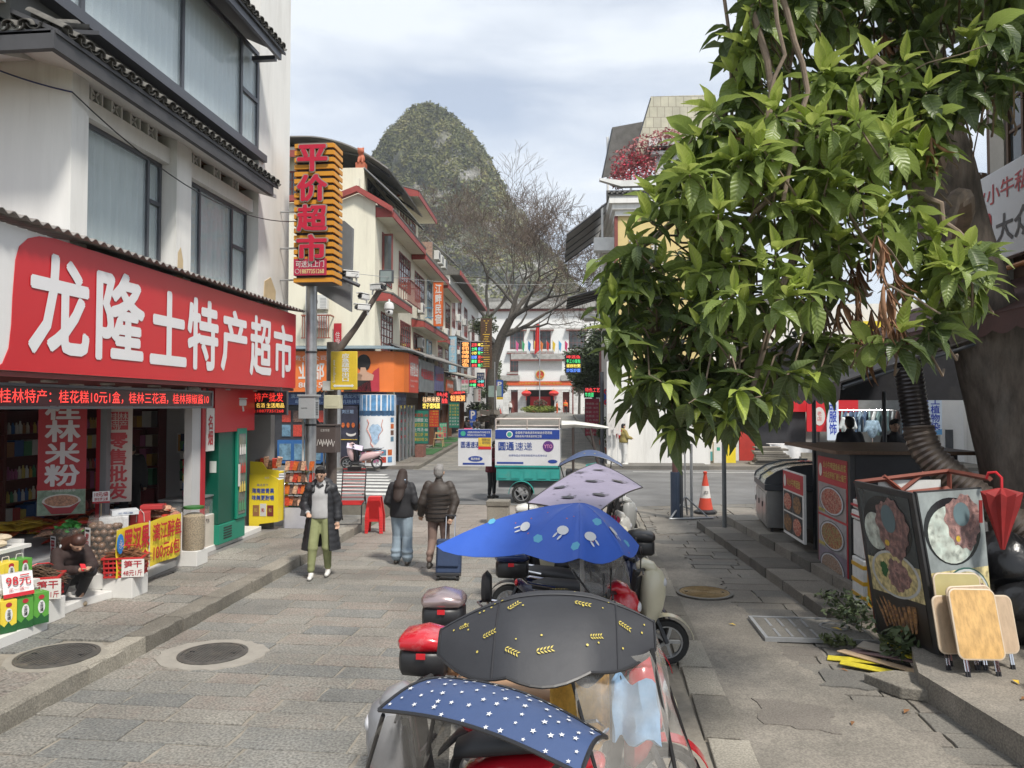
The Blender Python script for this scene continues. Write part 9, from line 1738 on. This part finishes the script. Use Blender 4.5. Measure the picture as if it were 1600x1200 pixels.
def JJ(**k):
    d=dict(hip=(0,0,.95),chest=(0,0,1.27),neck=(0,0,1.46),head=(0,-.01,1.60),sh=[(-.17,0,1.40),(.17,0,1.40)],el=[(-.23,.02,1.12),(.23,.02,1.12)],wr=[(-.24,-.05,.88),(.24,-.05,.88)],hp=[(-.09,0,.90),(.09,0,.90)],kn=[(-.10,-.03,.50),(.10,-.03,.50)],an=[(-.10,.02,.09),(.10,.02,.09)]); d.update(k); return d
PUF=mat('puffer_black',(.022,.023,.027),.55,var=.2,vs=9,bump=.8,bs=9); GREYK=mat('sweat_grey',(.42,.42,.42),.9,var=.08,vs=8); OLV=mat('trousers_sage',(.25,.27,.13),.85,var=.12,vs=6,bump=.5,bs=10); SHW=mat('shoe_white',(.68,.67,.64),.6,var=.05)
m1=person('young man in a long open black puffer coat looking down at a phone',(-4.10,11.45,.0),.12,JJ(head=(0,-.05,1.60),face=(0.05,-1,-.45),el=[(-.27,.02,1.12),(.25,.03,1.12)],wr=[(-.15,-.22,1.02),(.26,-.02,.87)],kn=[(-.10,-.10,.50),(.10,-.02,.50)],an=[(-.12,-.12,.09),(.09,.10,.10)]),GREYK,OLV,SHW,sleeve=.05,leg=.09,cuff=.6,vox=.013)
PC=[]
for s,el,wr in ((-1,(-.27,.02,1.12),(-.18,-.17,1.03)),(1,(.25,.03,1.12),(.26,-.01,.93))):
    PC.append(('e',(s*.175,0,1.375),(.085,.09,.085)))
    for q in range(4): PC+=[('e',V((s*.18,0,1.35)).lerp(V(el),q/3),(.080,.080,.085)),('e',V(el).lerp(V(wr),q/3),(.072,.072,.075))]
PC+=[('e',(0,.09,1.46),(.17,.09,.08)),('c',(-.12,-.02,1.45),(-.10,-.10,1.34),.04,.035),('c',(.12,-.02,1.45),(.10,-.10,1.34),.04,.035)]
blob('coat_sleeves',PC,.016,PUF,m1,5); b=MB()
b.sheet(lambda p,q: (lambda a,z: ((.215+.09*max(0,1-(z-.42)/.6)+.007*abs(math.sin(z*34)))*math.sin(a)*(1 if z<1.3 else 1-(z-1.3)*1.6),-(.16+.08*max(0,1-(z-.42)/.6)+.007*abs(math.sin(z*34)))*math.cos(a)+.03,z))(.62+(2*PI-1.24)*p,.44+1.0*q),44,44,.03); obj('coat',b,PUF,m1,True,ang=80)
obj('black_shirt_collar',MB().tube([(-.05,-.075,1.44),(0,-.10,1.41),(.05,-.075,1.44)],.018,6),BLACK,m1,True); b=MB()
for s in (-1,1): b.tube([(s*.036+.022*math.cos(a*PI/5),-.158,1.595+.018*math.sin(a*PI/5)) for a in range(11)],.003,4)
obj('glasses',b,BLACK,m1); p_=thing('phone','dark phone held in the right hand of the man in the long coat','phone',(-4.28,11.16,1.03)); obj('case',MB().ob((0,0,0),(.07,.13,.01),(.5,.1,.3)),BLACK,p_)
JK=mat('jacket_black',(.018,.018,.021),.7,var=.15,vs=9,bump=.3,bs=10); JN=mat('jeans_pale',(.27,.34,.40),.85,var=.2,vs=4,bump=.5,bs=9); SHB=mat('shoe_dark',(.04,.035,.03),.6)
w1=person('long-haired woman in a black hooded jacket and pale wide jeans walking away',(-3.08,12.5,0),PI-.05,JJ(head=(0,-.05,1.58),wr=[(-.20,-.16,.98),(.20,-.16,.98)],el=[(-.25,.03,1.12),(.25,.03,1.12)],kn=[(-.10,-.02,.50),(.10,-.08,.5)],an=[(-.13,.08,.10),(.11,-.05,.09)]),JK,JN,SHB,hair='long',hairm=mat('hair_brown',(.03,.018,.014),.75,var=.35,vs=30,stretch=(6,6,.5)),sleeve=.065,leg=.105,cuff=.95,torso=(.215,.14),hood=1,sc=.945,waist=.84)
text('▲',.06,.05,WPR,(.06,.150,1.30),'y+',w1,.01); obj('hood_lining',MB().ell((0,.075,1.505),(.10,.06,.03),14,8),mat('lining_blue',(.30,.38,.50),.8),w1,True)
BRJ=mat('puffer_brown',(.040,.030,.024),.6,var=.2,vs=8,bump=.5,bs=11); TRB=mat('trousers_brown',(.20,.135,.11),.85,var=.1)
w2=person('grey-haired man in a dark brown padded jacket pulling a blue suitcase',(-2.34,11.95,0),PI,JJ(el=[(-.27,.03,1.14),(.26,.05,1.12)],wr=[(-.22,.14,.90),(.30,-.04,.92)],kn=[(-.10,-.03,.50),(.10,.02,.52)],an=[(-.11,.02,.09),(.10,.24,.20)]),BRJ,TRB,SHB,hairm=mat('hair_grey',(.22,.21,.20),.6,var=.3,vs=40),sleeve=.068,leg=.082,torso=(.215,.15),quilt=1,waist=.82)
t=thing('suitcase','navy soft suitcase rolling behind the grey-haired man, telescopic handle raised','suitcase',(-2.10,11.50,.0),.05); SN=mat('suitcase_navy',(.025,.045,.10),.75,var=.12,vs=9,bump=.3,bs=30)
def tl(b): return b.xf(Matrix.Translation((0,0,.05))@Euler((-.22,0,0)).to_matrix().to_4x4())
obj('shell',tl(B(-.19,.19,-.11,.11,.03,.56)),SN,t,bevel=.035); obj('front_pocket',tl(B(-.165,.165,-.145,-.111,.14,.50)),SN,t,bevel=.02); obj('base_plate',tl(B(-.185,.185,-.115,.115,.0,.05)),BLACK,t,bevel=.01); obj('zip',tl(MB().tube([(-.12,-.147,.42),(-.10,-.15,.46)],.006,4)),CHROME,t)
for s in (-1,1): obj('handle_rod',tl(MB().tube([(s*.07,.08,.55),(s*.07,.08,.92)],.009,6)),CHROME,t); obj('wheel',MB().lathe([(.035,-.02),(.035,.02)],12,(s*.15,-.07,.035),(0,PI/2,0)),RUBBER,t)
obj('handle_grip',tl(B(-.085,.085,.065,.095,.91,.94)),BLACK,t,bevel=.008)
person('person in dark trousers and a maroon coat working behind the open box leaf',(-2.72,21.75,0),1.2,JJ(chest=(0,-.06,1.25),neck=(0,-.1,1.42),head=(0,-.14,1.55),sh=[(-.17,-.08,1.37),(.17,-.08,1.37)],wr=[(-.2,-.4,1.1),(.2,-.4,1.1)],kn=[(-.1,-.02,.5),(.13,-.02,.5)],an=[(-.12,0,.09),(.16,0,.09)]),mat('coat_maroon',(.13,.015,.025),.85),JK,SHB,sleeve=.07,leg=.085,torso=(.22,.16),vox=.02,waist=.75)
person('person in an ochre hooded jacket and white trousers on the right corner',(1.62,33.0,.13),1.9,JJ(el=[(-.22,-.1,1.15),(.22,-.1,1.15)],wr=[(-.14,-.3,1.1),(.14,-.3,1.1)]),mat('jacket_ochre',(.30,.24,.08),.8,var=.15),mat('trousers_white',(.60,.60,.58),.85),SHW,sleeve=.075,leg=.095,torso=(.23,.17),hood=1,vox=.022,sc=1.04)
t=thing('red_backpack','red bag on the back of the person in the ochre jacket','bag',(1.42,33.0,1.45)); blob('bag',[('e',(0,0,0),(.12,.14,.22)),('c',(.05,-.1,.2),(.15,-.12,.1),.04,.03)],.03,SIGNRED,t,2)
g1=person('girl in a dark brown jacket crouching with a phone among the goods',(-6.48,8.95,.17),1.0,JJ(hip=(0,.12,.32),chest=(0,-.05,.58),neck=(0,-.17,.72),head=(0,-.30,.80),face=(0,-.75,-.66),sh=[(-.16,-.10,.68),(.16,-.10,.68)],el=[(-.20,-.24,.48),(.20,-.24,.48)],wr=[(-.06,-.46,.50),(.06,-.46,.50)],hp=[(-.09,.08,.30),(.09,.08,.30)],kn=[(-.13,-.34,.46),(.13,-.34,.46)],an=[(-.12,-.10,.08),(.12,-.10,.08)]),mat('jacket_darkbrown',(.035,.020,.018),.85,var=.15),JK,mat('slipper_beige',(.42,.34,.24),.8),hair='long',hairm=mat('hair_chestnut',(.06,.025,.018),.45,var=.3,vs=30),hood=None,torso=(.20,.15),sleeve=.065,leg=.09); blob('pale_hood',[('e',(0,-.08,.74),(.13,.09,.07)),('e',(0,.0,.68),(.12,.06,.06))],.02,mat('hood_grey',(.52,.56,.58),.85),g1,3)
p_=thing('phone','red-edged phone in the hands of the crouching girl','phone',(-6.06,8.66,.70)); obj('case',MB().ob((0,0,0),(.06,.12,.01),(.6,.2,1.0)),SIGNRED,p_)
t=thing('crouch_stool','low white step behind the crouching girl','stool',(-6.62,9.05,.165)); obj('seat',B(-.14,.14,-.12,.12,.10,.14),WBX,t)
for s in (-1,1): obj('leg',B(s*.12-.015,s*.12+.015,-.1,.1,0,.10),WBX,t)
person('shopkeeper in black seated behind the counter inside the supermarket',(-8.35,13.2,.3),.6,JJ(head=(0,-.08,1.55)),JK,JK,SHB,sleeve=.07,torso=(.22,.15),vox=.02,hands=False)
def sit(label,u,v,rz,top,leg_): return person(label,FP(u,v,floor_z(v)+.12),FA+rz,JJ(hip=(0,.05,.48),chest=(0,-.02,.80),neck=(0,-.08,.98),head=(0,-.14,1.11),sh=[(-.17,-.04,.93),(.17,-.04,.93)],el=[(-.22,-.14,.68),(.22,-.14,.68)],wr=[(-.08,-.36,.62),(.08,-.36,.62)],hp=[(-.09,.03,.46),(.09,.03,.46)],kn=[(-.12,-.40,.48),(.12,-.40,.48)],an=[(-.12,-.36,.09),(.12,-.36,.09)]),top,leg_,SHB,sleeve=.08,torso=(.23,.17),vox=.03,hands=False)
sit('seated man in a black jacket leaning forward by the blue parking sign',-7.2,50.6,1.2,JK,JN); sit('second seated person facing the camera beside the parking sign',-6.6,51.4,.2,JK,JN)
t=fthing('pink_suitcase','bright pink case standing beside the seated people','suitcase',-7.0,49.8,floor_z(49.8)+.15); obj('shell',B(-.28,.28,-.15,.15,.05,.6),MATS['bag_pink'],t,bevel=.06); obj('handle',MB().tube([(-.1,0,.6),(-.1,0,.72),(.1,0,.72),(.1,0,.6)],.02,5),BLACK,t)
t=fthing('wooden_bench','low wooden bench under the seated people','bench',-7.0,50.9,floor_z(51)+.12); obj('seat',B(-.9,.7,-.2,.2,.38,.43),WOODL,t)
for x in (-.8,.6): obj('leg',B(x,x+.06,-.15,.15,0,.38),WOODL,t)
OV=mat('vest_orange',(.70,.12,.02),.7); s_=person('street sweeper in an orange vest walking up the far street',FP(.1,98,floor_z(98)),PI,JJ(),OV,JK,SHB,sleeve=.08,torso=(.24,.17),vox=.03,hands=False,hairm=OV); obj('reflective_band',MB().tube([(.26*math.cos(a*PI/8),.19*math.sin(a*PI/8),1.2) for a in range(17)],.03,4),mat('band_lime',(.45,.6,.1),.6),s_); obj('broom',MB().tube([(.3,-.1,.95),(.6,-.3,.05)],.02,5),WOODL,s_)
person('second sweeper in orange bending beside the flower bed',FP(-1.0,101,1.6),2,JJ(),OV,OV,SHB,vox=.03,hands=False); person('dark figure standing beside the left lamp post',FP(-9.4,94,1.7),2.5,JJ(),JK,JK,SHB,vox=.03,hands=False); person('person in a pale top walking before the gate on the left',FP(-7.2,100,1.6),0,JJ(),OFFW,JK,SHB,vox=.03,hands=False)
for i,(x,y,z) in enumerate(((4.75,14.2,.75),(5.6,14.4,.7))): person(('diner with tied dark hair seated behind the food kiosk','second diner seated behind the food kiosk beside the duct')[i],(x,y,z),PI if i==0 else 0,JJ(),JK,JK,SHB,vox=.025,hands=False)
tag(obj('haze',MB().box(-420,420,-30,720,-1.4,196),bpy.data.materials.new('haze_air')),kind='stuff')
m=bpy.data.materials['haze_air']; m.use_nodes=True; N=m.node_tree.nodes; N.remove(N['Principled BSDF']); pv=N.new('ShaderNodeVolumePrincipled'); pv.inputs['Color'].default_value=(.86,.91,1,1); pv.inputs['Density'].default_value=.0003; m.node_tree.links.new(pv.outputs[0],N['Material Output'].inputs['Volume'])
